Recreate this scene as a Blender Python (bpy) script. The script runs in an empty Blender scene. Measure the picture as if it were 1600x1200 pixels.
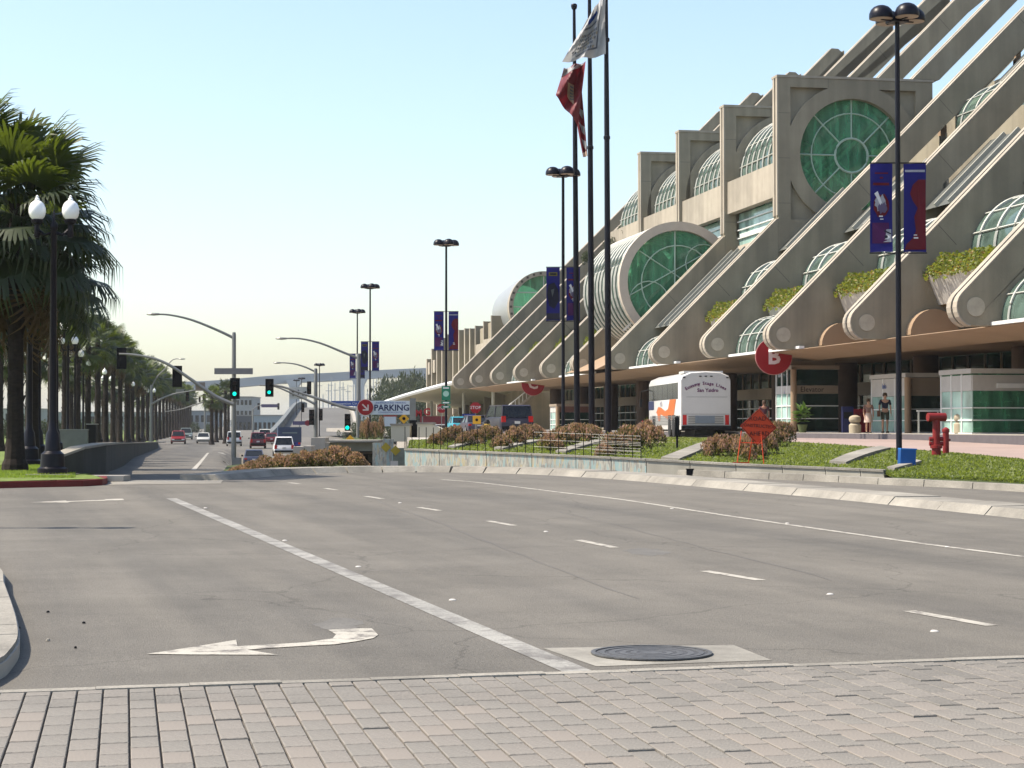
import bpy, bmesh, math, random
from mathutils import Vector, Matrix, noise
random.seed(7)
R = math.radians
sc = bpy.context.scene
COL = sc.collection
# ------------------------------------------------------------------ camera, light, exposure
F = 3000.0
EYE = 1.6
PITCH = math.atan(66.0 / F)
cam_d = bpy.data.cameras.new('camera')
cam = bpy.data.objects.new('camera', cam_d); COL.objects.link(cam)
cam_d.sensor_width = 36.0; cam_d.sensor_fit = 'HORIZONTAL'
cam_d.lens = 36.0 * F / 1600.0
cam_d.clip_start = 0.1; cam_d.clip_end = 9000
cam.location = (0, 0, EYE); cam.rotation_euler = (math.pi / 2 + PITCH, 0, 0)
sc.camera = cam
SUN_EL = R(54); SUN_AZ = R(-91)          # azimuth from +Y, clockwise
sun_d = bpy.data.lights.new('sun', 'SUN'); sun_d.energy = 5.0; sun_d.angle = R(0.53)
sun_d.color = (1.0, 0.90, 0.76)
sun = bpy.data.objects.new('sun', sun_d); COL.objects.link(sun)
sv = Vector((math.sin(SUN_AZ) * math.cos(SUN_EL), math.cos(SUN_AZ) * math.cos(SUN_EL), math.sin(SUN_EL)))
sun.rotation_euler = sv.to_track_quat('Z', 'Y').to_euler()
sun.location = (0, 0, 60)
world = bpy.data.worlds.new('World'); sc.world = world; world.use_nodes = True
wn = world.node_tree.nodes; wl = world.node_tree.links
sky = wn.new('ShaderNodeTexSky'); sky.sky_type = 'NISHITA'; sky.sun_disc = False
sky.sun_elevation = SUN_EL; sky.sun_rotation = SUN_AZ
sky.air_density = 1.1; sky.dust_density = 1.5; sky.ozone_density = 1.0; sky.altitude = 0
wl.new(sky.outputs['Color'], wn['Background'].inputs['Color'])
wn['Background'].inputs['Strength'].default_value = 0.147
vs = sc.view_settings
vs.view_transform = 'Standard'; vs.look = 'None'; vs.gamma = 1.0; vs.use_curve_mapping = False
vs.exposure = 0.72
sc.cycles.max_bounces = 8
sc.cycles.transparent_max_bounces = 24
sc.cycles.volume_bounces = 0

# ------------------------------------------------------------------ projection helpers
cp, sp = math.cos(PITCH), math.sin(PITCH)
def ray(x, y):
    a = (x - 800.0) / F; b = (600.0 - y) / F
    return Vector((a, cp - b * sp, sp + b * cp))
def P(x, y, Y):
    r = ray(x, y); t = Y / r.y
    return Vector((r.x * t, Y, EYE + r.z * t))
def gnd(x, y, lift=0.0):
    r = ray(x, y); t = (EYE - lift) / (0.008 * r.y - r.z)
    return Vector((r.x * t, r.y * t, 0.008 * r.y * t + lift))
def lerp_tab(tab, v):
    if v <= tab[0][0]: return tab[0][1]
    for (a, p), (b, q) in zip(tab, tab[1:]):
        if v <= b:
            t = (v - a) / (b - a); return p + (q - p) * t
    return tab[-1][1]
PROF = [(-50, -0.4), (0, 0), (40, .32), (46, .36), (52, .385), (60, .25), (75, .05), (110, -.2), (150, -.45), (200, -.7), (230, -.78),
        (260, -.6), (320, -.2), (450, .25), (700, .7), (1200, 1.0), (6000, 1.3)]
DIP = [(58, 0), (85, -.5), (110, -1.0), (150, -1.4), (175, -.8), (190, -.2), (210, 0)]
def G(X, Y):
    z = lerp_tab(PROF, Y)
    if 58 < Y < 210:
        px = 800 + F * X / Y
        k = min(1, max(0, (px - 345) / 35.0))
        z += lerp_tab(DIP, Y) * k * k * (3 - 2 * k)
    return z
DRIVE = [(0, .3), (30, .45), (48, .72), (60, .9), (75, 1.08), (100, 1.06), (400, 1.06)]
def D(Y): return lerp_tab(DRIVE, Y)
PHI = math.atan(560.0 / F)
def B(u, w, z=0.0):
    return Vector((-u * math.sin(PHI) + w * math.cos(PHI), u * math.cos(PHI) + w * math.sin(PHI), z))

# ------------------------------------------------------------------ materials
MATS = {}
def mat(name, col, rough=0.7, var=0.12, scale=3.0, bump=0.0, bscale=None, metal=0.0, spec=0.28, col2=None, stain=0.0, emit=0.0,
        trans=0.0, stretch=None, streak=0.0, speck=0.0, ramp=None, detail=6.0, coat=0.0, ior=None):
    if name in MATS: return MATS[name]
    m = bpy.data.materials.new(name); m.use_nodes = True
    nt = m.node_tree; N = nt.nodes; L = nt.links
    b = N['Principled BSDF']
    b.inputs['Roughness'].default_value = rough
    b.inputs['Metallic'].default_value = metal
    b.inputs['Specular IOR Level'].default_value = spec
    if coat: b.inputs['Coat Weight'].default_value = coat
    if trans: b.inputs['Transmission Weight'].default_value = trans
    if ior: b.inputs['IOR'].default_value = ior
    tc = N.new('ShaderNodeTexCoord'); mp = N.new('ShaderNodeMapping')
    L.new(tc.outputs['Object'], mp.inputs['Vector'])
    if stretch: mp.inputs['Scale'].default_value = stretch
    n1 = N.new('ShaderNodeTexNoise'); n1.inputs['Scale'].default_value = scale; n1.inputs['Detail'].default_value = detail
    n1.inputs['Roughness'].default_value = 0.62
    L.new(mp.outputs[0], n1.inputs['Vector'])
    rp = N.new('ShaderNodeValToRGB'); rp.color_ramp.elements[0].position = 0.3; rp.color_ramp.elements[1].position = 0.72
    c2 = col2 if col2 else tuple(min(1, c * (1 + var)) for c in col)
    c1 = col if col2 else tuple(c * (1 - var) for c in col)
    rp.color_ramp.elements[0].color = (*c1, 1); rp.color_ramp.elements[1].color = (*c2, 1)
    L.new(n1.outputs['Fac'], rp.inputs['Fac'])
    out = rp.outputs['Color']
    if stain:
        n2 = N.new('ShaderNodeTexNoise'); n2.inputs['Scale'].default_value = scale * 0.23; n2.inputs['Detail'].default_value = 8
        L.new(mp.outputs[0], n2.inputs['Vector'])
        r2 = N.new('ShaderNodeValToRGB'); r2.color_ramp.elements[0].position = 0.38; r2.color_ramp.elements[1].position = 0.66
        r2.color_ramp.elements[0].color = (1 - stain,) * 3 + (1,); r2.color_ramp.elements[1].color = (1, 1, 1, 1)
        L.new(n2.outputs['Fac'], r2.inputs['Fac'])
        mx = N.new('ShaderNodeMixRGB'); mx.blend_type = 'MULTIPLY'; mx.inputs['Fac'].default_value = 1
        L.new(out, mx.inputs[1]); L.new(r2.outputs['Color'], mx.inputs[2]); out = mx.outputs[0]
    for amt, sc_, st_, pos in ((streak, 1.3, (1.0, 1.0, .07), (.42, .70)), (speck, 55.0, (1, 1, 1), (.35, .65))):
        if not amt: continue
        m3 = N.new('ShaderNodeMapping'); m3.inputs['Scale'].default_value = st_; L.new(tc.outputs['Object'], m3.inputs['Vector'])
        n4 = N.new('ShaderNodeTexNoise'); n4.inputs['Scale'].default_value = sc_; n4.inputs['Detail'].default_value = 6; L.new(m3.outputs[0], n4.inputs['Vector'])
        r4 = N.new('ShaderNodeValToRGB'); r4.color_ramp.elements[0].position = pos[0]; r4.color_ramp.elements[1].position = pos[1]
        r4.color_ramp.elements[0].color = (1 - amt,) * 3 + (1,); r4.color_ramp.elements[1].color = (1 + (amt * .35 if sc_ > 9 else 0),) * 3 + (1,)
        L.new(n4.outputs['Fac'], r4.inputs['Fac']); m4 = N.new('ShaderNodeMixRGB'); m4.blend_type = 'MULTIPLY'; m4.inputs['Fac'].default_value = 1
        L.new(out, m4.inputs[1]); L.new(r4.outputs['Color'], m4.inputs[2]); out = m4.outputs[0]
    if ramp: rp.color_ramp.elements[0].position, rp.color_ramp.elements[1].position = ramp
    L.new(out, b.inputs['Base Color'])
    if emit:
        b.inputs['Emission Color'].default_value = (*col, 1); b.inputs['Emission Strength'].default_value = emit
    if bump:
        n3 = N.new('ShaderNodeTexNoise'); n3.inputs['Scale'].default_value = bscale or scale * 6; n3.inputs['Detail'].default_value = 5
        L.new(tc.outputs['Object'], n3.inputs['Vector'])
        bp = N.new('ShaderNodeBump'); bp.inputs['Strength'].default_value = bump; bp.inputs['Distance'].default_value = 0.02
        L.new(n3.outputs['Fac'], bp.inputs['Height']); L.new(bp.outputs[0], b.inputs['Normal'])
    MATS[name] = m
    return m
def leafmat(name, col, col2, tr=0.35, tint=(1.5, 1.6, .8)):
    m = mat(name, col, rough=0.55, col2=col2, scale=2.2, spec=0.4)
    nt = m.node_tree; N = nt.nodes; L = nt.links; b = N['Principled BSDF']; o = [n for n in N if n.type == 'OUTPUT_MATERIAL'][0]
    t = N.new('ShaderNodeBsdfTranslucent'); t.inputs['Color'].default_value = (col2[0] * tint[0], col2[1] * tint[1], col2[2] * tint[2], 1)
    mx = N.new('ShaderNodeMixShader'); mx.inputs[0].default_value = tr
    L.new(b.outputs[0], mx.inputs[1]); L.new(t.outputs[0], mx.inputs[2]); L.new(mx.outputs[0], o.inputs['Surface'])
    return m
def glassmat(name, tint, solid, k=0.5, rough=0.06):
    """tinted building glass: part see-through, part reflecting"""
    m = bpy.data.materials.new(name); m.use_nodes = True
    nt = m.node_tree; N = nt.nodes; L = nt.links; b = N['Principled BSDF']; o = [n for n in N if n.type == 'OUTPUT_MATERIAL'][0]
    b.inputs['Roughness'].default_value = rough; b.inputs['Specular IOR Level'].default_value = 0.9
    tq = N.new('ShaderNodeTexCoord'); mq = N.new('ShaderNodeMapping'); mq.inputs['Scale'].default_value = (2.2, .5, .35); mq.inputs['Rotation'].default_value = (0, R(42), 0); nq = N.new('ShaderNodeTexNoise'); nq.inputs['Scale'].default_value = 1.5; nq.inputs['Detail'].default_value = 7; nq.inputs['Distortion'].default_value = .15
    L.new(tq.outputs['Object'], mq.inputs['Vector']); L.new(mq.outputs[0], nq.inputs['Vector']); rq = N.new('ShaderNodeValToRGB'); rq.color_ramp.elements[0].position = .36; rq.color_ramp.elements[1].position = .66
    rq.color_ramp.elements[0].color = (*[c * .62 for c in solid], 1); rq.color_ramp.elements[1].color = (*[min(.8, c * 1.55) for c in solid], 1)  # streaks in the colour stand in for reflections across the panes
    L.new(nq.outputs['Fac'], rq.inputs['Fac']); L.new(rq.outputs[0], b.inputs['Base Color'])
    tc = N.new('ShaderNodeTexCoord'); n1 = N.new('ShaderNodeTexNoise'); n1.inputs['Scale'].default_value = .35; n1.inputs['Detail'].default_value = 2
    L.new(tc.outputs['Object'], n1.inputs['Vector'])
    bp = N.new('ShaderNodeBump'); bp.inputs['Strength'].default_value = 0.25; bp.inputs['Distance'].default_value = 0.06
    L.new(n1.outputs['Fac'], bp.inputs['Height']); L.new(bp.outputs[0], b.inputs['Normal'])
    t = N.new('ShaderNodeBsdfTransparent'); t.inputs['Color'].default_value = (*tint, 1)
    mx = N.new('ShaderNodeMixShader'); mx.inputs[0].default_value = k
    L.new(b.outputs[0], mx.inputs[1]); L.new(t.outputs[0], mx.inputs[2]); L.new(mx.outputs[0], o.inputs['Surface'])
    MATS[name] = m
    return m

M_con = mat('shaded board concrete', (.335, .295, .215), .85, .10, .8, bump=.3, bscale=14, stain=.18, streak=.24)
M_conL = mat('sunlit tone concrete', (.42, .37, .295), .8, .08, 1.2, bump=.15, bscale=20, stain=.18, streak=.20)  # same concrete in its sunlit tone; the darker copy above holds the shade
M_conT = mat('tan canopy plaster', (.30, .21, .135), .8, .06, 1.0, stain=.12)
M_conD = mat('brown column cladding', (.085, .055, .038), .7, .15, 2)
M_groove = mat('dark joint', (.07, .06, .05), .9, .1)
M_green = glassmat('green tinted glass', (.45, .80, .60), (.10, .29, .175), .52)
M_greenD = glassmat('dark green storefront glass', (.12, .22, .18), (.006, .026, .018), .25)
M_pale = glassmat('pale reflecting glass', (.5, .7, .62), (.30, .45, .40), .12)
M_vault = glassmat('grey green vault glass', (.32, .5, .42), (.10, .15, .125), .35)
M_white = mat('white painted metal', (.70, .70, .68), .4, .05)
M_rib = mat('pale vault rib', (.45, .45, .40), .45, .08)
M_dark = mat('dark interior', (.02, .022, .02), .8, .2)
M_interior = mat('interior floor slab', (.22, .25, .2), .8, .2, 1)
M_asph = mat('worn asphalt', (.157, .147, .128), .88, .08, 2.0, bump=.6, bscale=90, stain=.14, speck=.22)
def asphalt_lanes(m):
    nt = m.node_tree; N = nt.nodes; L = nt.links; b = N['Principled BSDF']
    src = b.inputs['Base Color'].links[0].from_socket
    g = N.new('ShaderNodeNewGeometry'); d = N.new('ShaderNodeVectorMath'); d.operation = 'DOT_PRODUCT'; d.inputs[1].default_value = (.96, .279, 0)
    L.new(g.outputs['Position'], d.inputs[0])
    d2 = N.new('ShaderNodeVectorMath'); d2.operation = 'DOT_PRODUCT'; d2.inputs[1].default_value = (-.279 * .06, .96 * .06, 0); L.new(g.outputs['Position'], d2.inputs[0])
    cb = N.new('ShaderNodeCombineXYZ'); L.new(d.outputs['Value'], cb.inputs[0]); L.new(d2.outputs['Value'], cb.inputs[1])
    n = N.new('ShaderNodeTexNoise'); n.inputs['Scale'].default_value = .75; n.inputs['Detail'].default_value = 5; n.inputs['Roughness'].default_value = .6; L.new(cb.outputs[0], n.inputs['Vector'])
    r = N.new('ShaderNodeValToRGB'); r.color_ramp.elements[0].position = .32; r.color_ramp.elements[1].position = .68; r.color_ramp.elements[0].color = (.72, .72, .73, 1); r.color_ramp.elements[1].color = (1.12, 1.10, 1.07, 1)
    L.new(n.outputs['Fac'], r.inputs['Fac'])
    # fine cracks
    v = N.new('ShaderNodeTexVoronoi'); v.feature = 'DISTANCE_TO_EDGE'; v.inputs['Scale'].default_value = .33; nz = N.new('ShaderNodeTexNoise'); nz.inputs['Scale'].default_value = 1.7; nz.inputs['Detail'].default_value = 6
    L.new(g.outputs['Position'], nz.inputs['Vector']); mxv = N.new('ShaderNodeMixRGB'); mxv.inputs[0].default_value = .35; L.new(g.outputs['Position'], mxv.inputs[1]); L.new(nz.outputs['Color'], mxv.inputs[2]); L.new(mxv.outputs[0], v.inputs['Vector'])
    cr = N.new('ShaderNodeValToRGB'); cr.color_ramp.elements[0].position = .0; cr.color_ramp.elements[1].position = .0035; cr.color_ramp.elements[0].color = (.70, .70, .70, 1); cr.color_ramp.elements[1].color = (1, 1, 1, 1); L.new(v.outputs['Distance'], cr.inputs['Fac'])
    m1 = N.new('ShaderNodeMixRGB'); m1.blend_type = 'MULTIPLY'; m1.inputs[0].default_value = 1; m2 = N.new('ShaderNodeMixRGB'); m2.blend_type = 'MULTIPLY'; m2.inputs[0].default_value = 1
    L.new(src, m1.inputs[1]); L.new(r.outputs[0], m1.inputs[2]); L.new(m1.outputs[0], m2.inputs[1]); L.new(cr.outputs[0], m2.inputs[2]); L.new(m2.outputs[0], b.inputs['Base Color'])
asphalt_lanes(M_asph)
M_paint = mat('worn road paint', (.17, .155, .138), .75, col2=(.42, .395, .34), scale=7, bump=.3, bscale=60, stain=.18, speck=.15, ramp=(.36, .50), detail=9)
M_paint2 = mat('heavily worn road paint', (.165, .155, .142), .75, col2=(.33, .32, .29), scale=4, bump=.3, bscale=60, stain=.25, speck=.2, ramp=(.36, .56), detail=10)
M_kerb = mat('sun bleached kerb concrete', (.30, .28, .24), .85, .14, 3, bump=.6, bscale=22, stain=.34, speck=.18)
M_pave = mat('pink grey paver', (.205, .188, .165), .85, .10, 1.1, bump=.4, bscale=60, stain=.16, speck=.16)
M_pave2 = mat('grey paver', (.190, .177, .156), .85, .12, 1.4, bump=.4, bscale=60, stain=.16, speck=.16)
M_joint = mat('paver joint sand', (.10, .088, .075), .95, .2, 9)
M_black = mat('black painted steel', (.003, .0025, .007), .38, .2, spec=.22)
M_blackm = mat('matte black', (.006, .006, .007), .6, .2, spec=.15)
M_steel = mat('galvanised steel', (.20, .20, .19), .45, .1, 4, metal=.5)
M_globe = mat('white globe glass', (.92, .92, .88), .16, .02, coat=.6)
M_grass = mat('lawn', (.075, .11, .02), .9, .3, 5, col2=(.17, .22, .05), bump=.6, bscale=60)
M_bed = mat('ground cover soil', (.03, .045, .012), .9, .3, 3, col2=(.07, .09, .025), bump=.7, bscale=25)
M_gwall = mat('dark retaining wall', (.06, .06, .052), .85, .2, 2.5, stretch=(1, 1, .25), stain=.35, bump=.2)
M_dirt = mat('dry ground', (.16, .14, .11), .9, .2, .4, stain=.2)
M_redk = mat('red painted kerb', (.13, .018, .015), .7, .2, 4)
M_pinkd = mat('pink concrete drive', (.33, .25, .22), .8, .05, 1.2, stain=.14)
M_walk = mat('pale walk concrete', (.36, .33, .285), .8, .08, 1.2, stain=.12)
M_trunk = mat('palm trunk bark', (.020, .0135, .010), .9, .4, 6, bump=.8, bscale=12, stretch=(1, 1, 2.5))
M_leaf = leafmat('palm leaf', (.011, .021, .006), (.030, .045, .010), .22)
M_leaf2 = leafmat('young palm leaf', (.024, .042, .007), (.075, .095, .015), .36)
M_dead = leafmat('dead palm leaf', (.05, .028, .014), (.10, .06, .03), .3)
M_shrubR = leafmat('pink tipped shrub leaf', (.17, .085, .07), (.46, .28, .22), .3)
M_shrubG = leafmat('olive shrub leaf', (.035, .042, .012), (.12, .11, .035), .3)
M_plant = leafmat('planter leaf', (.09, .13, .02), (.19, .20, .035), .35)
M_plant2 = leafmat('planter rust leaf', (.20, .13, .03), (.26, .18, .05), .35)
M_gc = leafmat('ground cover leaf', (.05, .078, .012), (.18, .21, .045), .4)
M_tree = leafmat('dark tree leaf', (.022, .035, .014), (.05, .065, .025), .2)
M_red = mat('sign red', (.26, .005, .010), .5, .08)
M_redp = mat('faded red paint', (.19, .015, .014), .5, .2, 8)
M_orange = mat('orange sign sheet', (.48, .045, .010), .6, .08, 4)
M_yellow = mat('yellow sign sheet', (.62, .33, .02), .5, .06)
M_greenS = mat('green sign sheet', (.01, .16, .09), .5, .08)
M_blueS = mat('street sign blue', (.03, .07, .27), .5, .08)
M_navy = mat('banner navy cloth', (.008, .007, .12), .75, .12, 4)
M_purple = mat('banner purple cloth', (.055, .006, .06), .75, .12, 4)
M_maroon = mat('banner maroon ink', (.10, .004, .010), .75, .12, 6)
M_greyink = mat('banner grey ink', (.30, .30, .33), .75, .2, 9)
M_olive = mat('banner olive ink', (.13, .11, .02), .75, .2, 9)
M_inkdk = mat('banner black ink', (.008, .008, .02), .75, .2, 9)
M_inkw = mat('banner white ink', (.62, .62, .62), .75, .08, 9)
M_blue = mat('blue bin plastic', (.006, .07, .26), .45, .1)
M_rubber = mat('tyre rubber', (.012, .012, .012), .8, .2)
M_carglass = mat('car glass', (.008, .010, .012), .15, .2, spec=.35)
M_lensr = mat('tail lamp red', (.45, .01, .01), .25, .05)
M_grn = mat('lit green signal lens', (.0, .62, .42), .3, .02, emit=1.6)
M_lensd = mat('unlit signal lens', (.035, .012, .010), .3, .2)
M_bluegrey = mat('bridge concrete', (.33, .36, .38), .8, .06, .1)
M_fascia = mat('beige fascia panel', (.25, .20, .15), .6, .05, 1)
M_skin = mat('skin', (.42, .24, .16), .6, .05)
M_hair = mat('brown hair', (.06, .035, .02), .7, .2)
M_shrubW = mat('weathered white board', (.44, .42, .39), .6, .08, 2)

# ------------------------------------------------------------------ mesh builder
class MB:
    def __init__(s): s.v = []; s.f = []; s.m = []; s.mi = 0; s.mats = []
    def use(s, m):
        if m not in s.mats: s.mats.append(m)
        s.mi = s.mats.index(m); return s
    def add(s, vs_, fs):
        o = len(s.v); s.v += [tuple(v) for v in vs_]
        for f in fs: s.f.append([o + i for i in f]); s.m.append(s.mi)
        return s
    def box(s, c, sz, rot=None):
        hx, hy, hz = sz[0] / 2, sz[1] / 2, sz[2] / 2
        p = [Vector((x, y, z)) for z in (-hz, hz) for y in (-hy, hy) for x in (-hx, hx)]
        if rot is not None: p = [rot @ q for q in p]
        c = Vector(c)
        return s.add([q + c for q in p], [(0, 2, 3, 1), (4, 5, 7, 6), (0, 1, 5, 4), (2, 6, 7, 3), (0, 4, 6, 2), (1, 3, 7, 5)])
    def bb(s, a, b):
        a = Vector(a); b = Vector(b)
        return s.box((a + b) / 2, [abs(b[i] - a[i]) for i in range(3)])
    def tube(s, pts, r, n=8, caps=True):
        pts = [Vector(p) for p in pts]
        rs = r if isinstance(r, (list, tuple)) else [r] * len(pts)
        rings = []
        for i, p in enumerate(pts):
            d = (pts[min(i + 1, len(pts) - 1)] - pts[max(i - 1, 0)]).normalized()
            a = Vector((0, 0, 1)) if abs(d.z) < .95 else Vector((1, 0, 0))
            x = d.cross(a).normalized(); y = d.cross(x)
            rings.append([p + (x * math.cos(2 * math.pi * k / n) + y * math.sin(2 * math.pi * k / n)) * rs[i] for k in range(n)])
        vs_ = [q for g in rings for q in g]; fs = []
        for i in range(len(pts) - 1):
            for k in range(n):
                k2 = (k + 1) % n
                fs.append((i * n + k, i * n + k2, (i + 1) * n + k2, (i + 1) * n + k))
        if caps:
            fs.append(tuple(range(n))[::-1]); fs.append(tuple((len(pts) - 1) * n + k for k in range(n)))
        return s.add(vs_, fs)
    def lathe(s, prof, n=16, c=(0, 0, 0)):
        c = Vector(c); vs_ = []; fs = []
        for r, z in prof:
            for k in range(n):
                a = 2 * math.pi * k / n; vs_.append(c + Vector((r * math.cos(a), r * math.sin(a), z)))
        for i in range(len(prof) - 1):
            for k in range(n):
                k2 = (k + 1) % n; fs.append((i * n + k, i * n + k2, (i + 1) * n + k2, (i + 1) * n + k))
        fs.append(tuple(range(n))[::-1]); fs.append(tuple((len(prof) - 1) * n + k for k in range(n)))
        return s.add(vs_, fs)
    def prism(s, poly, f0, f1):
        """poly: 2-D points; f0/f1 map a 2-D point to the two end positions"""
        n = len(poly); vs_ = [f0(*p) for p in poly] + [f1(*p) for p in poly]
        fs = [tuple(range(n))[::-1], tuple(range(n, 2 * n))] + [(i, (i + 1) % n, n + (i + 1) % n, n + i) for i in range(n)]
        return s.add(vs_, fs)
    def quad(s, *p): return s.add(p, [tuple(range(len(p)))])
    def disc(s, c, r, n=24, ax='y', th=0.03):
        c = Vector(c)
        def mp(a, t):
            x, y = r * math.cos(a), r * math.sin(a)
            return c + (Vector((x, t, y)) if ax == 'y' else Vector((x, y, t)) if ax == 'z' else Vector((t, x, y)))
        vs_ = [mp(2 * math.pi * k / n, -th / 2) for k in range(n)] + [mp(2 * math.pi * k / n, th / 2) for k in range(n)]
        return s.add(vs_, [tuple(range(n)), tuple(range(n, 2 * n))[::-1]] + [(i, (i + 1) % n, n + (i + 1) % n, n + i) for i in range(n)])
    def mesh(s, name, m=None, smooth=False):
        me = bpy.data.meshes.new(name); me.from_pydata(s.v, [], s.f)
        mm = s.mats if s.mats else [m]
        for x in mm: me.materials.append(x)
        if s.mats: me.polygons.foreach_set('material_index', s.m)
        me.update()
        bm = bmesh.new(); bm.from_mesh(me); bmesh.ops.recalc_face_normals(bm, faces=bm.faces[:]); bm.to_mesh(me); bm.free()
        if smooth:
            me.polygons.foreach_set('use_smooth', [True] * len(me.polygons))
            me.set_sharp_from_angle(angle=R(38))
        return me
    def build(s, name, m=None, parent=None, loc=(0, 0, 0), rot=None, smooth=False):
        return link(name, s.mesh(name, m, smooth), parent, loc, rot)
def link(name, me, parent=None, loc=(0, 0, 0), rot=None):
    o = bpy.data.objects.new(name, me); COL.objects.link(o); o.location = loc
    if rot: o.rotation_euler = rot
    if parent: o.parent = parent
    return o
def tag(o, label=None, cat=None, group=None, kind=None):
    if label: o['label'] = label
    if cat: o['category'] = cat
    if group: o['group'] = group
    if kind: o['kind'] = kind
    return o
def thing(name, label, cat, loc=(0, 0, 0), rz=0.0, group=None):
    o = bpy.data.objects.new(name, None); COL.objects.link(o); o.location = loc; o.rotation_euler = (0, 0, rz)
    o.empty_display_size = .3
    return tag(o, label, cat, group)
def struct(o): o['kind'] = 'structure'; return o
KIDS = {}
def copy_tree(o, parent=None, label=None, loc=None, rz=None):
    kids = [c for c in o.children]
    c = o.copy(); COL.objects.link(c); c.parent = parent
    if label: c['label'] = label
    if loc is not None: c.location = loc
    if rz is not None: c.rotation_euler = (0, 0, rz)
    for k in kids: copy_tree(k, c)
    return c
def text_mesh(s, size, depth=.004, align='CENTER', spacing=1.0, bold=0.0):
    cu = bpy.data.curves.new('t', 'FONT'); cu.body = s; cu.size = size; cu.align_x = align; cu.align_y = 'CENTER'; cu.extrude = depth
    cu.space_character = spacing; cu.resolution_u = 2; cu.offset = bold
    o = bpy.data.objects.new('t', cu); COL.objects.link(o)
    dg = bpy.context.evaluated_depsgraph_get()
    me = bpy.data.meshes.new_from_object(o.evaluated_get(dg))
    bpy.data.objects.remove(o); bpy.data.curves.remove(cu)
    return me
def text(s, size, m, parent, loc, rot=(math.pi / 2, 0, 0), name='lettering', **k):
    me = text_mesh(s, size, **k); me.materials.clear(); me.materials.append(m)
    return link(name, me, parent, loc, rot)
# ================================================================== GROUND
def grid_sheet(name, m, xs_of, Ys, nx, zf, lift=0.0):
    b = MB(); vs_ = []; fs = []
    for Y in Ys:
        a, c = xs_of(Y)
        for i in range(nx + 1):
            X = a + (c - a) * i / nx; vs_.append((X, Y, zf(X, Y) + lift))
    for j in range(len(Ys) - 1):
        for i in range(nx):
            q = j * (nx + 1) + i; fs.append((q, q + 1, q + nx + 2, q + nx + 1))
    b.add(vs_, fs)
    return b.build(name, m, smooth=True)
YS = [-20, 0, 6, 12, 20, 30, 40, 46, 52, 56, 60, 67, 75, 85, 95, 110, 125, 140, 150, 162, 175, 190, 200, 215, 230, 245, 260, 290, 320, 380, 450, 700, 1200, 6000]
g = struct(grid_sheet('ground', M_dirt, lambda Y: (-60 - Y * 1.2, 80 + Y * 1.2), YS, 40, lambda X, Y: lerp_tab(PROF, Y) - 2.6 if Y > 60 and False else G(X, Y) - (.05 if Y < 50 else .12 if Y < 100 else .3)))
# left wall stations: x, y top, y base, Y
WALL = [(92, 716, 749, 44.0), (130, 702, 751, 44.6), (165, 696, 751, 47), (185, 694, 733, 65), (209, 693, 714, 110), (230, 692, 705, 150), (247, 691, 699, 200)]
wb = [P(x, yb, Y) for x, yt, yb, Y in WALL]; wt = [P(x, yt, Y) for x, yt, yb, Y in WALL]
def left_edge(Y):
    tab = [(v.y, v.x) for v in wb[1:]]
    if Y < tab[0][0]: return -45
    if Y > 200: return (247 - 800) / F * Y * (1 - .0) - (Y - 200) * .0
    return lerp_tab(tab, Y) - .3
road = struct(grid_sheet('road', M_asph, lambda Y: (left_edge(Y), 40 if Y < 54 else -.02 * Y + 0), [-20, 0, 6, 12, 20, 30, 40, 44.5] + YS[7:-2] + [1200], 36, G))
# concrete gutter strip along the far side of the crossing, left
def ribbon(name, m, pts, w, h, zf=None, slope=0.0):
    """kerb-like solid along a line of world points"""
    b = MB(); n = len(pts); vs_ = []; fs = []
    for i, p in enumerate(pts):
        p = Vector(p); d = (Vector(pts[min(i + 1, n - 1)]) - Vector(pts[max(i - 1, 0)])); d.z = 0; d.normalize()
        q = Vector((-d.y, d.x, 0))
        vs_ += [p + Vector((0, 0, -.15)), p + q * slope + Vector((0, 0, h)), p + q * w + Vector((0, 0, h)), p + q * w + Vector((0, 0, -.15))]
    for i in range(n - 1):
        a = i * 4; c = a + 4
        fs += [(a, a + 1, c + 1, c), (a + 1, a + 2, c + 2, c + 1), (a + 2, a + 3, c + 3, c + 2)]
    fs += [(0, 1, 2, 3), tuple((n - 1) * 4 + k for k in (3, 2, 1, 0))]
    b.add(vs_, fs)
    return b.build(name, m)
def smooth_line(pts, k=4):
    out = []
    P_ = [Vector(p) for p in pts]
    for i in range(len(P_) - 1):
        p0, p1, p2, p3 = P_[max(i - 1, 0)], P_[i], P_[i + 1], P_[min(i + 2, len(P_) - 1)]
        for j in range(k):
            t = j / k
            out.append(.5 * ((2 * p1) + (-p0 + p2) * t + (2 * p0 - 5 * p1 + 4 * p2 - p3) * t * t + (-p0 + 3 * p1 - 3 * p2 + p3) * t ** 3))
    out.append(P_[-1]); return out
# right median kerb, sloped concrete, in cast lengths
K1 = smooth_line([gnd(x, y) for x, y in [(1760, 832), (1600, 813), (1450, 797), (1300, 781), (1150, 767), (1000, 753), (900, 745), (800, 739.5), (700, 737), (600, 737), (500, 739), (440, 743), (400, 747), (352, 751)]], 4)
kerb_root = tag(bpy.data.objects.new('kerb', None), kind='structure'); COL.objects.link(kerb_root)
def kerb_pieces(line, step, w, h, m, slope, parent, flip=False):
    i = 0
    while i < len(line) - 1:
        seg = line[i:i + step + 1]
        a, z = seg[0], seg[-1]
        g_ = .012
        d0 = (seg[1] - seg[0]).normalized() * g_; d1 = (seg[-1] - seg[-2]).normalized() * g_
        seg = [seg[0] + d0] + seg[1:-1] + [seg[-1] - d1]
        o = ribbon('kerb_stone', m, seg[::-1] if flip else seg, w, h + random.uniform(-.006, .006), slope=slope); o.parent = parent
        i += step
kerb_pieces(K1[::-1], 2, 1.15, .135, M_kerb, .28, kerb_root)
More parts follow.
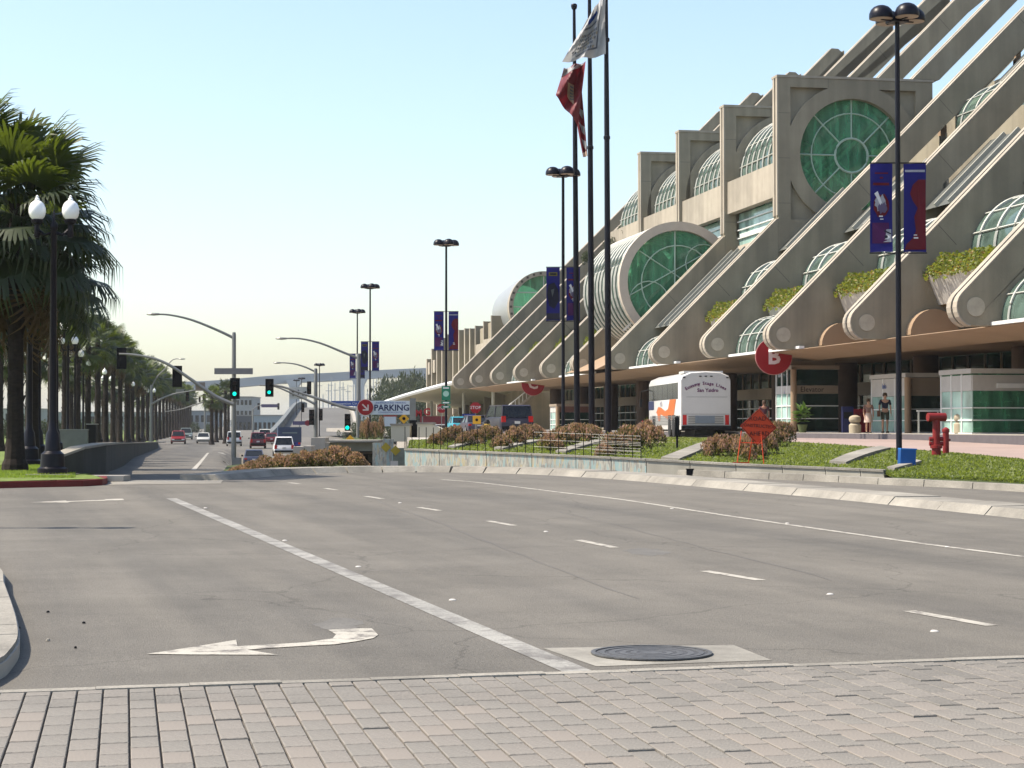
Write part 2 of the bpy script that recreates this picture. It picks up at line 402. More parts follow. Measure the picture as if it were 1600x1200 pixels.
# second kerb, in front of the planting bed
K2 = smooth_line([gnd(x, y) for x, y in [(1760, 781), (1600, 769), (1480, 762), (1370, 757), (1280, 752), (1200, 748.5), (1100, 744.5), (1040, 742)]], 3)
kerb2 = tag(bpy.data.objects.new('kerb', None), kind='structure'); COL.objects.link(kerb2)
kerb_pieces(K2[::-1], 2, .32, .14, M_kerb, .04, kerb2)

# ---- planting bed between the wall and the drive
WALLR = [(1382, 750, 737.5, 43.8), (1290, 748, 733.5, 45), (1150, 745, 727.5, 46.8), (1010, 742, 720, 48.2), (900, 740, 714.5, 49.6), (760, 737, 708.5, 51.2), (632, 735, 703.5, 53)]
front = [(P(1800, 786, 35) + Vector((0, 0, .12))), gnd(1600, 766) + Vector((0, 0, .12)), gnd(1480, 759.5) + Vector((0, 0, .12)), gnd(1400, 756) + Vector((0, 0, .12))] + [P(x, yt, Y) + Vector((0, .05, -.06)) for x, yb, yt, Y in WALLR]
BE = [(1900, 750, 36), (1600, 722.5, 47), (1500, 712.5, 52), (1430, 706.5, 56.5), (1350, 700.5, 62), (1270, 695, 65.5), (1190, 690, 68.5), (1110, 687, 79), (1040, 685, 88), (920, 685.5, 85), (800, 686.5, 81), (720, 688, 76), (645, 692.5, 64)]
back = smooth_line([P(*q) for q in BE], 4)
front_s = smooth_line(front, 4)
def along(line, t):
    L_ = [0]
    for a, b in zip(line, line[1:]): L_.append(L_[-1] + (b - a).length)
    s = t * L_[-1]
    for i in range(len(line) - 1):
        if s <= L_[i + 1] or i == len(line) - 2:
            k = (s - L_[i]) / max(1e-6, L_[i + 1] - L_[i]); return line[i].lerp(line[i + 1], k)
NB, MBED = 60, 12
bed_f = []
for i in range(NB + 1):   # match by picture column so the strips run away from the road
    t = i / NB
    bed_f.append((along(front_s, t), along(back, t)))
def bed_pt(t, s):
    a = along(front_s, t); c = along(back, t)
    p = a.lerp(c, s); p.z += .10 * math.sin(math.pi * s)
    return p
b = MB(); vs_ = []; fs = []
for i in range(NB + 1):
    for j in range(MBED + 1):
        vs_.append(bed_pt(i / NB, j / MBED))
for i in range(NB):
    for j in range(MBED):
        q = i * (MBED + 1) + j; fs.append((q, q + 1, q + MBED + 2, q + MBED + 1))
b.add(vs_, fs); struct(b.build('planting_bed', M_bed, smooth=True))
# bed -> nearest bed point from picture coordinates
from mathutils.bvhtree import BVHTree
bed_bvh = BVHTree.FromPolygons([Vector(v) for v in vs_], fs)
def onbed(x, y):
    r = ray(x, y).normalized(); h = bed_bvh.ray_cast(Vector((0, 0, EYE)), r)
    return h[0] if h[0] is not None else None
def bedz(X, Y):
    h = bed_bvh.ray_cast(Vector((X, Y, 9)), Vector((0, 0, -1)))
    return h[0].z if h[0] is not None else None
# ---- drive (pink concrete) and forecourt
b = MB(); vs_ = []; fs = []
edge = [Vector((p.x, p.y, p.z)) for p in back]
W2 = [29.3] * len(edge)
for i, p in enumerate(edge):
    # opposite side: kerb of the entrance walk, at w = 29.2
    u = -p.x * math.sin(PHI) + p.y * math.cos(PHI)
    q = B(u + 6, 29.2)
    for j in range(9):
        s = j / 8; X = p.x + (q.x - p.x) * s; Y = p.y + (q.y - p.y) * s
        z = p.z * (1 - s) ** 2 + (D(Y)) * (1 - (1 - s) ** 2)
        vs_.append((X, Y, z - .004))
for i in range(len(edge) - 1):
    for j in range(8):
        q = i * 9 + j; fs.append((q, q + 1, q + 10, q + 9))
b.add(vs_, fs); struct(b.build('drive', M_pinkd, smooth=True))
far = MB()
fq = [P(x, 700, Y) for x, Y in ((649, 70), (700, 74), (800, 79), (1040, 86), (1150, 92), (900, 170), (760, 330), (640, 330), (620, 160), (640, 90))]; far.prism([(p.x, p.y) for p in fq], lambda x, y: (x, y, -1.2), lambda x, y: (x, y, 1.03)); struct(far.build('forecourt', M_walk))
dk = ribbon('drive_kerb', M_redk, [p + Vector((0, 0, -.02)) for p in back], .16, .05, slope=.02); struct(dk)
sw = MB(); sw.bb((29.2, 30, -.6), (46, 330, 0)); o = struct(sw.build('sidewalk', M_walk, loc=(0, 0, 1.30), rot=(0, 0, PHI)))
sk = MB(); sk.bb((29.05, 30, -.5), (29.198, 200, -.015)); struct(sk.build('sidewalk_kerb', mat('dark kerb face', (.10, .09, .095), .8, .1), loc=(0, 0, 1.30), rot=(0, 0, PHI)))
# ---- left lawn and promenade
LK = [(-260, 764), (0, 763), (60, 761.5), (130, 760), (160, 758)]
lk = [gnd(x, y) for x, y in LK]
kp = lk + [gnd(168, 756), gnd(166, 752.5)]
prom = [(42, .50), (60, .50), (110, .38), (150, .12), (200, -.15), (260, -.25), (400, .2), (1200, .9)]
def PZ(Y): return lerp_tab(prom, Y)
b = MB(); vs_ = []; fs = []
ys2 = [43.2, 44, 47, 52, 58, 65, 80, 95, 110, 130, 150, 175, 200, 260, 400, 800, 1200]
for Y in ys2:
    xr = lerp_tab([(43, (150 - 800) / F * 43), (44.6, wb[1].x - .1), (47, wb[2].x - .12)] + [(v.y, v.x - .12) for v in wb[3:]], Y) if Y <= 200 else (247 - 800) / F * Y - .3
    for i in range(9):
        X = xr - (i / 8) ** 2 * (30 + Y * .9); vs_.append((X, Y, PZ(Y)))
for j in range(len(ys2) - 1):
    for i in range(8):
        q = j * 9 + i; fs.append((q, q + 1, q + 10, q + 9))
b.add(vs_, fs)
b.add([(-45, 43.2, .5), (vs_[0][0], 43.2, .5), (lk[-1].x, lk[-1].y + .15, .47), (lk[1].x, lk[1].y + .15, .46), (-45, lk[0].y + .15, .46)], [(0, 1, 2, 3, 4)])
struct(b.build('lawn', M_grass, smooth=False))
struct(ribbon('lawn_kerb', M_redk, kp[::-1], -.16, .13, slope=0))
pm = MB(); pm.quad((-60, 62, .508), (-18.5, 62, .508), (-29, 108, .40), (-70, 108, .40)); struct(pm.build('promenade', M_walk))
# concrete gutter at crossing
gp = MB(); gp.use(M_kerb).quad(*[gnd(x, y, .004) for x, y in [(165, 757.5), (345, 755.5), (350, 748.5), (170, 751)]]); struct(gp.build('gutter', M_kerb))
# retaining wall left
wl_t = thing('retaining_wall', 'dark curved concrete wall beside the dipping roadway under the palms', 'wall', wb[0])
def wallrun(bases, tops, th, m, capm, parent, off):
    n = len(bases); nb = MB(); cb = MB()
    def nrm(i):
        d = bases[min(i + 1, n - 1)] - bases[max(i - 1, 0)]; d.z = 0; d.normalize(); return Vector((-d.y, d.x, 0))
    vs_ = []; vc = []
    for i in range(n):
        q = nrm(i) * th; a = bases[i].copy(); t = tops[i].copy(); t.x, t.y = a.x, a.y; a.z -= .25
        vs_ += [a - off, t - off, t + q - off, a + q - off]
        e = nrm(i) * .04
        vc += [t - e - off + Vector((0, 0, .003)), t - e - off + Vector((0, 0, .06)), t + q + e - off + Vector((0, 0, .06)), t + q + e - off + Vector((0, 0, .003))]
    fs = []
    for i in range(n - 1):
        a = i * 4; c = a + 4
        fs += [(a, a + 1, c + 1, c), (a + 1, a + 2, c + 2, c + 1), (a + 2, a + 3, c + 3, c + 2), (a + 3, a, c, c + 3)]
    fs += [(0, 1, 2, 3), tuple((n - 1) * 4 + k for k in (3, 2, 1, 0))]
    nb.add(vs_, fs).build('wall_face', m, parent); cb.add(vc, fs).build('coping', capm, parent)
# rebuild tops so each top sits above its own base
wtop = [Vector((wb[i].x, wb[i].y, wt[i].z)) for i in range(len(wb))]
wallrun(wb, wtop, .3, M_gwall, mat('weathered coping', (.26, .24, .2), .8, .1), wl_t, wb[0])
# retaining wall right (in front of the bed) with mural
M_mural = None
def mural_mat():
    m = bpy.data.materials.new('painted mural wall'); m.use_nodes = True
    nt = m.node_tree; N = nt.nodes; L = nt.links; bs = N['Principled BSDF']; bs.inputs['Roughness'].default_value = .8
    tc = N.new('ShaderNodeTexCoord'); mp = N.new('ShaderNodeMapping'); mp.inputs['Scale'].default_value = (2.0, 2.0, .4)
    L.new(tc.outputs['Object'], mp.inputs['Vector'])
    v = N.new('ShaderNodeTexVoronoi'); v.inputs['Scale'].default_value = 7.5; L.new(mp.outputs[0], v.inputs['Vector'])
    n = N.new('ShaderNodeTexNoise'); n.inputs['Scale'].default_value = 9; n.inputs['Detail'].default_value = 5; L.new(mp.outputs[0], n.inputs['Vector'])
    r = N.new('ShaderNodeValToRGB'); cr = r.color_ramp; cr.interpolation = 'EASE'
    cols = [(0, (.14, .19, .18)), (.28, (.30, .32, .28)), (.42, (.14, .34, .37)), (.52, (.40, .39, .32)), (.62, (.09, .10, .11)), (.72, (.36, .33, .25)), (.80, (.40, .30, .07)), (.86, (.36, .37, .34)), (1, (.25, .10, .06))]
    cr.elements[0].position = 0; cr.elements[0].color = (*cols[0][1], 1); cr.elements[1].position = 1; cr.elements[1].color = (*cols[-1][1], 1)
    for p_, c_ in cols[1:-1]:
        e = cr.elements.new(p_); e.color = (*c_, 1)
    s = N.new('ShaderNodeSeparateColor'); L.new(v.outputs['Color'], s.inputs[0])
    mx = N.new('ShaderNodeMath'); mx.operation = 'ADD'; mh = N.new('ShaderNodeMath'); mh.operation = 'MULTIPLY'; mh.inputs[1].default_value = .45
    L.new(s.outputs[0], mh.inputs[0]); L.new(mh.outputs[0], mx.inputs[0])
    m2 = N.new('ShaderNodeMath'); m2.operation = 'MULTIPLY'; m2.inputs[1].default_value = .62; L.new(n.outputs['Fac'], m2.inputs[0]); L.new(m2.outputs[0], mx.inputs[1])
    L.new(mx.outputs[0], r.inputs['Fac'])
    base = N.new('ShaderNodeMixRGB'); base.inputs['Fac'].default_value = .45; base.inputs[2].default_value = (.37, .35, .30, 1)
    L.new(r.outputs['Color'], base.inputs[1]); L.new(base.outputs[0], bs.inputs['Base Color'])
    return m
M_mural = mural_mat()
rw = thing('mural_wall', 'low concrete wall before the flower bed, its far half painted with a mural', 'wall', P(632, 735, 53))
rwo = P(632, 735, 53)
rb = [P(x, yb, Y) for x, yb, yt, Y in WALLR]; rt = [P(x, yt, Y) for x, yb, yt, Y in WALLR]
rs = smooth_line(rb, 2); rts = smooth_line(rt, 2)
M_wallc = mat('grey cast wall', (.33, .31, .26), .85, .12, 2.2, stretch=(1, 1, .3), stain=.2)
ncut = 8
for i in range(len(rs) - 1):
    a, c = rs[i].copy(), rs[i + 1].copy(); ta, tb_ = rts[i].z, rts[i + 1].z
    d = (c - a); d.z = 0; d.normalize(); q = Vector((d.y, -d.x, 0)) * -1 if False else Vector((-d.y, d.x, 0))
    if q.y < 0: q = -q
    a += d * .01; c -= d * .01
    pb = MB(); z0 = -.1
    v8 = [(a.x, a.y, z0), (c.x, c.y, z0), (c.x, c.y, tb_), (a.x, a.y, ta)]
    v8 += [(x + q.x * .28, y + q.y * .28, z) for x, y, z in v8]
    v8 = [tuple(Vector(k) - rwo) for k in v8]
    pb.add(v8, [(0, 1, 2, 3), (7, 6, 5, 4), (0, 4, 5, 1), (1, 5, 6, 2), (2, 6, 7, 3), (3, 7, 4, 0)])
    pb.build('wall_panel', M_mural if i >= 6 else M_wallc, rw)
    cbm = MB(); e = q * .03
    v8 = [(a.x - e.x, a.y - e.y, ta + .002), (c.x - e.x, c.y - e.y, tb_ + .002), (c.x - e.x, c.y - e.y, tb_ + .05), (a.x - e.x, a.y - e.y, ta + .05)]
    v8 += [(x + q.x * .34, y + q.y * .34, z) for x, y, z in v8]
    cbm.add([tuple(Vector(k) - rwo) for k in v8], [(0, 1, 2, 3), (7, 6, 5, 4), (0, 4, 5, 1), (1, 5, 6, 2), (2, 6, 7, 3), (3, 7, 4, 0)])
    cbm.build('coping', M_kerb, rw)

# ---- road markings
def strip(pts, w, name='road_line', lift=.004, m=None):
    pts = [Vector(p) for p in pts]; b = MB(); vs_ = []
    for i, p in enumerate(pts):
        d = pts[min(i + 1, len(pts) - 1)] - pts[max(i - 1, 0)]; d.z = 0; d.normalize(); q = Vector((-d.y, d.x, 0)) * w / 2
        for s_ in (-1, 1):
            r_ = p + q * s_; vs_.append((r_.x, r_.y, G(r_.x, r_.y) + lift))
    b.add(vs_, [(2 * i, 2 * i + 1, 2 * i + 3, 2 * i + 2) for i in range(len(pts) - 1)])
    o = struct(b.build(name, m or M_paint)); return o
a, c = gnd(905, 1051), gnd(268, 779)
strip([a.lerp(c, i / 14) for i in range(15)], .19, m=M_paint2)
for (x0, y0), (x1, y1) in [((1420, 955), (1550, 978)), ((1101, 892.5), (1189, 907)), ((903, 844), (961, 856)), ((762, 814), (803, 821.5)), ((655, 793), (686, 798)), ((571, 775.5), (597, 779.5)), ((508, 763), (526, 766)), ((452, 754), (468, 756.3))]:
    a, c = gnd(x0, y0), gnd(x1, y1); strip([a, a.lerp(c, .5), c], .12)
strip(smooth_line([gnd(x, y) for x, y in [(1800, 897), (1600, 870), (1430, 848), (1150, 808), (970, 780.5), (880, 770), (800, 760), (740, 753), (690, 749)]], 3), .11)
strip([P(296, 745, 48.5), P(303, 737, 60), P(311, 727, 82), P(319, 716, 110), P(325, 708.5, 145)], .16)
for x0, y0, Y0, x1, y1, Y1 in [(334, 706, 152, 352, 706, 153), (347, 723, 95, 360, 723, 95.3)]:
    strip([P(x0, y0, Y0), P(x1, y1, Y1)], .5)
def poly_mark(px, name='turn_arrow', m=None, lift=.005, th=0):
    b = MB(); vs_ = [gnd(x, y, lift) for x, y in px]
    me_b = bmesh.new(); f = me_b.faces.new([me_b.verts.new(v) for v in vs_]); bmesh.ops.triangulate(me_b, faces=[f])
    me = bpy.data.meshes.new(name); me_b.to_mesh(me); me_b.free(); me.materials.append(m or M_paint)
    if me.polygons[0].normal.z < 0: me.flip_normals()
    return struct(link(name, me))
poly_mark([(229, 1021.5), (300, 1011), (369, 999.5), (371, 1009.5), (430, 1006.5), (482, 1003), (520, 997), (525, 991), (513, 984), (545, 981.8), (581, 981.5), (591, 992), (583, 997), (556, 1002), (525, 1006.5), (450, 1010.5), (386, 1015), (434, 1023), (300, 1022.5)])
poly_mark([(48, 784.8), (103, 782), (104, 783), (165, 780.8), (163, 779.8), (192, 779), (194, 781.5), (172, 782), (110, 784), (106, 785.3)])
# manhole with concrete collar
mp_ = gnd(1018, 1022)
poly_mark([(848, 1012.5), (1146, 1007.5), (1206, 1031.5), (932, 1041)], 'manhole_collar', mat('worn collar concrete', (.27, .255, .22), .85, .2, 5, stain=.35, bump=.3), lift=.003)
mh = thing('manhole_cover', 'round ribbed iron manhole cover set in a concrete collar in the road', 'manhole cover', mp_ + Vector((0, 0, .006)))
M_iron = mat('worn iron', (.10, .10, .10), .6, .3, 12, metal=.3, bump=.3)
for r0, r1, z, nm in [(.0, .075, .006, 'hub'), (.10, .14, .006, 'rib_ring'), (.17, .21, .006, 'rib_ring'), (.24, .28, .006, 'rib_ring'), (.31, .345, .008, 'rib_ring'), (.37, .40, .010, 'frame')]:
    MB().lathe([(max(r0, .001), 0), (max(r0, .001), z), (r1, z), (r1, 0)], 36).build(nm, M_iron, mh)
MB().lathe([(.001, .001), (.37, .001), (.37, .0042), (.001, .0042)], 36).build('plate', mat('cover iron', (.065, .066, .07), .7, .5, 40, bump=.6, bscale=70), mh)
# studs
for x, y in [(707, 938), (445, 845), (560, 886), (1297, 929), (853, 831), (1230, 818), (1480, 855), (1050, 795), (1460, 987), (625, 786), (321, 794)]:
    p = gnd(x, y); o = MB().lathe([(.032, 0), (.032, .004), (.02, .012), (.001, .014)], 10).build('road_stud', M_shrubW, loc=p, smooth=True)
    tag(o, 'small white ceramic stud on the asphalt along a lane line', 'road stud', 'white studs along the lane lines')
# bitumen crack seals
rc = random.Random(12)
for (x0, y0), (x1, y1) in [((560, 770), (1010, 935)), ((880, 800), (1330, 905)), ((420, 900), (840, 880)), ((980, 860), (1290, 850))]:
    a, c = gnd(x0, y0), gnd(x1, y1); n_ = 22; pts_ = []; off_ = 0
    for k in range(n_ + 1):
        off_ += rc.uniform(-.05, .05); q_ = a.lerp(c, k / n_); pts_.append(q_ + Vector((off_, off_ * .6, 0)))
    strip(pts_, .010, 'crack_seal', .003, mat('bitumen seal', (.115, .108, .098), .6, .1, 5))
for x, y, r_ in [(1010, 862, .22), (530, 975, .16)]:
    c = gnd(x, y, .002); b = MB(); n_ = 22; b.add([(c.x + r_ * 1.1 * math.cos(2 * math.pi * k / n_) * rc.uniform(.7, 1.2), c.y + r_ * 2.6 * math.sin(2 * math.pi * k / n_) * rc.uniform(.7, 1.2), 0) for k in range(n_)], [tuple(range(n_))])
    b.v = [(x_, y_, G(x_, y_) + .0015) for x_, y_, z_ in b.v]; struct(b.build('oil_stain', mat('oil darkened asphalt', (.125, .118, .105), .8, .15, 3, speck=.2)))
# small litter and cracks
for x, y, s_, m_ in [(75, 957, .014, M_blackm), (131, 974, .014, M_blackm), (118, 1013, .010, M_blackm), (75, 1001, .016, M_kerb), (29, 982, .015, M_blackm)]:
    p = gnd(x, y, .004); o = MB().lathe([(s_, 0), (s_ * .8, .012), (.001, .016)], 7).build('pebble', m_, loc=p)
    tag(o, 'tiny pebble or scrap lying on the asphalt near the corner kerb', 'pebble', 'scraps on the asphalt')
# near left raised corner
corner = [(-260, 850), (-60, 862), (0, 904), (8, 930), (22, 970), (30, 1003), (30, 1026), (18, 1046), (0, 1062), (-60, 1082), (-300, 1085)]
b = MB(); cpt = smooth_line([gnd(x, y) for x, y in corner], 3)
b.prism([(p.x, p.y) for p in cpt], lambda x, y: (x, y, G(x, y) - .05), lambda x, y: (x, y, G(x, y) + .09))
struct(b.build('corner_sidewalk', M_walk))
kb = tag(bpy.data.objects.new('corner_kerb', None), kind='structure'); COL.objects.link(kb)
cl = [Vector((p.x, p.y, G(p.x, p.y))) for p in cpt]
for i in range(3, len(cl) - 4, 2):
    seg = cl[i:i + 3]
    o = ribbon('kerb_stone', M_kerb, [seg[0].lerp(seg[1], .02), seg[1], seg[2].lerp(seg[1], .02)], -.17, .118 + random.uniform(0, .006), slope=-.015); o.parent = kb
# ---- pavers
e0, e1 = gnd(0, 1087.5), gnd(1600, 1033.5)
bx = (e1 - e0); bx.z = 0; bx.normalize(); ay = Vector(((195 - 800) / F, 1, 0)).normalized()
root = tag(bpy.data.objects.new('crosswalk', None), kind='structure'); COL.objects.link(root)
PW, PL = .142, .30
protos = []
for k in range(10):
    h = .05; gx, gy = .0042 + random.uniform(0, .0015), .0016 + random.uniform(0, .001)
    t1, t2, t3 = (random.uniform(-.0009, .0009) for _ in range(3))
    q = MB()
    def pt(x, y, z): return bx * x - ay * y + Vector((0, 0, z))
    ch = .004; top = []
    lo = [pt(gx, gy, -h), pt(PW - gx, gy, -h), pt(PW - gx, PL - gy, -h), pt(gx, PL - gy, -h)]
    mi = [pt(gx, gy, t1 - ch), pt(PW - gx, gy, t2 - ch), pt(PW - gx, PL - gy, t3 - ch), pt(gx, PL - gy, t1 + t3 - t2 - ch)]
    tp = [pt(gx + ch, gy + ch, t1), pt(PW - gx - ch, gy + ch, t2), pt(PW - gx - ch, PL - gy - ch, t3), pt(gx + ch, PL - gy - ch, t1 + t3 - t2)]
    q.add(lo + mi + tp, [(0, 1, 5, 4), (1, 2, 6, 5), (2, 3, 7, 6), (3, 0, 4, 7), (4, 5, 9, 8), (5, 6, 10, 9), (6, 7, 11, 10), (7, 4, 8, 11), (8, 9, 10, 11)])
    protos.append(q)
pmesh = [protos[k].mesh('paver', [M_pave, M_pave, M_pave2, mat('warm paver', (.205, .183, .158), .85, .1, 1.2, bump=.3, bscale=60, stain=.12), M_pave2][k % 5]) for k in range(10)]
slots = []; halves = []
for i in range(-26, 72):
    off = (i % 2) * PL / 2 + .035
    for j in range(-1, 20):
        p = e0 + bx * (i * PW) - ay * (off + j * PL)
        if off + j * PL < .03 and off + j * PL > -.05: pass
        elif off + j * PL < -.05:
            if i % 2 and j == -1: halves.append(p)
            continue
        c_ = p + bx * PW / 2 - ay * PL / 2
        if c_.y < 5.6 or c_.y > 12.2: continue
        px = 800 + F * c_.x / c_.y
        vis = -10 < px < 1610 and c_.y > 8.5
        slots.append((not vis, c_.y, p))
slots.sort(key=lambda s: (s[0], s[1]))
rest = MB(); half_me = []
for k in range(3):
    q = protos[k]; L0 = .5 * PL + .035 - .004
    hq = MB(); hq.add([Vector(v) for v in q.v], q.f)
    ys_ = [Vector(v).dot(-ay) for v in q.v]; 
    hq.v = [tuple(Vector(v) + ay * (t_ - (t_ * (L0 / PL)))) for v, t_ in zip(q.v, ys_)]
    half_me.append(hq.mesh('paver', [M_pave, M_pave2, M_pave][k]))
for p in halves:
    link('paver', half_me[random.randrange(3)], root, (p.x + ay.x * 0 - ay.x * (PL - .115 - .035 + .035), p.y - ay.y * (PL - .115), .008 * p.y + .020)) if False else link('paver', half_me[random.randrange(3)], root, (p.x - ay.x * .118, p.y - ay.y * .118, .008 * p.y + .020))
for k, (nv, yy, p) in enumerate(slots):
    z = .008 * (p.y) + .020 + random.uniform(-.0008, .0008) + (random.uniform(-.0035, .0035) if p.x > .2 and random.random() < .5 else 0)
    if random.random() < .03: z -= .005
    if k < 230 and not nv:
        o = link('paver', pmesh[random.randrange(10)], root, (p.x, p.y, z))
    else:
        q = protos[random.randrange(10)]
        if random.random() < .5: rest.use(M_pave)
        else: rest.use(M_pave2)
        rest.add([Vector(v) + Vector((p.x, p.y, z)) for v in q.v], q.f)
o = rest.build('more_pavers', None, root); o['kind'] = 'stuff'
b = MB(); jb = [e0 - bx * 5, e1 + bx * 5, e1 + bx * 5 - ay * 7, e0 - bx * 5 - ay * 7]
b.quad(*[(p.x, p.y, .008 * p.y + .004) for p in jb]); b.build('joint_bed', M_joint, root)
# the crossing is cut into the road: lower the joint bed, concrete edge band
eb = MB()
for i in range(12):
    s0 = e0.lerp(e1, i / 12 + (.0 if i else -.4)); s1 = e0.lerp(e1, (i + 1) / 12 - .0006 + (.3 if i == 11 else 0))
    q = MB(); pr = [s0 + ay * .07, s1 + ay * .07, s1 - ay * .035, s0 - ay * .035]
    q.prism([(p.x, p.y) for p in pr], lambda x, y: (x, y, .008 * y - .03), lambda x, y: (x, y, .008 * y + .024 + .003 * (i % 3)))
    q.build('edge_band', M_kerb, root)
# ================================================================== CONVENTION CENTRE
U0, DU = 63.3, 10.48
BL = Vector((34, 60, 1.3))
bld = thing('convention_center', 'long concrete building with rows of slanted fins, round green windows and glass vaults', 'convention center', B(60, 34, 1.3), PHI)
def bp(mb, name, m=None, u=0.0, parent=None, smooth=False, kind=None, me=None):
    me = me or mb.mesh(name, m, smooth)
    o = link(name, me, parent or bld, (-BL.x, u - BL.y, -BL.z) if parent is None else (0, 0, 0))
    if kind: o['kind'] = kind
    return o
# fin profile (w, z absolute)
def fin_profile(r=.66, wc=28.4, zc=5.8, inset=0.0, wend=53.7, joint=34.0, beam=1.62):
    r -= inset; pts = []
    for k in range(9):
        a = R(135 + 135 * k / 8); pts.append((wc + r * math.cos(a), zc + r * math.sin(a)))
    tw, tz = pts[0]
    def top(w): return tz + (w - tw)
    def low(w): return 5.8 + .467 + (w - 27.93 - beam)
    bz = zc - r
    pts += [(36.2, bz), (36.2, low(36.2)), (wend + .6, low(wend + .6))]
    # rounded upper end
    ex, ez = wend + .1, top(wend + .1)
    pts += [(wend + 1.1, low(wend + 1.1) + .5), (wend + 1.15, ez - 1.2), (wend + 1.0, ez - .35), (wend + .6, ez - .02)]
    pts += [(ex, ez)]
    return pts
fpo = fin_profile(); fpi = fin_profile(inset=.16)
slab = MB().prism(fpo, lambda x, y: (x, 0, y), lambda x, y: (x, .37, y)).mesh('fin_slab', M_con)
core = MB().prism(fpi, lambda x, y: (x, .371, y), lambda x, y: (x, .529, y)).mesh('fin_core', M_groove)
# strip with the sunlit tone in its colour on each slab (thin capping that follows the sloping edge)
def capping(y0, y1, w_end=53.75):
    q = MB(); r = .66
    op = [(28.4 + (r + .05) * math.cos(R(135 + 120 * k / 8)), 5.8 + (r + .05) * math.sin(R(135 + 120 * k / 8))) for k in range(9)][::-1]
    op.append((w_end, 5.8 + (r + .05) * math.sin(R(135)) + w_end - (28.4 + (r + .05) * math.cos(R(135)))))
    ip = [(28.4 + (r + .003) * math.cos(R(135 + 120 * k / 8)), 5.8 + (r + .003) * math.sin(R(135 + 120 * k / 8))) for k in range(9)][::-1]
    ip.append((w_end + .033, op[-1][1] - .033))
    n = len(op); vs_ = [(x, y0, z) for x, z in op] + [(x, y1, z) for x, z in op] + [(x, y0, z) for x, z in ip] + [(x, y1, z) for x, z in ip]
    fs = []
    for i in range(n - 1):
        fs += [(i, i + 1, n + i + 1, n + i), (2 * n + i, 2 * n + i + 1, i + 1, i), (n + i, n + i + 1, 3 * n + i + 1, 3 * n + i)]
    fs += [(0, n, 3 * n, 2 * n), (n - 1, 2 * n - 1, 4 * n - 1, 3 * n - 1)]
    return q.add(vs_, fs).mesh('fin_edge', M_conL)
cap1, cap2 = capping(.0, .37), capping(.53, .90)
discm = MB().disc((28.4, -.01, 5.8), .34, 28, 'y', .05).mesh('fin_roundel', mat('roundel concrete', (.40, .355, .275), .8, .15, 3, stain=.2))
JM = []
for wj in (31.5, 36.0, 40.5, 45.0, 49.5):     # open panel joints, cut lines standing as thin dark fillets set into the face
    zt = 5.8 + .467 + (wj - 27.93)
    d_ = Vector((1, 0, -1)).normalized() * 1.02
    jm = MB(); jm.add([(wj - .008, -.004, zt - .02), (wj + .008, -.004, zt), (wj + .008 + .78, -.004, zt - .80), (wj - .008 + .78, -.004, zt - .82)], [(0, 1, 2, 3)]); JM.append(jm.mesh('fin_joint', mat('panel joint', (.12, .10, .08), .9, .1)))
jmm = None
zt_ = lambda w: 5.8 + .467 + (w - 27.93)
fl_prof = fpo[:9] + [(35.19, fpo[8][1]), (35.19, zt_(35.19))]
fl_core = fpi[:9] + [(35.18, fpi[8][1]), (35.18, zt_(35.18) - .23)]
k_ = [p for p in fpo[9:]]
fu_prof = [(43.42, 21.82), (45.03, 21.82)] + k_[2:]
fu_core = [(43.65, 21.82), (44.95, 21.82)] + [(a - .12, b - .12) for a, b in k_[2:]]
low_slab = MB().prism(fl_prof, lambda x, y: (x, 0, y), lambda x, y: (x, .37, y)).mesh('fin_slab', M_con)
low_core = MB().prism(fl_core, lambda x, y: (x, .371, y), lambda x, y: (x, .529, y)).mesh('fin_core', M_groove)
up_slab = MB().prism(fu_prof, lambda x, y: (x, 0, y), lambda x, y: (x, .37, y)).mesh('fin_slab', M_con)
up_core = MB().prism(fu_core, lambda x, y: (x, .371, y), lambda x, y: (x, .529, y)).mesh('fin_core', M_groove)
def cap_low(y0, y1): return capping(y0, y1, w_end=35.10)
def cap_up(y0, y1):
    a, c = 43.42, 53.75; q = MB()
    q.prism([(a, zt_(a) + .003), (c, zt_(c) + .003), (c - .035, zt_(c) + .073), (a - .035, zt_(a) + .073)], lambda x, y: (x, y0, y), lambda x, y: (x, y1, y)); return q.mesh('fin_edge', M_conL)
FINS = list(range(-2, 12))
cl1, cl2, cu1, cu2 = cap_low(.0, .37), cap_low(.53, .90), cap_up(.0, .37), cap_up(.53, .90)
for i in FINS:
    u = U0 + DU * i
    if i in (4, 5, 6, 7):
        s1 = bp(None, 'fin', u=u, me=low_slab)
        for nm, me, yy in (('fin_slab', low_slab, .53), ('fin_slab', up_slab, 0), ('fin_slab', up_slab, .53), ('fin_core', low_core, 0), ('fin_core', up_core, 0), ('fin_edge', cl1, 0), ('fin_edge', cl2, 0), ('fin_edge', cu1, 0), ('fin_edge', cu2, 0), ('fin_roundel', discm, 0)): link(nm, me, s1, (0, yy, 0))
        link('fin_joint', JM[0], s1); link('fin_joint', JM[-1], s1)
        continue
    s1 = bp(None, 'fin', u=u, me=slab)
    s2 = link('fin_slab', slab, s1, (0, .53, 0)); link('fin_core', core, s1); link('fin_edge', cap1, s1); link('fin_edge', cap2, s1)
    link('fin_roundel', discm, s1)
    for j_ in JM: link('fin_joint', j_, s1)
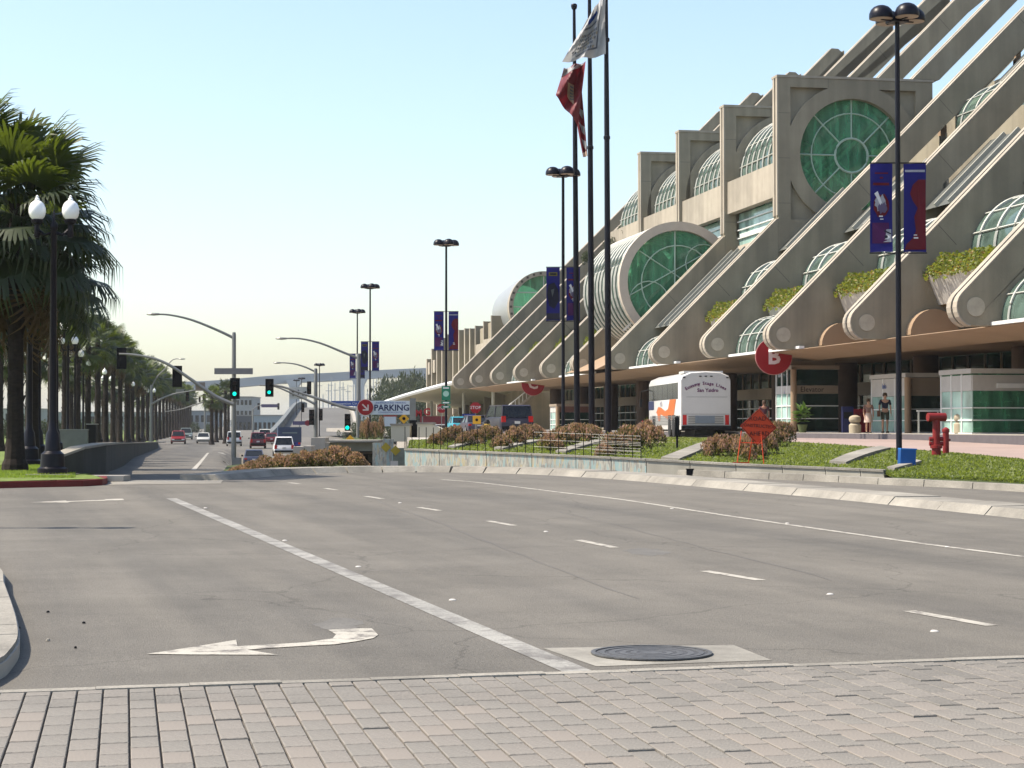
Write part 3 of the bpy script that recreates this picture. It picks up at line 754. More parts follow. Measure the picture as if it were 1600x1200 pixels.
# ---- towers (fins 4..7): vertical plates with a round window between w 35.2 and 44
WC, ZC, RC = 39.75, 17.3, 3.25
def tower_plate(y0, y1, m, hole=RC):
    q = MB(); n = 48
    w0, w1, z0, z1 = 35.2, 44.6, 5.2, 21.65
    # plate with a circular hole: ring of quads from circle to rectangle border
    def border(a):
        dx, dz = math.cos(a), math.sin(a); ts = []
        if dx > 1e-6: ts.append((w1 - WC) / dx)
        if dx < -1e-6: ts.append((w0 - WC) / dx)
        if dz > 1e-6: ts.append((z1 - ZC) / dz)
        if dz < -1e-6: ts.append((z0 - ZC) / dz)
        t = min(ts); return (WC + dx * t, ZC + dz * t)
    angs = sorted(set([2 * math.pi * k / n for k in range(n)] + [math.atan2(z - ZC, w - WC) % (2 * math.pi) for w in (w0, w1) for z in (z0, z1)]))
    inn = [(WC + hole * math.cos(a), ZC + hole * math.sin(a)) for a in angs]; out = [border(a) for a in angs]; N_ = len(angs)
    vs_ = [(x, y0, z) for x, z in inn] + [(x, y0, z) for x, z in out] + [(x, y1, z) for x, z in inn] + [(x, y1, z) for x, z in out]
    fs = []
    for k in range(N_):
        j = (k + 1) % N_
        fs += [(k, j, N_ + j, N_ + k), (2 * N_ + k, 3 * N_ + k, 3 * N_ + j, 2 * N_ + j), (k, 2 * N_ + k, 2 * N_ + j, j), (N_ + k, N_ + j, 3 * N_ + j, 3 * N_ + k)]
    return q.add(vs_, fs).mesh('tower_plate', m)
tp_back = tower_plate(.30, .62, M_con, hole=3.25)
# raised face pieces: ring + frame, leaving recessed corner pockets
def face_pieces():
    q = MB(); n = 56
    for k in range(n):
        a, c = 2 * math.pi * k / n, 2 * math.pi * (k + 1) / n
        ro = 4.12
        pr = [(WC + r_ * math.cos(t), ZC + r_ * math.sin(t)) for r_, t in ((3.25, a), (ro, a), (ro, c), (3.25, c))]
        q.prism(pr, lambda x, y: (x, 0, y), lambda x, y: (x, .298, y))
    ring = q.mesh('window_ring', M_con)
    f = MB(); s = 3.82
    f.bb((35.2, .0, 5.2), (WC - s, .297, 21.65)); f.bb((WC + s, .0, 5.2), (44.6, .297, 21.65))
    f.bb((WC - s + .001, .0, ZC + s), (WC + s - .001, .297, 21.65)); f.bb((WC - s + .001, .0, 5.2), (WC + s - .001, .297, ZC - s))
    fr = f.mesh('tower_frame', M_con)
    return ring, fr
ring_m, frame_m = face_pieces()
jb_ = [MB().bb((35.2, -.003, z), (35.92, .001, z + .022)).mesh('panel_joint', mat('panel joint', (.12, .10, .08))) for z in (14.4, 17.0, 19.6)] + [MB().bb((43.58, -.003, z), (44.6, .001, z + .022)).mesh('panel_joint', mat('panel joint', (.12, .10, .08))) for z in (15.6, 18.4)] + [MB().bb((x, -.003, 21.13), (x + .022, .001, 21.65)).mesh('panel_joint', mat('panel joint', (.12, .10, .08))) for x in (38.2, 41.3)]
edge_m = MB().bb((35.12, .0, 13.7), (35.197, .30, 21.70)).bb((35.12, .52, 13.7), (35.197, .82, 21.70)).bb((35.16, .62, 13.7), (35.198, .9, 21.6)).mesh('tower_edge', M_conL)
back_m = MB().bb((35.2, .63, 5.2), (35.9, .9, 21.6)).bb((43.9, .63, 5.2), (44.6, .9, 21.6)).bb((35.901, .63, 20.9), (43.899, .9, 21.6)).mesh('tower_rear_edge', M_con)
coping_m = MB().bb((35.1, -.04, 21.66), (44.7, .95, 21.80)).mesh('tower_coping', M_conL)
win_glass = MB(); win_glass.disc((WC, .42, ZC), 3.24, 48, 'y', .02); wg = win_glass.mesh('window_glass', M_green)
wmul = MB()
def arc_tube(cw, cz, r, y, a0, a1, th, n=24):
    return wmul.tube([(cw + r * math.cos(R(a0 + (a1 - a0) * k / n)), y, cz + r * math.sin(R(a0 + (a1 - a0) * k / n))) for k in range(n + 1)], th, 5)
arc_tube(WC, ZC, 1.0, .38, 0, 360, .07); arc_tube(WC, ZC, 2.45, .38, 0, 360, .04, 36)
arc_tube(WC, ZC, 1.35, .8, 0, 360, .06)
for a in range(0, 360, 45):
    wmul.tube([(WC + 1.0 * math.cos(R(a)), .38, ZC + 1.0 * math.sin(R(a))), (WC + 3.24 * math.cos(R(a)), .38, ZC + 3.24 * math.sin(R(a)))], .045, 4)
wm = wmul.mesh('window_mullion', mat('pale green mullion', (.40, .50, .42), .5, .05))
# cross-beams and decks behind the round windows
inner = MB()
for k in range(5): inner.bb((36 + k * 1.75, 1.2, 13.4 + k * .1), (36.25 + k * 1.75, 10, 13.6 + k * .1))
for k in range(4): inner.tube([(37.3, 1.5 + 2.4 * k, 15.2), (41.9, 2.2 + 2.4 * k, 19.6)], .12, 5)
for k in range(4): inner.tube([(37.6 + k * 1.4, 1.2, 15.0), (37.6 + k * 1.4, 9.4, 18.6)], .07, 4)
inm = inner.mesh('inner_beam', M_white)
parap = MB(); parap.bb((35.35, .62, 14.9), (35.9, DU, 16.9)); parm = parap.mesh('parapet_beam', M_conL)
sill = MB(); sill.add([(35.5, .9, 11.0), (36.0, .9, 12.9), (36.0, DU, 12.9), (35.5, DU, 11.0), (36.6, .9, 11.0), (36.6, DU, 11.0), (36.6, .9, 12.9), (36.6, DU, 12.9)],
                      [(0, 1, 2, 3), (1, 6, 7, 2), (4, 5, 7, 6), (0, 3, 5, 4), (0, 4, 6, 1), (3, 2, 7, 5)]); sillm = sill.mesh('window_sill', M_conL)
pane = MB(); pane.bb((36.1, 2.3, 12.9), (36.13, DU, 14.9)); panem = pane.mesh('window_pane', M_pale)
dpane = MB(); dpane.bb((36.1, .9, 12.9), (36.14, 2.28, 14.9)); dpanem = dpane.mesh('window_pane', M_greenD)
bars = [MB().tube([(36.02, .9, 13.35 + .52 * k), (36.02, DU, 13.35 + .52 * k)], .05, 5).mesh('window_bar', M_white) for k in range(3)]
def vault_meshes(cw, cz, r, L, nribs, a0, a1, hoops, ribm, rr=.07, glass=None):
    q = MB(); n = 24; vs_ = []
    for y in (0, L):
        for k in range(n + 1):
            a = R(a0 + (a1 - a0) * k / n); vs_.append((cw + r * math.cos(a), y, cz + r * math.sin(a)))
    q.add(vs_, [(k, k + 1, n + 2 + k, n + 1 + k) for k in range(n)])
    g_ = q.mesh('vault_glass', glass or M_vault, smooth=True)
    rb_ = MB().tube([(cw + (r + .05) * math.cos(R(a0 + (a1 - a0) * k / n)), 0, cz + (r + .05) * math.sin(R(a0 + (a1 - a0) * k / n))) for k in range(n + 1)], rr, 5).mesh('vault_rib', ribm)
    hs = [MB().tube([(cw + (r + .04) * math.cos(R(a)), 0, cz + (r + .04) * math.sin(R(a))), (cw + (r + .04) * math.cos(R(a)), L, cz + (r + .04) * math.sin(R(a)))], rr * .6, 4).mesh('vault_bar', ribm) for a in hoops]
    return g_, rb_, hs, nribs, L
def put_vault(u, V):
    g_, rb_, hs, nr, L = V
    v = bp(None, 'glass_vault', u=u, me=g_)
    for k in range(nr): link('vault_rib', rb_, v, (0, (k + .5) * L / nr, 0))
    for h in hs: link('vault_bar', h, v)
    return v
VT = vault_meshes(WC, ZC, 3.6, DU - .95, 9, 20, 200, (60, 95, 125, 150, 172), M_rib)
for i in (4, 5, 6, 7):
    u = U0 + DU * i
    t = bp(None, 'tower', u=u, me=tp_back)
    for nm, me in (('window_ring', ring_m), ('tower_frame', frame_m), ('tower_edge', edge_m), ('tower_rear_edge', back_m), ('tower_coping', coping_m), ('window_glass', wg), ('window_mullion', wm)): link(nm, me, t)
    for j_ in jb_: link('panel_joint', j_, t)
    put_vault(u + .92, VT)
    bp(None, 'inner_beam', u=u, me=inm, kind='stuff')
    pb_ = bp(None, 'parapet_beam', u=u, me=parm)
    link('window_sill', sillm, pb_); link('window_pane', panem, pb_); link('window_pane', dpanem, pb_)
    for k_ in bars: link('window_bar', k_, pb_)
# ---- ridged sloping roof strips in the bays
def ridged(w0, w1, off, L, nr=5):
    q = MB(); zt = lambda w: 5.8 + .467 + (w - 27.93) - off
    q.add([(w0, .9, zt(w0)), (w1, .9, zt(w1)), (w1, L, zt(w1)), (w0, L, zt(w0))], [(0, 1, 2, 3)])
    base = q.mesh('sloped_roof', mat('grey sloped cladding', (.10, .105, .095), .5, .1))
    r_ = MB(); r_.prism([(0, 0), (.13, 0), (.13, .2), (0, .2)], lambda x, y: (w0 - y * .7, x, zt(w0) + y * .7), lambda x, y: (w1 - y * .7, x, zt(w1) + y * .7))
    rm = r_.mesh('roof_ridge', mat('pale roof ridge', (.34, .33, .28), .5, .05))
    return base, rm
slope_hi = ridged(30.6, 35.3, 1.25, DU)
slope_mid = ridged(35.2, 38.6, 1.9, DU)
slope_top = ridged(43.2, 47.0, 2.3, DU)
def put_slope(u, S, n=7):
    o = bp(None, 'sloped_roof', u=u, me=S[0])
    for k in range(n): link('roof_ridge', S[1], o, (0, 1.2 + k * (DU - 1.4) / n, 0))
for i in (4, 5): put_slope(U0 + DU * i, slope_hi, 7)
# ---- big lower round vault between fins 5 and 7
LW, LZ, LR = 32.75, 10.7, 3.85
VB = vault_meshes(LW, LZ, LR - .12, DU * 1.02, 11, 25, 262, (), M_rib, rr=.11)
ub = U0 + DU * 5 + 2.3
put_vault(ub, VB)
bg = MB(); bg.disc((LW, .0, LZ), LR - .55, 48, 'y', .02); o = bp(bg, 'round_window', M_green, u=ub)
q = MB(); n = 56
for k in range(n):
    a, c = 2 * math.pi * k / n, 2 * math.pi * (k + 1) / n
    pr = [(LW + r_ * math.cos(t), LZ + r_ * math.sin(t)) for r_, t in ((LR - .5, a), (LR + .05, a), (LR + .05, c), (LR - .5, c))]
    q.prism(pr, lambda x, y: (x, -.32, y), lambda x, y: (x, .12, y))
link('window_ring', q.mesh('window_ring', mat('pale ring precast', (.46, .40, .33), .7, .05)), o)
wmul = MB()
rr_ = LR - .55
wmul.tube([(LW - .2, -.08, LZ + rr_), (LW - .2, -.08, LZ - rr_)], .05, 4)
arc_tube(LW, LZ, 2.4, -.08, 0, 360, .04, 30)
for cw, cz, r_ in ((LW - 1.9, LZ - 1.2, 1.3), (LW + .9, LZ - 1.3, 1.3), (LW + 1.7, LZ + 1.3, 1.2)): arc_tube(cw, cz, r_, -.08, 0, 360, .035, 20)
wmul.tube([(LW - rr_ * .95, -.08, LZ - .8), (LW + rr_ * .7, -.08, LZ + 2.2)], .035, 4); wmul.tube([(LW - 2.5, -.08, LZ + 2.0), (LW + 2.9, -.08, LZ - 1.4)], .035, 4)
link('window_mullion', wmul.mesh('window_mullion', mat('pale green mullion', (.5, .6, .5))), o)
ib = MB()
for k in range(7): ib.add([(LW - 3.4 + k * .7, 1.0 + .5 * k, LZ - 3), (LW - 3.2 + k * .7, 1.0 + .5 * k, LZ - 3), (LW + .2 + k * .7, 1.0 + .5 * k, LZ + .4), (LW + .0 + k * .7, 1.0 + .5 * k, LZ + .4)], [(0, 1, 2, 3)])
ib.bb((LW - 2.2, 3, LZ - .4), (LW - 1.9, 3.3, LZ + 3)); ib.bb((LW - 1.6, 3, LZ - .4), (LW - 1.5, 3.3, LZ + 3))
ib.add([(LW - 1, 5, LZ - .9), (LW + 1.5, 5, LZ + 1.2), (LW + .2, 5, LZ + 2.6), (LW - 1.2, 5, LZ + 1.4)], [(0, 1, 2, 3)])
bp(ib, 'inner_beam', M_white, u=ub, kind='stuff')
ap = MB(); ap.add([(27.4, -.2, 5.2), (31.0, -1.6, 7.0), (34.0, -.2, 5.9), (27.6, 10, 5.2), (31.2, 10, 7.0), (34.0, 10, 5.9)], [(0, 1, 2), (3, 5, 4), (0, 1, 4, 3), (1, 2, 5, 4), (0, 3, 5, 2)])
bp(ap, 'vault_base', M_conT, u=ub)
# ---- bays: planters, mid vaults, upper vaults, canopies
pl = MB(); pl.prism([(31.5, 6.55), (31.0, 7.75), (31.12, 7.8), (32.6, 7.8), (32.6, 6.55)], lambda x, y: (x, .92, y), lambda x, y: (x, DU - .02, y)); plm = pl.mesh('planter', M_shrubW)
VM = vault_meshes(35.15, 8.7, 2.25, DU - .95, 6, 60, 185, (85, 110, 135, 160), M_rib, rr=.075)
VU = vault_meshes(43.7, 17.1, 2.3, DU - .95, 6, 60, 190, (85, 110, 135, 160), M_rib, rr=.06)
VC = vault_meshes(31.2, 5.3, 1.85, DU - .95, 7, 92, 180, (115, 150), M_rib, rr=.05)
postm = MB().bb((41.0, .95, 14.2), (41.35, 1.3, 17.6)).bb((49.2, .95, 20.2), (49.5, 1.3, 25.6)).bb((45.3, .95, 17.0), (45.6, 1.3, 21.9)).mesh('roof_post', M_conT)
terr = MB()
terr.bb((36.3, .9, 10.0), (37.0, DU, 12.6)); terr.bb((33.0, .9, 6.4), (33.3, DU, 8.3)); terr.bb((37.0, .9, 12.4), (41, DU, 12.6))
terr.bb((46.0, .9, 15), (46.4, DU, 20.0)); terr.bb((46.4, .9, 19.8), (50, DU, 20.0)); terr.bb((40.9, .9, 12.61), (41.3, DU, 17.0))
terrm = terr.mesh('terrace_wall', M_con)
leafq = None
def leaf_mass(name, m, boxfn, n, size, seed, flat=.5):
    rnd = random.Random(seed); q = MB(); vs_ = []; fs = []
    for k in range(n):
        c = boxfn(rnd); 
        a, t = rnd.uniform(0, 2 * math.pi), rnd.uniform(-1, 1) * (1 - flat) + (.2)
        d = Vector((math.cos(a) * math.cos(t), math.sin(a) * math.cos(t), math.sin(t)))
        s_ = size * rnd.uniform(.6, 1.4); q2 = d.cross(Vector((rnd.uniform(-1, 1), rnd.uniform(-1, 1), rnd.uniform(-1, 1)))).normalized() * s_ * .45
        c = Vector(c); i = len(vs_)
        vs_ += [c, c + d * s_ * .5 + q2, c + d * s_, c + d * s_ * .5 - q2]; fs.append((i, i + 1, i + 2, i + 3))
    q.add(vs_, fs); return q.mesh(name, m)
def planter_fn(r):
    y = r.uniform(.95, DU - .1); lump = .5 + .35 * math.sin(y * 2.1) + .2 * math.sin(y * 5.3 + 1)
    w = r.uniform(-1, 1); h = math.sqrt(max(0, 1 - w * w))
    return (31.75 + w * .95, y, 7.65 + (h * (.55 + .45 * lump)) * r.uniform(.55, 1) - (.28 * r.random() if w < -.6 else 0))
pf1 = leaf_mass('planter_foliage', M_plant, planter_fn, 4600, .17, 1); pf2 = leaf_mass('planter_flowers', M_plant2, planter_fn, 1100, .14, 2)
arch = MB(); n = 14
arch.prism([(31.1 + 1.05 * math.cos(R(180 - 180 * k / n)), 5.3 + 1.05 * math.sin(R(180 - 180 * k / n))) for k in range(n + 1)], lambda x, y: (x, DU - .55, y), lambda x, y: (x, DU - .01, y))
archm = arch.mesh('canopy_arch', M_conT)
for i in (-2, -1, 0, 1, 2, 3):
    u = U0 + DU * i
    p_ = bp(None, 'planter', u=u, me=plm)
    f_ = link('planter_foliage', pf1, p_); f_['kind'] = 'stuff'; f_ = link('planter_flowers', pf2, p_); f_['kind'] = 'stuff'
    put_vault(u + .92, VM)
    if i < 3: put_vault(u + .92, VU)
    put_slope(u, slope_mid, 6); put_slope(u, slope_top, 6)
    bp(None, 'terrace_wall', u=u, me=terrm); bp(None, 'roof_post', u=u, me=postm, kind=None)
for i in (6, 7, 8, 9, 10):
    u = U0 + DU * i
    p_ = bp(None, 'planter', u=u, me=plm); f_ = link('planter_foliage', pf1, p_); f_['kind'] = 'stuff'
    bp(None, 'terrace_wall', u=u, me=terrm)
    put_slope(u, slope_mid, 6)
for i in (4, 5): bp(None, 'terrace_box', u=U0 + DU * i, me=MB().bb((30.7, .92, 5.9), (31.9, DU - 3.2, 7.9)).mesh('terrace_box', M_shrubW) if i == 4 else bpy.data.meshes['terrace_box'])
for i in (-1, 2, 4, 6, 8):
    c_ = put_vault(U0 + DU * i + .92, VC); link('canopy_beam', MB().bb((28.95, -1.5, 5.15), (29.2, DU - .95, 5.27)).mesh('canopy_beam', M_white), c_)
for i in (0, 1): bp(None, 'canopy_arch', u=U0 + DU * i, me=archm); 
# soffit slabs and edge, one per bay
sof = MB(); sof.bb((31.0, .0, 4.93), (37.2, DU - .01, 5.12)); sofm = sof.mesh('canopy_soffit', M_conT)
fas = MB(); fas.prism([(29.15, 5.13), (31.6, 4.80), (31.6, 4.91), (29.3, 5.17)], lambda x, y: (x, 0, y), lambda x, y: (x, DU - .01, y)); fasm = fas.mesh('canopy_fascia', M_conT)
col_m = MB().lathe([(.58, 1.25), (.58, 4.9)], 20, (35.5, .45, 0)).mesh('column', M_conD, smooth=True)
for i in range(-2, 11):
    u = U0 + DU * i
    bp(None, 'canopy_soffit', u=u, me=sofm); bp(None, 'canopy_fascia', u=u, me=fasm)
    bp(None, 'column', u=u, me=col_m)
# storefront per bay
glassb = MB().bb((37.5, .05, 1.5), (37.54, DU - .05, 3.25)).mesh('storefront_glass', M_greenD)
glasst = MB().bb((37.5, .05, 3.95), (37.54, DU - .05, 4.92)).mesh('transom_glass', M_greenD)
fasb = MB().bb((37.2, .0, 3.26), (37.56, DU - .01, 3.94)).mesh('storefront_fascia', M_fascia)
mulv = MB().bb((37.40, -.04, 1.3), (37.49, .04, 4.9)).mesh('storefront_mullion', M_fascia)
mulh = MB().bb((37.40, .05, -.03), (37.488, DU - .05, .03)).mesh('storefront_rail', M_white)
backw = MB().bb((42.5, 0, 1.3), (42.7, DU, 5)).bb((37.6, 0, 1.29), (42.5, DU, 1.31)).mesh('lobby_wall', mat('lobby wall', (.10, .09, .07), .8, .3, .6))
lobby_bits = MB()
rnd = random.Random(4)
for k in range(9): 
    y_ = rnd.uniform(.5, 9.5); lobby_bits.bb((38.5 + rnd.random() * 2, y_, 1.3), (39.2 + rnd.random(), y_ + rnd.uniform(.3, 1.2), rnd.uniform(2, 3.6)))
lobm = lobby_bits.mesh('lobby_counter', mat('lobby counter', (.22, .2, .15), .7, .5, 1))
for i in range(-2, 11):
    u = U0 + DU * i
    s_ = bp(None, 'storefront', u=u, me=glassb)
    link('transom_glass', glasst, s_); link('storefront_fascia', fasb, s_)
    for k in range(7): link('storefront_mullion', mulv, s_, (0, .1 + k * (DU - .2) / 6, 0)) if k < 6 else None
    for z in (1.5, 2.1, 2.7): link('storefront_rail', mulh, s_, (0, 0, z))
    bp(None, 'lobby_wall', u=u, me=backw)
    bp(None, 'lobby_counter', u=u, me=lobm, kind='stuff')
# main mass behind, so the sky does not show through the lower storeys
mass = MB(); mass.bb((46.5, -40, 1.3), (62, 125, 19.7)); mass.bb((53.5, -40, 19.71), (62, 125, 24)); mass.bb((36.6, 126, 1.3), (50, 192, 8.6)); mass.bb((42.8, -40, 1.3), (46.4, 125, 15))
bp(mass, 'rear_wall', M_con, u=U0)
# far domed vault
q = MB(); n = 28; CW, CZ, CR = 39.6, 13.9, 3.6; vs_ = []; rows = 8
uf = (198 - 39.6 * math.sin(PHI)) / math.cos(PHI)
for j in range(rows + 1):
    t = j / rows; r_ = CR * (1 if t < .35 else 1 - .18 * (t - .35)); y = uf + 1.0 + t * 12
    for k in range(n + 1):
        a = R(-30 + 240 * k / n); vs_.append((CW + r_ * math.cos(a), y, CZ + r_ * math.sin(a)))
q.add(vs_, [(j * (n + 1) + k, j * (n + 1) + k + 1, (j + 1) * (n + 1) + k + 1, (j + 1) * (n + 1) + k) for j in range(rows) for k in range(n)])
dv = bp(q, 'domed_vault', mat('grey metal vault', (.30, .31, .31), .45, .1, metal=.3), smooth=True)
q = MB()
for r0, r1, y0, y1 in ((CR - .35, CR + .12, uf, uf + .5), (CR - .3, CR + .05, uf + .8, uf + 1.3)):
    for k in range(48):
        a, c = 2 * math.pi * k / 48, 2 * math.pi * (k + 1) / 48
        q.prism([(CW + r_ * math.cos(t), CZ + r_ * math.sin(t)) for r_, t in ((r0, a), (r1, a), (r1, c), (r0, c))], lambda x, y: (x, y0, y), lambda x, y: (x, y1, y))
link('vault_ring', q.mesh('vault_ring', M_conL), dv)
q = MB()
for k in range(30):
    a = 2 * math.pi * k / 30; q.lathe([(.07, -.02), (.07, .02)], 6, (0, 0, 0)) if False else q.box((CW + (CR - .1) * math.cos(a), uf - .02, CZ + (CR - .1) * math.sin(a)), (.22, .06, .22))
link('ring_bolt', q.mesh('ring_bolt', M_groove), dv)['kind'] = 'stuff'
link('vault_window', MB().disc((CW, uf + .3, CZ), CR - .34, 40, 'y', .02).mesh('vault_window', M_green), dv)
q = MB(); q.bb((CW - .05, uf + .2, CZ - 3.2), (CW + .05, uf + .28, CZ + 3.2)); q.bb((CW - 3.2, uf + .2, CZ - .05), (CW + 3.2, uf + .28, CZ + .05)); q.bb((CW - 3, uf + .2, CZ + 1.45), (CW + 3, uf + .28, CZ + 1.55))
link('window_mullion', q.mesh('window_mullion', M_rib), dv)
# far stepped towers and fluted wing
for x, yt, Z, w1 in ((769, 493, 203, 39), (757, 502, 209, 39), (744, 509, 216, 39), (735, 515, 221, 39)):
    w = (x - 240) * math.cos(PHI) * Z / F; u = (Z - w * math.sin(PHI)) / math.cos(PHI); z = 1.6 + (666 - yt) * Z / F
    t = MB().bb((w, 0, 1.3), (w + 3.6, .5, z)).bb((w + .25, .51, 8.2), (w + .6, 6.4, z - 2.6)).bb((w + .6, .52, z - 2.4), (w + 3.4, 6.4, z - .5)).mesh('stepped_tower', M_con)
    o = bp(None, 'stepped_tower', u=u, me=t)
    link('tower_edge', MB().bb((w - .1, -.02, 6), (w - .002, .4, z + .03)).mesh('tower_edge', M_conL), o)
    link('parapet_panel', MB().bb((w + .1, .53, z - 4.6), (w + .245, 6.4, z - 2.3)).mesh('parapet_panel', M_conL), o)
prevs = None
for k, x in enumerate((728, 720, 711, 702, 693, 685, 677, 669, 661.5)):
    Z = 35.81 * F / (x - 240) * .985; w = 35.2; u = (Z - w * math.sin(PHI)) / math.cos(PHI)
    yt = lerp_tab([(661, 562), (664, 556), (669, 545), (677, 534), (690, 524), (705, 517), (720, 513), (745, 513)], x); z = 1.6 + (666 - yt) * Z / F
    o = bp(None, 'wing_pilaster', u=u, me=MB().bb((w, 0, 1.3), (w + 1.0, .7, z)).mesh('wing_pilaster', M_con))
    link('pilaster_edge', MB().bb((w - .08, -.01, 3), (w - .002, .6, z + .02)).mesh('pilaster_edge', M_conL), o)
    link('wing_panel', MB().bb((w + .7, .71, 1.3), (w + .95, 5.6, z - .3)).mesh('wing_panel', M_con), o)
for k, (x, y0, y1) in enumerate(((668, 566, 585), (676, 562, 582))):
    Z = 35.6 * F / (x - 240); u = (Z - 35.1 * math.sin(PHI)) / math.cos(PHI)
    bp(MB().bb((35.25, 0, 1.6 + (666 - y1) * Z / F), (35.4, 3.2, 1.6 + (666 - y0) * Z / F)), 'wing_parapet', M_conL, u=u)
# awning roof at the far end
q = MB(); na = 14; A = [P(600, 629, 225), P(630, 619, 214), P(665, 609, 203), P(700, 600, 193), P(716, 597, 188)]
A = smooth_line(A, 3); vs_ = []
for p in A:
    for s_ in range(6):
        t = s_ / 5; vs_.append(Vector((p.x + 9 * t, p.y + 2 * t, p.z + .9 * math.sin(math.pi * t) * .6 - .9 * t)))
q.add([v - bld.location for v in vs_], [(j * 6 + k, j * 6 + k + 1, (j + 1) * 6 + k + 1, (j + 1) * 6 + k) for j in range(len(A) - 1) for k in range(5)])
aw = thing('canopy_roof', 'long pale curved canopy roof reaching out past the far end of the building', 'canopy', bld.location)
q.build('roof_sheet', mat('pale canopy sheet', (.42, .40, .28), .7, .08), aw)
q = MB(); q.tube([p - bld.location for p in A], .22, 6).build('roof_edge', M_white, aw)
for j in (2, 6, 10):
    p = A[j] + Vector((4, 1, 0)); MB().tube([(p.x - bld.location.x, p.y - bld.location.y, 1.0 - 1.3), (p.x - bld.location.x, p.y - bld.location.y, p.z - 1.3 - .3)], .16, 8).build('canopy_post', M_rib, aw)
# ---- round letter signs hanging from the canopy
def letter_sign(ch, x, y, Z, r, label):
    p = P(x, y, Z); t = thing('entrance_sign', label, 'sign', p, PHI * .2)
    MB().disc((0, 0, 0), r, 40, 'y', .10).build('sign_disc', M_red, t, smooth=True)
    MB().disc((0, .03, 0), r + .03, 40, 'y', .08).build('sign_rim', mat('pink sign rim', (.45, .22, .2)), t, smooth=True)
    text(ch, 1.12 * r / .9, mat('sign letter', (.62, .50, .50)), t, (0, -.055, -.02), depth=.006, bold=.035)
    MB().tube([(-.3, .0, r), (-.3, .0, r + .35)], .03, 6).build('hanger', M_white, t); MB().tube([(.3, .0, r), (.3, .0, r + .35)], .03, 6).build('hanger', M_white, t)
letter_sign('B', 1209, 557, 92, .86, 'round red sign with a pale letter B under the canopy')
letter_sign('C', 833, 600, 155, .92, 'round red sign with a pale letter C under the canopy')
# ---- glass kiosks at the entrances
def kiosk(Z, wl, ww, ll, z1, label, cat, band=M_fascia, top=None, sign=None, glass=M_greenD, zband=(.58, .70), post=True, side=M_shrubW):
    u = (Z - wl * math.sin(PHI)) / math.cos(PHI)
    t = thing('entrance_kiosk', label, cat, B(u, wl, 1.302), PHI); H = z1 - 1.302
    b0, b1 = H * zband[0], H * zband[1]
    for a, c in ((0.06, b0 - .01), (b1 + .01, H - .2)):
        MB().bb((.05, .02, a), (ww, .05, c)).build('front_glass', glass, t); MB().bb((.02, .06, a), (.05, ll, c)).build('side_glass', M_pale if a < .1 else glass, t)
    MB().bb((.0, .0, b0), (ww, .06, b1)).build('name_band', band, t)
    MB().bb((-.02, .07, b0), (.05, ll, b1)).build('side_panel', side, t)
    MB().bb((-.1, -.06, H - .19), (ww + .05, ll + .05, H)).build('roof', top or M_fascia, t)
    for z in [H * k for k in (.0, .20, .39)]: 
        MB().bb((.04, -.01, z), (ww, .018, z + .045)).build('rail', M_white, t); MB().bb((-.03, .02, z), (.0185, ll, z + .045)).build('rail', M_white, t)
    for y in (ll * .33, ll * .66, ll): MB().bb((-.03, y, .05), (.018, y + .06, H - .2)).build('side_mullion', M_white, t)
    if post: MB().lathe([(.15, 0), (.15, H - .2)], 12, (-.03, -.16, 0)).build('corner_post', M_conT, t, smooth=True)
    if sign: text(sign, .36, M_blackm, t, (ww * .42, -.006, (b0 + b1) / 2), depth=.004)
    return t
k1 = kiosk(93, 30.45, 2.3, 2.5, 4.55, 'glass elevator kiosk with a fascia reading Elevator, right of the round B sign', 'kiosk', sign='Elevator')
text('i', .3, M_blueS, k1, (-.035, 1.2, 1.95), (math.pi / 2, 0, -math.pi / 2), depth=.004)
k2 = kiosk(84.5, 32.6, 1.6, 4.2, 3.95, 'beige and glass kiosk behind the two pedestrians, white panel on its side', 'kiosk', zband=(.62, .92), top=M_shrubW)
text('Info', .34, M_blueS, k2, (-.035, 2.6, 2.1), (math.pi / 2, 0, -math.pi / 2), depth=.004)
k3 = kiosk(75, 31.45, 3.6, 3.0, 3.86, 'white framed glass ticket kiosk with three rows of panes at the kerb corner', 'kiosk', band=M_shrubW, top=M_shrubW, zband=(.66, .90), post=False, glass=M_green)
MB().bb((1.0, -.06, 1.80), (3.6, -.01, 1.98)).build('light_strip', M_white, k3)
MB().bb((.9, .6, .02), (1.6, 1.2, 1.55)).bb((2.3, 1.0, .02), (3.2, 1.6, 1.2)).build('counter', M_dark, k3)
k4 = kiosk(146, 30.2, 2.6, 2.6, 3.3, 'small glass kiosk with a dark brown band, right of the round C sign', 'kiosk', band=mat('brown band', (.12, .05, .04)), zband=(.68, .95))
# ---- stairs beyond sign C
p0 = P(788, 655, 165); st = thing('staircase', 'pale open staircase rising under the fins behind the parked van', 'staircase', p0)
p1 = P(834, 618, 165) - p0
for off in (0, 1.6):
    MB().tube([(0, off, .1), (p1.x, off, p1.z + .1)], .13, 6).build('stringer', M_conL, st); MB().tube([(0, off, .9), (p1.x, off, p1.z + .9)], .05, 6).build('handrail', M_white, st)
for k in range(13):
    t = (k + .5) / 13; MB().box((p1.x * t, .8, p1.z * t), (.3, 1.6, .05)).build('step', M_conL, st)
for k in range(9):
    t = k / 8; MB().tube([(p1.x * t, 0, p1.z * t), (p1.x * t, 0, p1.z * t + .9)], .025, 4).build('baluster', M_white, st)
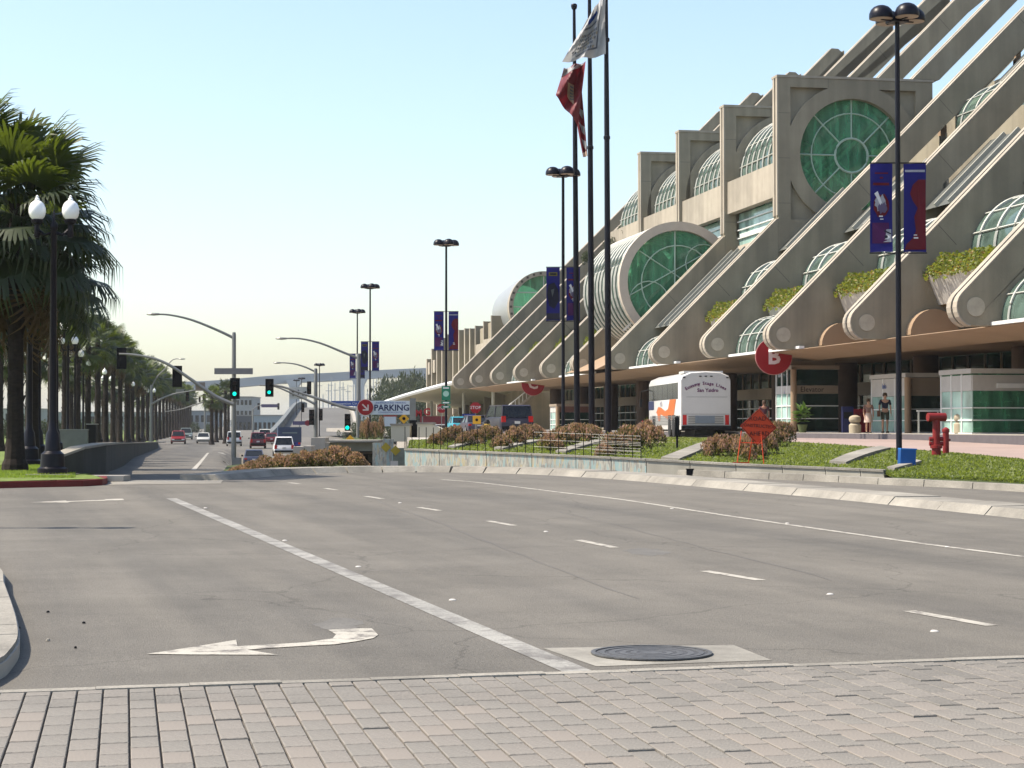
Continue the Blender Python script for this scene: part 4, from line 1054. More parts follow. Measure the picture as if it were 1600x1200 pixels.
# ================================================================== PALMS
def fan_leaf(n=36, L=.95, pet=.85, droop=.5, seed=0):
    """one fan palm leaf: petiole along +Y, blades radiating, tips hanging; returns MB"""
    r = random.Random(seed); q = MB(); vs_ = []; fs = []
    vs_ += [(-.012, 0, 0), (.012, 0, 0), (.01, pet, .05), (-.01, pet, .05)]; fs.append((0, 1, 2, 3))
    for k in range(n):
        a = R(-128 + 256 * (k + .5) / n) + r.uniform(-.05, .05); l = L * (1 - .28 * abs(a) / 2.2) * r.uniform(.88, 1.08)
        d = Vector((math.sin(a), math.cos(a), 0)); s_ = Vector((d.y, -d.x, 0))
        b0 = Vector((0, pet, .05)); wm_ = l * .034 + .004
        fold = .35
        m1 = b0 + d * l * .5 + Vector((0, 0, -.05 * droop + .04)); tip = b0 + d * l * .86 + Vector((0, 0, -droop * l * r.uniform(.3, .6)))
        m2 = b0 + d * l * .78 + Vector((0, 0, -droop * l * .22))
        i = len(vs_)
        vs_ += [b0, m1 + s_ * wm_ + Vector((0, 0, -.02)), m1 - s_ * wm_ + Vector((0, 0, -.02)), m2 + s_ * wm_ * .6, m2 - s_ * wm_ * .6, tip]
        fs += [(i, i + 1, i + 2), (i + 1, i + 3, i + 4, i + 2), (i + 3, i + 5, i + 4)]
    return q.add(vs_, fs)
leaf_protos = [fan_leaf(seed=s, droop=.45 + .40 * s, L=.95 - .03 * s) for s in range(3)]
dead_proto = fan_leaf(n=18, L=.8, pet=.6, droop=1.3, seed=9)
def leaf_xf(az, el, z, roll=0, r0=.12):
    # leaf rises at elevation el (radians) towards azimuth az
    return Matrix.Translation((r0 * math.cos(az), r0 * math.sin(az), z)) @ Matrix.Rotation(az - math.pi / 2, 4, 'Z') @ Matrix.Rotation(el, 4, 'X') @ Matrix.Rotation(roll, 4, 'Y')
def crown_list(n, seed, spread=(-.8, 1.35)):
    r = random.Random(seed); out = []
    for k in range(n):
        t = k / (n - 1); el = spread[1] + (spread[0] - spread[1]) * t ** .8; az = k * 2.39996 + r.uniform(-.2, .2)
        out.append((az, el + r.uniform(-.12, .12), -.5 * t + r.uniform(-.05, .05), r.uniform(-.3, .3), min(2, int(t * 3)), r.uniform(.85, 1.1)))
    return out
def trunk_mesh(h, r0, r1, seed):
    r = random.Random(seed); q = MB(); n = 12; segs = int(h / .3); prof = []
    for k in range(segs + 1):
        t = k / segs; rr = r0 + (r1 - r0) * t ** .6 + (r0 * .5 * math.exp(-t * h / .35)); z = h * t
        prof += [(rr * 1.0, z), (rr * (.93 + .03 * r.random()), z + .18)] if k < segs else [(rr, z)]
    # leaf-base stubs
    q.lathe(prof, n)
    for k in range(int(h * 14)):
        z = r.uniform(h * .25, h); a = r.uniform(0, 2 * math.pi); t = z / h; rr = r0 + (r1 - r0) * t ** .6
        d = Vector((math.cos(a), math.sin(a), 0)); s_ = Vector((-d.y, d.x, 0)); c = d * rr * .97 + Vector((0, 0, z))
        q.add([c - s_ * .05, c + s_ * .05, c + d * .07 + s_ * .03 + Vector((0, 0, .16)), c + d * .07 - s_ * .03 + Vector((0, 0, .16)), c - Vector((0, 0, .06)) + d * .02], [(0, 1, 2, 3), (0, 4, 1)])
    return q.mesh('trunk', M_trunk)
def merged_crown(n, seed, scale, m, deadn=5):
    q = MB(); q.use(m)
    for az, el, z, ro, pk, sc_ in crown_list(n, seed):
        X = leaf_xf(az, el, z, ro) @ Matrix.Scale(scale * sc_, 4); pr = leaf_protos[pk]
        q.add([X @ Vector(v) for v in pr.v], pr.f)
    a = q.mesh('crown')
    q = MB(); q.use(M_dead); r = random.Random(seed + 50)
    for k in range(deadn):
        X = leaf_xf(r.uniform(0, 6.28), r.uniform(-1.5, -1.1), -.45 - r.random() * .7, r.uniform(-.5, .5), .15) @ Matrix.Scale(scale * .9, 4)
        q.add([X @ Vector(v) for v in dead_proto.v], dead_proto.f)
    return a, q.mesh('dead_skirt')
crowns = [merged_crown(26, 11 + s, 1.05, M_leaf if s % 2 else M_leaf2) for s in range(4)]
trunks = {}
def palm(px, Y, h, r=.21, seed=0, label='', group=None, zb=None, crown_scale=1.0, single=False, gz=None):
    X = (px - 800) / F * Y; z = gz if gz is not None else PZ(Y)
    t = thing('palm_tree', label, 'palm tree', (X, Y, z), random.Random(seed).uniform(0, 6), group)
    key = (round(h * 2) / 2, round(r, 2))
    if key not in trunks: trunks[key] = trunk_mesh(key[0], r, r * .78, len(trunks))
    link('trunk', trunks[key], t)
    if single:
        lm = [p_.mesh('frond', mm, smooth=False) for p_, mm in zip(leaf_protos, (M_leaf2, M_leaf, M_leaf))]
        for az, el, zz, ro, pk, sc_ in crown_list(46, seed, (-.85, 1.4)):
            o = link('frond', lm[pk], t); o.matrix_local = leaf_xf(az, el, h + zz * 1.6, ro, .2) @ Matrix.Scale(crown_scale * sc_, 4)
        dm = dead_proto.mesh('dead_frond', M_dead); r_ = random.Random(seed + 3)
        for k in range(8):
            o = link('dead_frond', dm, t); o.matrix_local = leaf_xf(r_.uniform(0, 6.28), r_.uniform(-1.5, -.9), h - .7 - r_.random() * 1.2, r_.uniform(-.5, .5), .2) @ Matrix.Scale(crown_scale, 4)
    else:
        c, d = crowns[seed % 4]
        o = link('crown', c, t, (0, 0, key[0])); o.scale = (crown_scale,) * 3
        o = link('dead_skirt', d, t, (0, 0, key[0])); o.scale = (crown_scale,) * 3
    return t
ORD = ['first', 'second', 'third', 'fourth', 'fifth', 'sixth', 'seventh', 'eighth', 'ninth', 'tenth', 'eleventh', 'twelfth', 'thirteenth', 'fourteenth', 'fifteenth', 'sixteenth', 'seventeenth', 'eighteenth', 'nineteenth', 'twentieth']
palm(24, 46.6, 6.4, .22, 3, 'nearest palm tree on the corner lawn, thick trunk beside the black lamp', crown_scale=1.55, single=True)
palm(-62, 47, 7.2, .22, 5, 'palm on the lawn corner whose fronds enter the view from the picture edge', crown_scale=1.5, single=True)
palm(50, 57, 6.2, .22, 8, 'second palm from the corner, directly behind the nearest black lamp', crown_scale=1.5, single=True)
palm(-60, 60, 6.5, .22, 9, 'palm behind the corner palm on the lawn, mostly hidden by its trunk', crown_scale=1.45)
row = [(8, 66), (47, 68), (66, 77), (94, 88), (108, 97), (119, 102), (131, 111), (145, 120), (159, 131), (172, 142), (184, 153), (193, 164), (201, 176), (209, 188), (216, 201), (223, 215), (229, 230), (236, 247), (243, 264), (250, 282), (257, 303), (264, 326), (270, 350), (277, 380), (283, 415), (289, 450)]
rnd = random.Random(21)
row = []; yy = 74.0
while yy < 440: row.append((377 - 34000 / yy, yy)); yy += 6.2 + yy * .022 + rnd.uniform(-.6, .6)
for k, (px, Y) in enumerate(row):
    palm(px, Y, 7.9 + (1.0 if k < 8 else 0) + rnd.uniform(-.6, .7), .25, k, ('%s fan palm from the corner in the long roadside row' % ORD[k]) if k < 14 else 'small far fan palm at the receding end of the roadside row', 'fan palms in the row along the road', crown_scale=1.22)
row2 = [(60, 84), (98, 106), (113, 121), (125, 136), (138, 150), (151, 166), (166, 184), (178, 203), (190, 222), (206, 240), (221, 262), (232, 285), (246, 315)]
row2 = [(377 - 34000 / (y_ + 0) - 12500 / y_, y_) for y_ in (104, 116, 129, 143, 158, 175, 194, 216, 240, 268, 300, 336)]
for k, (px, Y) in enumerate(row2):
    palm(px, Y, 6.9 + rnd.uniform(-.6, .6), .25, k + 2, '%s fan palm in the second line behind the roadside row' % ORD[k], 'fan palms in the second line on the promenade', crown_scale=1.2)
for k, (px, Y) in enumerate([(331, 240), (338, 262), (345, 285), (352, 250), (357, 300)]):
    palm(px, Y, 6.2 + rnd.uniform(-.3, .8), .26, k, 'palm tree on the road median beyond the main traffic signal', 'palms on the far median', crown_scale=.95, gz=G((px - 800) / F * Y, Y))
# ================================================================== GLOBE LAMPS
def globe_lamp(label, group=None, loc=(0, 0, 0), base=True):
    t = thing('globe_lamp', label, 'street lamp', loc, 0, group)
    H = 5.55
    MB().lathe([(.34, 0), (.34, .12), (.28, .16), (.26, .45), (.18, .52), (.15, .9), (.10, 1.0), (.085, 1.2), (.07, H), (.09, H + .03), (.09, H + .10), (.03, H + .2), (.02, H + .42), (.001, H + .46)], 16).build('pole', M_black, t, smooth=True)
    MB().box((0, 0, -.06), (1.0, 1.0, .12)).build('plinth', M_kerb, t)
    arm = MB().tube([(-.38, 0, H + .12), (-.36, 0, H + .02), (-.2, 0, H - .12), (0, 0, H - .05), (.2, 0, H - .12), (.36, 0, H + .02), (.38, 0, H + .12)], .035, 6)
    arm.tube([(-.36, 0, H - .1), (.36, 0, H - .1)], .022, 6).build('cross_arm', M_black, t)
    for s_ in (-1, 1):
        f = MB().lathe([(.05, -.34), (.07, -.3), (.06, -.05), (.13, 0), (.14, .06), (.12, .08)], 12, (s_ * .38, 0, H + .16)).build('lamp_holder', M_black, t, smooth=True)
        MB().lathe([(.11, 0), (.16, .05), (.195, .16), (.19, .26), (.15, .36), (.09, .42), (.05, .43), (.06, .46), (.03, .50), (.035, .53), (.001, .56)], 20, (s_ * .38, 0, H + .235)).build('globe', M_globe, t, smooth=True)
    return t
gl = globe_lamp('tall black twin globe lamp nearest the street corner, on a square plinth', loc=(0, 0, 0))
gl.location = P(82, 748, 43.6); gl.location.z = .52
mm_ = MB().box((0, 0, 0), (1.5, .8, .12)).build('lamp_step', M_walk, gl, (.9, .2, -.1))
for px, Y in [(46, 53.5), (60, 61), (88, 76), (87, 92), (106, 107), (117, 124), (130, 141), (156, 158), (167, 177), (202, 195), (222, 211), (236, 227)]:
    copy_tree(gl, None, {53.5: 'second twin globe lamp from the corner, just left of the nearest lamp pole', 61: 'third twin globe lamp from the corner, close left of the nearest pole', 76: 'fourth twin globe lamp from the corner, behind the thick black pole'}.get(Y, 'black twin globe lamp, %s from the corner in the line along the palms' % ORD[4 + sum(Y > q for q in (92, 107, 124, 141, 158, 177, 195, 211, 227))]), (((px - 800) / F * Y), Y, PZ(Y) + (.02 if Y < 100 else 0)), 0)
for o in bpy.data.objects:
    if o.name.startswith('globe_lamp') and o.parent is None and 'in the line' in o.get('label', ''): o['group'] = 'globe lamps along the palm row'
gl2 = copy_tree(gl, None, 'unseen twin globe lamp added past the picture edge to cast the road shadow', (-10.2, 26.2, .3), 0)  # added out of view to throw a shadow across the road
# unseen sign post, added so its thin shadow falls on the kerb
sp_ = thing('shadow_post', 'unseen thin sign post added beyond the picture edge to shade the corner kerb', 'post', (-5.2, 12.5, .21))
MB().tube([(0, 0, 0), (0, 0, 2.5)], .03, 8).build('post', M_steel, sp_); MB().box((0, 0, 2.3), (.04, .3, .4)).build('sign_panel', M_white, sp_)
# ================================================================== DOME LAMPS WITH BANNERS
def banner(parent, x, art, w=.56, h=2.22, z=0, y=0):
    q = MB(); n = 10; vs_ = []; fs = []
    for j in range(n + 1):
        for i in range(6):
            s_ = i / 5; t = j / n
            vs_.append((x + (s_ - .5) * w, y + .03 * math.sin(t * 5 + s_ * 2 + x * 7), z - t * h + .015 * math.sin(s_ * 3.1) * (t)))
    for j in range(n):
        for i in range(5): q_ = j * 6 + i; fs.append((q_, q_ + 1, q_ + 7, q_ + 6))
    q.add(vs_, fs); b_ = q.build('banner', M_navy, parent, smooth=True)
    def patch(pts, m, nm='print', d=.012):
        e = MB(); e.add([(x + px * w / 2, y + .03 * math.sin((-pz) * 5 / 1 + (px + 1) + x * 7) - d - .004, z + pz * h) for px, pz in pts], [tuple(range(len(pts)))]); return e.build(nm, m, b_)
    def blob(cx, cz, rx, rz, m, n=16, wob=.0, nm='print', d=.012):
        return patch([(cx + rx * math.cos(2 * math.pi * k / n) * (1 + wob * math.sin(3.1 * k + cx)), cz + rz * math.sin(2 * math.pi * k / n) * (1 + wob * math.cos(2.3 * k))) for k in range(n)], m, nm, d)
    if art == 'event':
        patch([(-.6, -.10), (.6, -.10), (.6, -.115), (-.6, -.115)], M_maroon); patch([(-.75, -.215), (.7, -.215), (.7, -.245), (-.75, -.245)], M_maroon)
        patch([(-.15, -.15), (.15, -.15), (.15, -.17), (-.15, -.17)], M_maroon)
        blob(.0, -.47, .72, .13, M_maroon, wob=.12, d=.010); blob(-.1, -.44, .5, .085, M_greyink, wob=.3, d=.018); blob(.1, -.50, .42, .06, mat('banner mid ink', (.10, .08, .14)), wob=.3, d=.022)
        patch([(-.65, -.34), (-.35, -.31), (.05, -.44), (-.1, -.47), (-.35, -.40)], M_inkw, d=.026)
        patch([(-.2, -.585), (.15, -.585), (.15, -.60), (-.2, -.60)], M_inkw); patch([(-.1, -.62), (.2, -.62), (.2, -.63), (-.1, -.63)], M_inkw)
        patch([(-.8, -.665), (.7, -.665), (.7, -.90), (-.8, -.90)], M_purple, d=.008); patch([(-.1, -.74), (.88, -.74), (.88, -.885), (-.1, -.885)], M_greyink, d=.014)
        blob(.35, -.83, .40, .025, M_inkw, d=.020); blob(.42, -.825, .15, .018, M_inkdk, d=.026); patch([(-.05, -.80), (.3, -.77), (.85, -.80), (.85, -.785), (.3, -.75), (-.05, -.785)], M_inkdk, d=.022)
    elif art == 'redblue':
        patch([(-.88, -.07), (.88, -.07), (.88, -.095), (-.88, -.095)], M_greyink)
        patch([(.96, -.18), (.96, -.97), (-.9, -.97), (-.75, -.91), (-.2, -.84), (.1, -.76), (-.05, -.6), (.25, -.5), (-.2, -.42), (-.45, -.34), (-.2, -.24), (.3, -.18)], M_maroon)
        patch([(.1, -.64), (.6, -.60), (.95, -.62), (.95, -.66), (.5, -.65)], M_purple, d=.018); patch([(-.1, -.80), (.2, -.80), (.2, -.81), (-.1, -.81)], M_inkw, d=.02); patch([(-.1, -.83), (.3, -.83), (.3, -.845), (-.1, -.845)], M_inkw, d=.02)
    else:
        patch([(-.65, -.09), (.65, -.09), (.65, -.16), (-.65, -.16)], M_olive); patch([(-.45, -.11), (.45, -.11), (.45, -.14), (-.45, -.14)], M_inkdk, d=.018)
        patch([(-.7, -.32), (.2, -.28), (.8, -.42), (.9, -.62), (.2, -.78), (-.6, -.72), (-.9, -.5)], M_inkdk); patch([(-.3, -.42), (.2, -.40), (.3, -.50), (-.1, -.56)], mat('banner smoke ink', (.07, .08, .08)), d=.018)
        patch([(-.95, -.86), (.95, -.86), (.95, -.98), (-.95, -.98)], M_inkdk); patch([(-.3, -.895), (.3, -.895), (.3, -.93), (-.3, -.93)], M_olive, d=.018)
    return b_
def dome_lamp(label, px, ybase, Y, H, arts=None, zb=None, by=None, yaw=0.35, group=None):
    p = P(px, ybase, Y)
    t = thing('dome_lamp', label, 'street lamp', p, 0, group)
    MB().lathe([(.16, 0), (.16, .06), (.10, .1), (.075, .3), (.07, H * .5), (.06, H), (.001, H + .01)], 14).build('pole', M_black, t, smooth=True)
    MB().box((0, 0, H + .02), (.42, .42, .06), Matrix.Rotation(yaw, 3, 'Z')).build('top_plate', M_black, t)
    for k in range(4):
        a = yaw + k * math.pi / 2; c = (.46 * math.cos(a), .46 * math.sin(a), H + .06 + .0)
        MB().tube([(0, 0, H + .04), c], .04, 6).build('arm', M_black, t)
        MB().lathe([(.30, .0), (.305, .05), (.30, .12), (.26, .22), (.19, .29), (.10, .33), (.001, .345)], 20, c).build('lamp_dome', M_black, t, smooth=True)
        MB().lathe([(.285, -.004), (.28, -.012)], 20, c).build('lens', mat('tan lamp lens', (.36, .27, .2), .4), t)
    if arts:
        bz = (by and P(px, by, Y).z - p.z)
        for a_, s_ in zip(arts, (-1, 1)):
            x = s_ * .42
            banner(t, x, a_, z=bz)
            for zz in (bz + .02, bz - 2.24): MB().tube([(0, 0, zz), (s_ * .72, 0, zz)], .018, 6).build('banner_rod', M_black, t)
    return t
dome_lamp('nearest tall black four dome lamp, at the blue bin, carrying two banners', 1405, 742, 48, 11.35, ('event', 'redblue'), by=256)
dome_lamp('black four dome lamp just left of the flagpoles with two blue banners', 880, 686, 80, 10.95, ('night', 'event'), by=418)
dome_lamp('black four dome lamp with two banners standing above a small green sign', 697, 690, 110, 11.2, ('event', 'redblue'), by=487)
dome_lamp('black four dome lamp with two banners directly right of the signal pole, taller looking', 578, 686, 147, 11.5, ('night', 'event'), by=534)
dome_lamp('black four dome lamp with banners immediately left of its taller twin', 558, 684, 176, 11.4, ('event', 'night'), by=553)
dome_lamp('distant small four dome lamp beside the third signal pole', 499, 682, 262, 9.6)
dome_lamp('very distant four dome lamp over the lane arrow sign, upper of two', 471, 690, 380, 12.3)
dome_lamp('very distant four dome lamp over the lane arrow sign, lower of two', 463, 690, 420, 13.2)
gs = thing('guide_sign', 'small green guide sign with two plates strapped to the lamp pole', 'sign', P(697, 603, 109.8))
MB().box((0, -.12, -.42), (.5, .03, .82)).build('sign_panel', M_greenS, gs); MB().box((0, -.12, -.96), (.52, .03, .18)).build('sign_plate', M_greenS, gs); MB().box((0, -.12, -1.2), (.52, .03, .16)).build('sign_plate', M_greenS, gs)
MB().disc((0, -.145, -.45), .17, 18, 'y', .01).build('emblem', mat('pale green ink', (.3, .5, .42)), gs); MB().box((0, -.14, -.12), (.34, .01, .08)).build('print', M_inkw, gs)
MB().box((0, -.145, -.96), (.36, .01, .07)).build('print', M_inkw, gs); MB().box((0, -.145, -1.2), (.3, .01, .06)).build('print', M_inkw, gs)
# ================================================================== FLAGPOLES AND FLAGS
def flagpole(label, pb, pt_, Y, H, r0=.15):
    a = P(pb[0], pb[1], Y); c = P(pt_[0], pt_[1], Y); lean = (c.x - a.x) / (c.z - a.z)
    t = thing('flagpole', label, 'flagpole', a); t.rotation_euler = (0, math.atan(lean), 0)
    MB().lathe([(r0 * 1.5, 0), (r0 * 1.5, .08), (r0, .1), (r0 * .96, H * .35), (r0 * .8, H * .7), (r0 * .5, H), (.001, H + .01)], 14).build('pole', M_black, t, smooth=True)
    MB().lathe([(.001, H), (.1, H), (.13, H + .1), (.13, H + .18), (.1, H + .22), (.001, H + .24)], 12).build('finial', M_black, t, smooth=True)
    for z in (H * .62, H * .82): MB().lathe([(r0 * .8, z), (r0 * 1.05, z + .03), (r0 * 1.05, z + .14), (r0 * .8, z + .17)], 12).build('collar', M_black, t)
    MB().lathe([(.30, -.05), (.30, .06), (.2, .10), (.16, .11)], 14).build('base_flange', M_globe, t)
    return t
flagpole('black flagpole standing leftmost of the three, its square cap in view', (902, 694), (897, 5), 80, 18.2, .125)
flagpole('black flagpole between the other two, tallest and rising out of view', (925, 700), (921, 0), 79.6, 20, .13)
flagpole('black flagpole nearest the building side, holding the white flag', (951, 694), (947, 0), 78, 20, .13)
def flag(name, label, corners, Y, n, m, waves, amp):
    """corners: picture outline TL,TR,BR,BL at depth Y"""
    tl, tr, br, bl = [P(x, y, Y) for x, y in corners]; o = (tl + tr + br + bl) / 4
    t = thing('flag', label, 'flag', o); q = MB(); vs_ = []; fs = []
    def surf(s_, v, d=0):
        p = tl.lerp(tr, s_).lerp(bl.lerp(br, s_), v) - o
        p.y += amp * math.sin(waves * (s_ * 1.0 + v * .45) * 2 * math.pi) + .3 * amp * math.sin(9 * v + 4 * s_) - d
        return p
    for j in range(n + 1):
        for i in range(n + 1): vs_.append(surf(i / n, j / n))
    for j in range(n):
        for i in range(n): a = j * (n + 1) + i; fs.append((a, a + 1, a + n + 2, a + n + 1))
    q.add(vs_, fs); q.build('cloth', m, t, smooth=True)
    def patch(pts, mm, nm='print', d=.03):
        # fine strips so the print follows the folds
        e = MB(); us = [p_[0] for p_ in pts]; vv = [p_[1] for p_ in pts]; u0, u1, v0, v1 = min(us), max(us), min(vv), max(vv); k = 6
        w_ = []; f_ = []
        for j in range(k + 1):
            for i in range(k + 1):
                a, b_ = i / k, j / k
                s_ = (pts[0][0] * (1 - a) + pts[1][0] * a) * (1 - b_) + (pts[3][0] * (1 - a) + pts[2][0] * a) * b_
                v_ = (pts[0][1] * (1 - a) + pts[1][1] * a) * (1 - b_) + (pts[3][1] * (1 - a) + pts[2][1] * a) * b_
                w_.append(surf(s_, v_, d))
        for j in range(k):
            for i in range(k): a = j * (k + 1) + i; f_.append((a, a + 1, a + k + 2, a + k + 1))
        return e.add(w_, f_).build(nm, mm, t)
    return t, patch
M_flagw = leafmat('white flag cloth', (.36, .36, .36), (.46, .46, .45), .25, (1, 1, 1)); M_flagr = leafmat('red flag cloth', (.085, .003, .008), (.16, .006, .012), .12, (1.5, 1, 1))
M_flagg = mat('flag grey ink', (.12, .13, .15)); M_flagb = mat('flag blue ink', (.01, .05, .25))
t, patch = flag('flag', 'white flag with a small house emblem and grey lettering on the pole nearest the building', [(940, -62), (946, -62), (946, 86), (940, 96)], 77.6, 14, M_flagw, 1.2, .10)
bpy.data.objects.remove(t.children[0]); bpy.data.objects.remove(t)
t, patch = flag('flag', 'white flag with a blue gabled emblem and grey lettering, blown from its pole', [(917, 30), (946, -14), (946, 86), (878, 98)], 77.4, 20, M_flagw, 1.9, .26)
patch([(.30, .25), (.60, .12), (.66, .22), (.36, .34)], M_flagb); patch([(.25, .38), (.72, .36), (.72, .40), (.25, .42)], M_flagg)
for k, (v_, a, c) in enumerate(((.50, .25, .75), (.57, .22, .78), (.64, .2, .74), (.71, .2, .66), (.79, .15, .72))):
    for j in range(9):
        u_ = a + (c - a) * j / 9; patch([(u_, v_), (u_ + .04, v_), (u_ + .035, v_ + .045), (u_, v_ + .045)], M_flagg if (j + k) % 3 else mat('flag tan ink', (.3, .25, .17)))
patch([(.28, .89), (.80, .82), (.80, .85), (.30, .925)], M_flagg); patch([(.20, .84), (.42, .80), (.42, .82), (.20, .87)], M_inkw, d=.04)
patch([(.76, .05), (.79, .05), (.80, .85), (.76, .85)], M_flagg)
patch([(.22, .40), (.25, .38), (.20, .88), (.17, .88)], M_inkw, d=.035)
t, patch = flag('flag', 'limp red and white flag with a brown printed patch hanging below the white one', [(881, 106), (915, 96), (903, 196), (868, 150)], 79.0, 18, M_flagr, 1.5, .30)
patch([(.02, .01), (.97, .01), (.55, .12), (.03, .24)], M_flagw, d=.02)
patch([(.35, .45), (.62, .40), (.72, .78), (.42, .70)], mat('flag tan patch', (.35, .26, .16)), d=.03)
for k in range(5): patch([(.46 + .02 * k, .46 + .055 * k), (.62 + .02 * k, .44 + .055 * k), (.62 + .02 * k, .47 + .055 * k), (.47 + .02 * k, .49 + .055 * k)], M_flagg, d=.045)
t, patch = flag('flag', 'furled striped red and white flag hanging in a narrow tail to the pole', [(888, 120), (908, 128), (918, 244), (911, 246)], 79.8, 14, M_flagr, 1.4, .08)
for k, v_ in enumerate((.12, .34, .56, .76)): patch([(.25, v_), (.95, v_ + .05), (.8, v_ + .16), (.55, v_ + .12)], M_flagw, d=.03)
patch([(.05, .95), (.95, .93), (.95, 1), (.05, 1)], mat('flag hem', (.6, .45, .35)), d=.035)
# ================================================================== TRAFFIC SIGNALS
def signal_head(parent, c, s=1.0, lit=True, yaw=0.0, plate=True, back=False, name='signal_head'):
    e = bpy.data.objects.new(name, None)
    rot = Matrix.Rotation(yaw, 3, 'Z')
    h = MB(); h.box((0, 0, 0), (.30 * s, .18 * s, .95 * s)).box((0, .02, 0), ((.56 if plate else .34) * s, .03, (1.22 if plate else 1.0) * s))
    o = h.build(name, M_blackm, parent, c, (0, 0, yaw))
    if not back:
        for k in (1, 0, -1):
            v = MB(); n = 12
            v.tube([(0, -.09 * s, k * .31 * s), (0, -.30 * s, k * .31 * s)], .13 * s, 12, caps=False); v.build('visor', M_blackm, o)
            MB().disc((0, -.105 * s, k * .31 * s), .115 * s, 18, 'y', .02).build('lens', M_grn if (k == -1 and lit) else M_lensd, o)
    return o
def mast(label, px, ytop, Y, yb, lum=None, arm=None, r=.12, extra=None):
    p = P(px, yb, Y); t = thing('traffic_signal', label, 'traffic signal', p)
    top = P(px, ytop, Y) - p
    MB().lathe([(r * 1.5, 0), (r * 1.5, .05), (r, .08), (r * .75, top.z), (r * .6, top.z + .12)], 12).build('pole', M_steel, t, smooth=True)
    if lum:
        pts = [P(x, y, Y) - p for x, y in lum]; pts = smooth_line(pts, 3)
        MB().tube(pts, [.075 - .035 * k / (len(pts) - 1) for k in range(len(pts))], 7).build('lamp_arm', M_steel, t, smooth=True)
        e = pts[-1]; MB().lathe([(.001, -.09), (.12, -.06), (.16, 0), (.12, .07), (.001, .09)], 10).build('lamp_head', M_steel, t, tuple(e), None).scale = (2.3, .9, .8)
    if arm:
        pts = smooth_line([P(x, y, Y - .35) - p for x, y in arm], 3)
        MB().tube(pts, [.10 - .05 * k / (len(pts) - 1) for k in range(len(pts))], 8).build('signal_arm', M_steel, t, smooth=True)
    return t, p
Y1 = 95
t, p = mast('main traffic signal on the island, curved arm reaching left over the road', 365, 523, Y1, 732, lum=[(365, 528), (340, 516), (300, 500), (265, 492), (240, 491)], arm=[(365, 632), (340, 621), (320, 608), (290, 587), (262, 569), (236, 559), (205, 554), (186, 553)], r=.13)
loc = lambda x, y, Y, p: tuple(P(x, y, Y) - p)
signal_head(t, loc(367, 607, Y1 - .45, p), .85)
signal_head(t, loc(277, 588, Y1 - .2, p), .86, yaw=.35, back=True); signal_head(t, loc(190, 560, Y1 - .2, p), .86, yaw=.3, back=True)
MB().box((0, 0, 0), (1.9, .03, .30)).build('street_sign', mat('back of street sign', (.19, .18, .18)), t, loc(365, 580, Y1 - .25, p))
MB().box((0, 0, 0), (.48, .03, .42)).build('sign_back', mat('tan sign back', (.24, .2, .17)), t, loc(313, 604, Y1 - .2, p))
MB().box((0, 0, 0), (.42, .35, .75)).build('control_box', M_steel, t, loc(370, 727, Y1 - .3, p))
Y2 = 108
t, p = mast('second traffic signal, pole left of the parking sign with green lights', 560, 556, Y2, 730, lum=[(560, 560), (535, 550), (500, 536), (468, 529), (440, 529)], arm=[(556, 640), (530, 634), (500, 624), (470, 614), (440, 604), (415, 601)], r=.14)
signal_head(t, loc(421, 606, Y2 - .5, p), .82); signal_head(t, loc(543, 660, Y2 - .5, p), .95, plate=False)
s_ = MB().box((0, 0, 0), (1.62, .03, .29)).build('street_sign', M_blueS, t, loc(540, 630.5, Y2 - .3, p))
text('Convention Ctr', .2, M_inkw, s_, (0, -.02, 0), depth=.002)
Y3 = 150
t, p = mast('third traffic signal further on, holding a white lane arrow sign', 493, 578, Y3, 700, lum=[(493, 581), (478, 574), (462, 569), (446, 567), (434, 567)], arm=[(493, 632), (478, 624), (455, 614), (430, 604), (405, 602)], r=.18)
s_ = MB().box((0, 0, 0), (1.35, .04, .95)).build('lane_sign', mat('lane sign white', (.45, .45, .42)), t, loc(466, 614, Y3 - .3, p))
for k, x in enumerate((-.4, .0, .42)):
    e = MB(); e.box((x, -.03, -.08), (.07, .01, .36)); e.add([(x - .12, -.035, .08), (x + .12, -.035, .08), (x, -.035, .28)], [(0, 1, 2)])
    if k == 2: e = MB().box((x - .05, -.03, -.12), (.07, .01, .25)).box((x + .05, -.03, .04), (.25, .01, .07)).add([(x + .1, -.035, -.05), (x + .1, -.035, .16), (x + .26, -.035, .08)], [(0, 1, 2)])
    e.build('arrow', M_inkdk, s_)
signal_head(t, loc(483, 606, Y3 - .4, p), 1.0, plate=False, lit=False); signal_head(t, loc(487, 652, Y3 - .6, p), 1.2, plate=False, lit=False); signal_head(t, loc(501, 648, Y3 - .6, p), .9, plate=False, lit=False); signal_head(t, loc(473, 637, Y3, p), .7, plate=False, lit=False)
Y4 = 190
t, p = mast('traffic signal at the palm row side, arm reaching right over the road', 236, 603, Y4, 698, lum=[(236, 606), (246, 588), (258, 576), (270, 562), (284, 561)], arm=[(236, 632), (250, 624), (270, 616), (292, 612), (312, 608)], r=.16)
signal_head(t, loc(293, 619, Y4 - .3, p), 1.0, plate=False, lit=False); MB().box((0, 0, 0), (.8, .04, .5)).build('sign_back', M_steel, t, loc(281, 612, Y4 - .3, p))
Y5 = 260
t, p = mast('small far traffic signal with an arm slanting down to the left', 320, 632, Y5, 690, arm=[(318, 628), (300, 634), (280, 640), (258, 643)], r=.15)
signal_head(t, loc(319, 623, Y5, p), 1.3, plate=False, lit=False); signal_head(t, loc(312, 624, Y5, p), .8, plate=False, lit=False)
Y6 = 330
t, p = mast('distant overhead signal gantry holding a long dark sign over the lanes', 395, 640, Y6, 690, arm=[(395, 655), (396, 640), (404, 634), (420, 633), (436, 633)], r=.2)
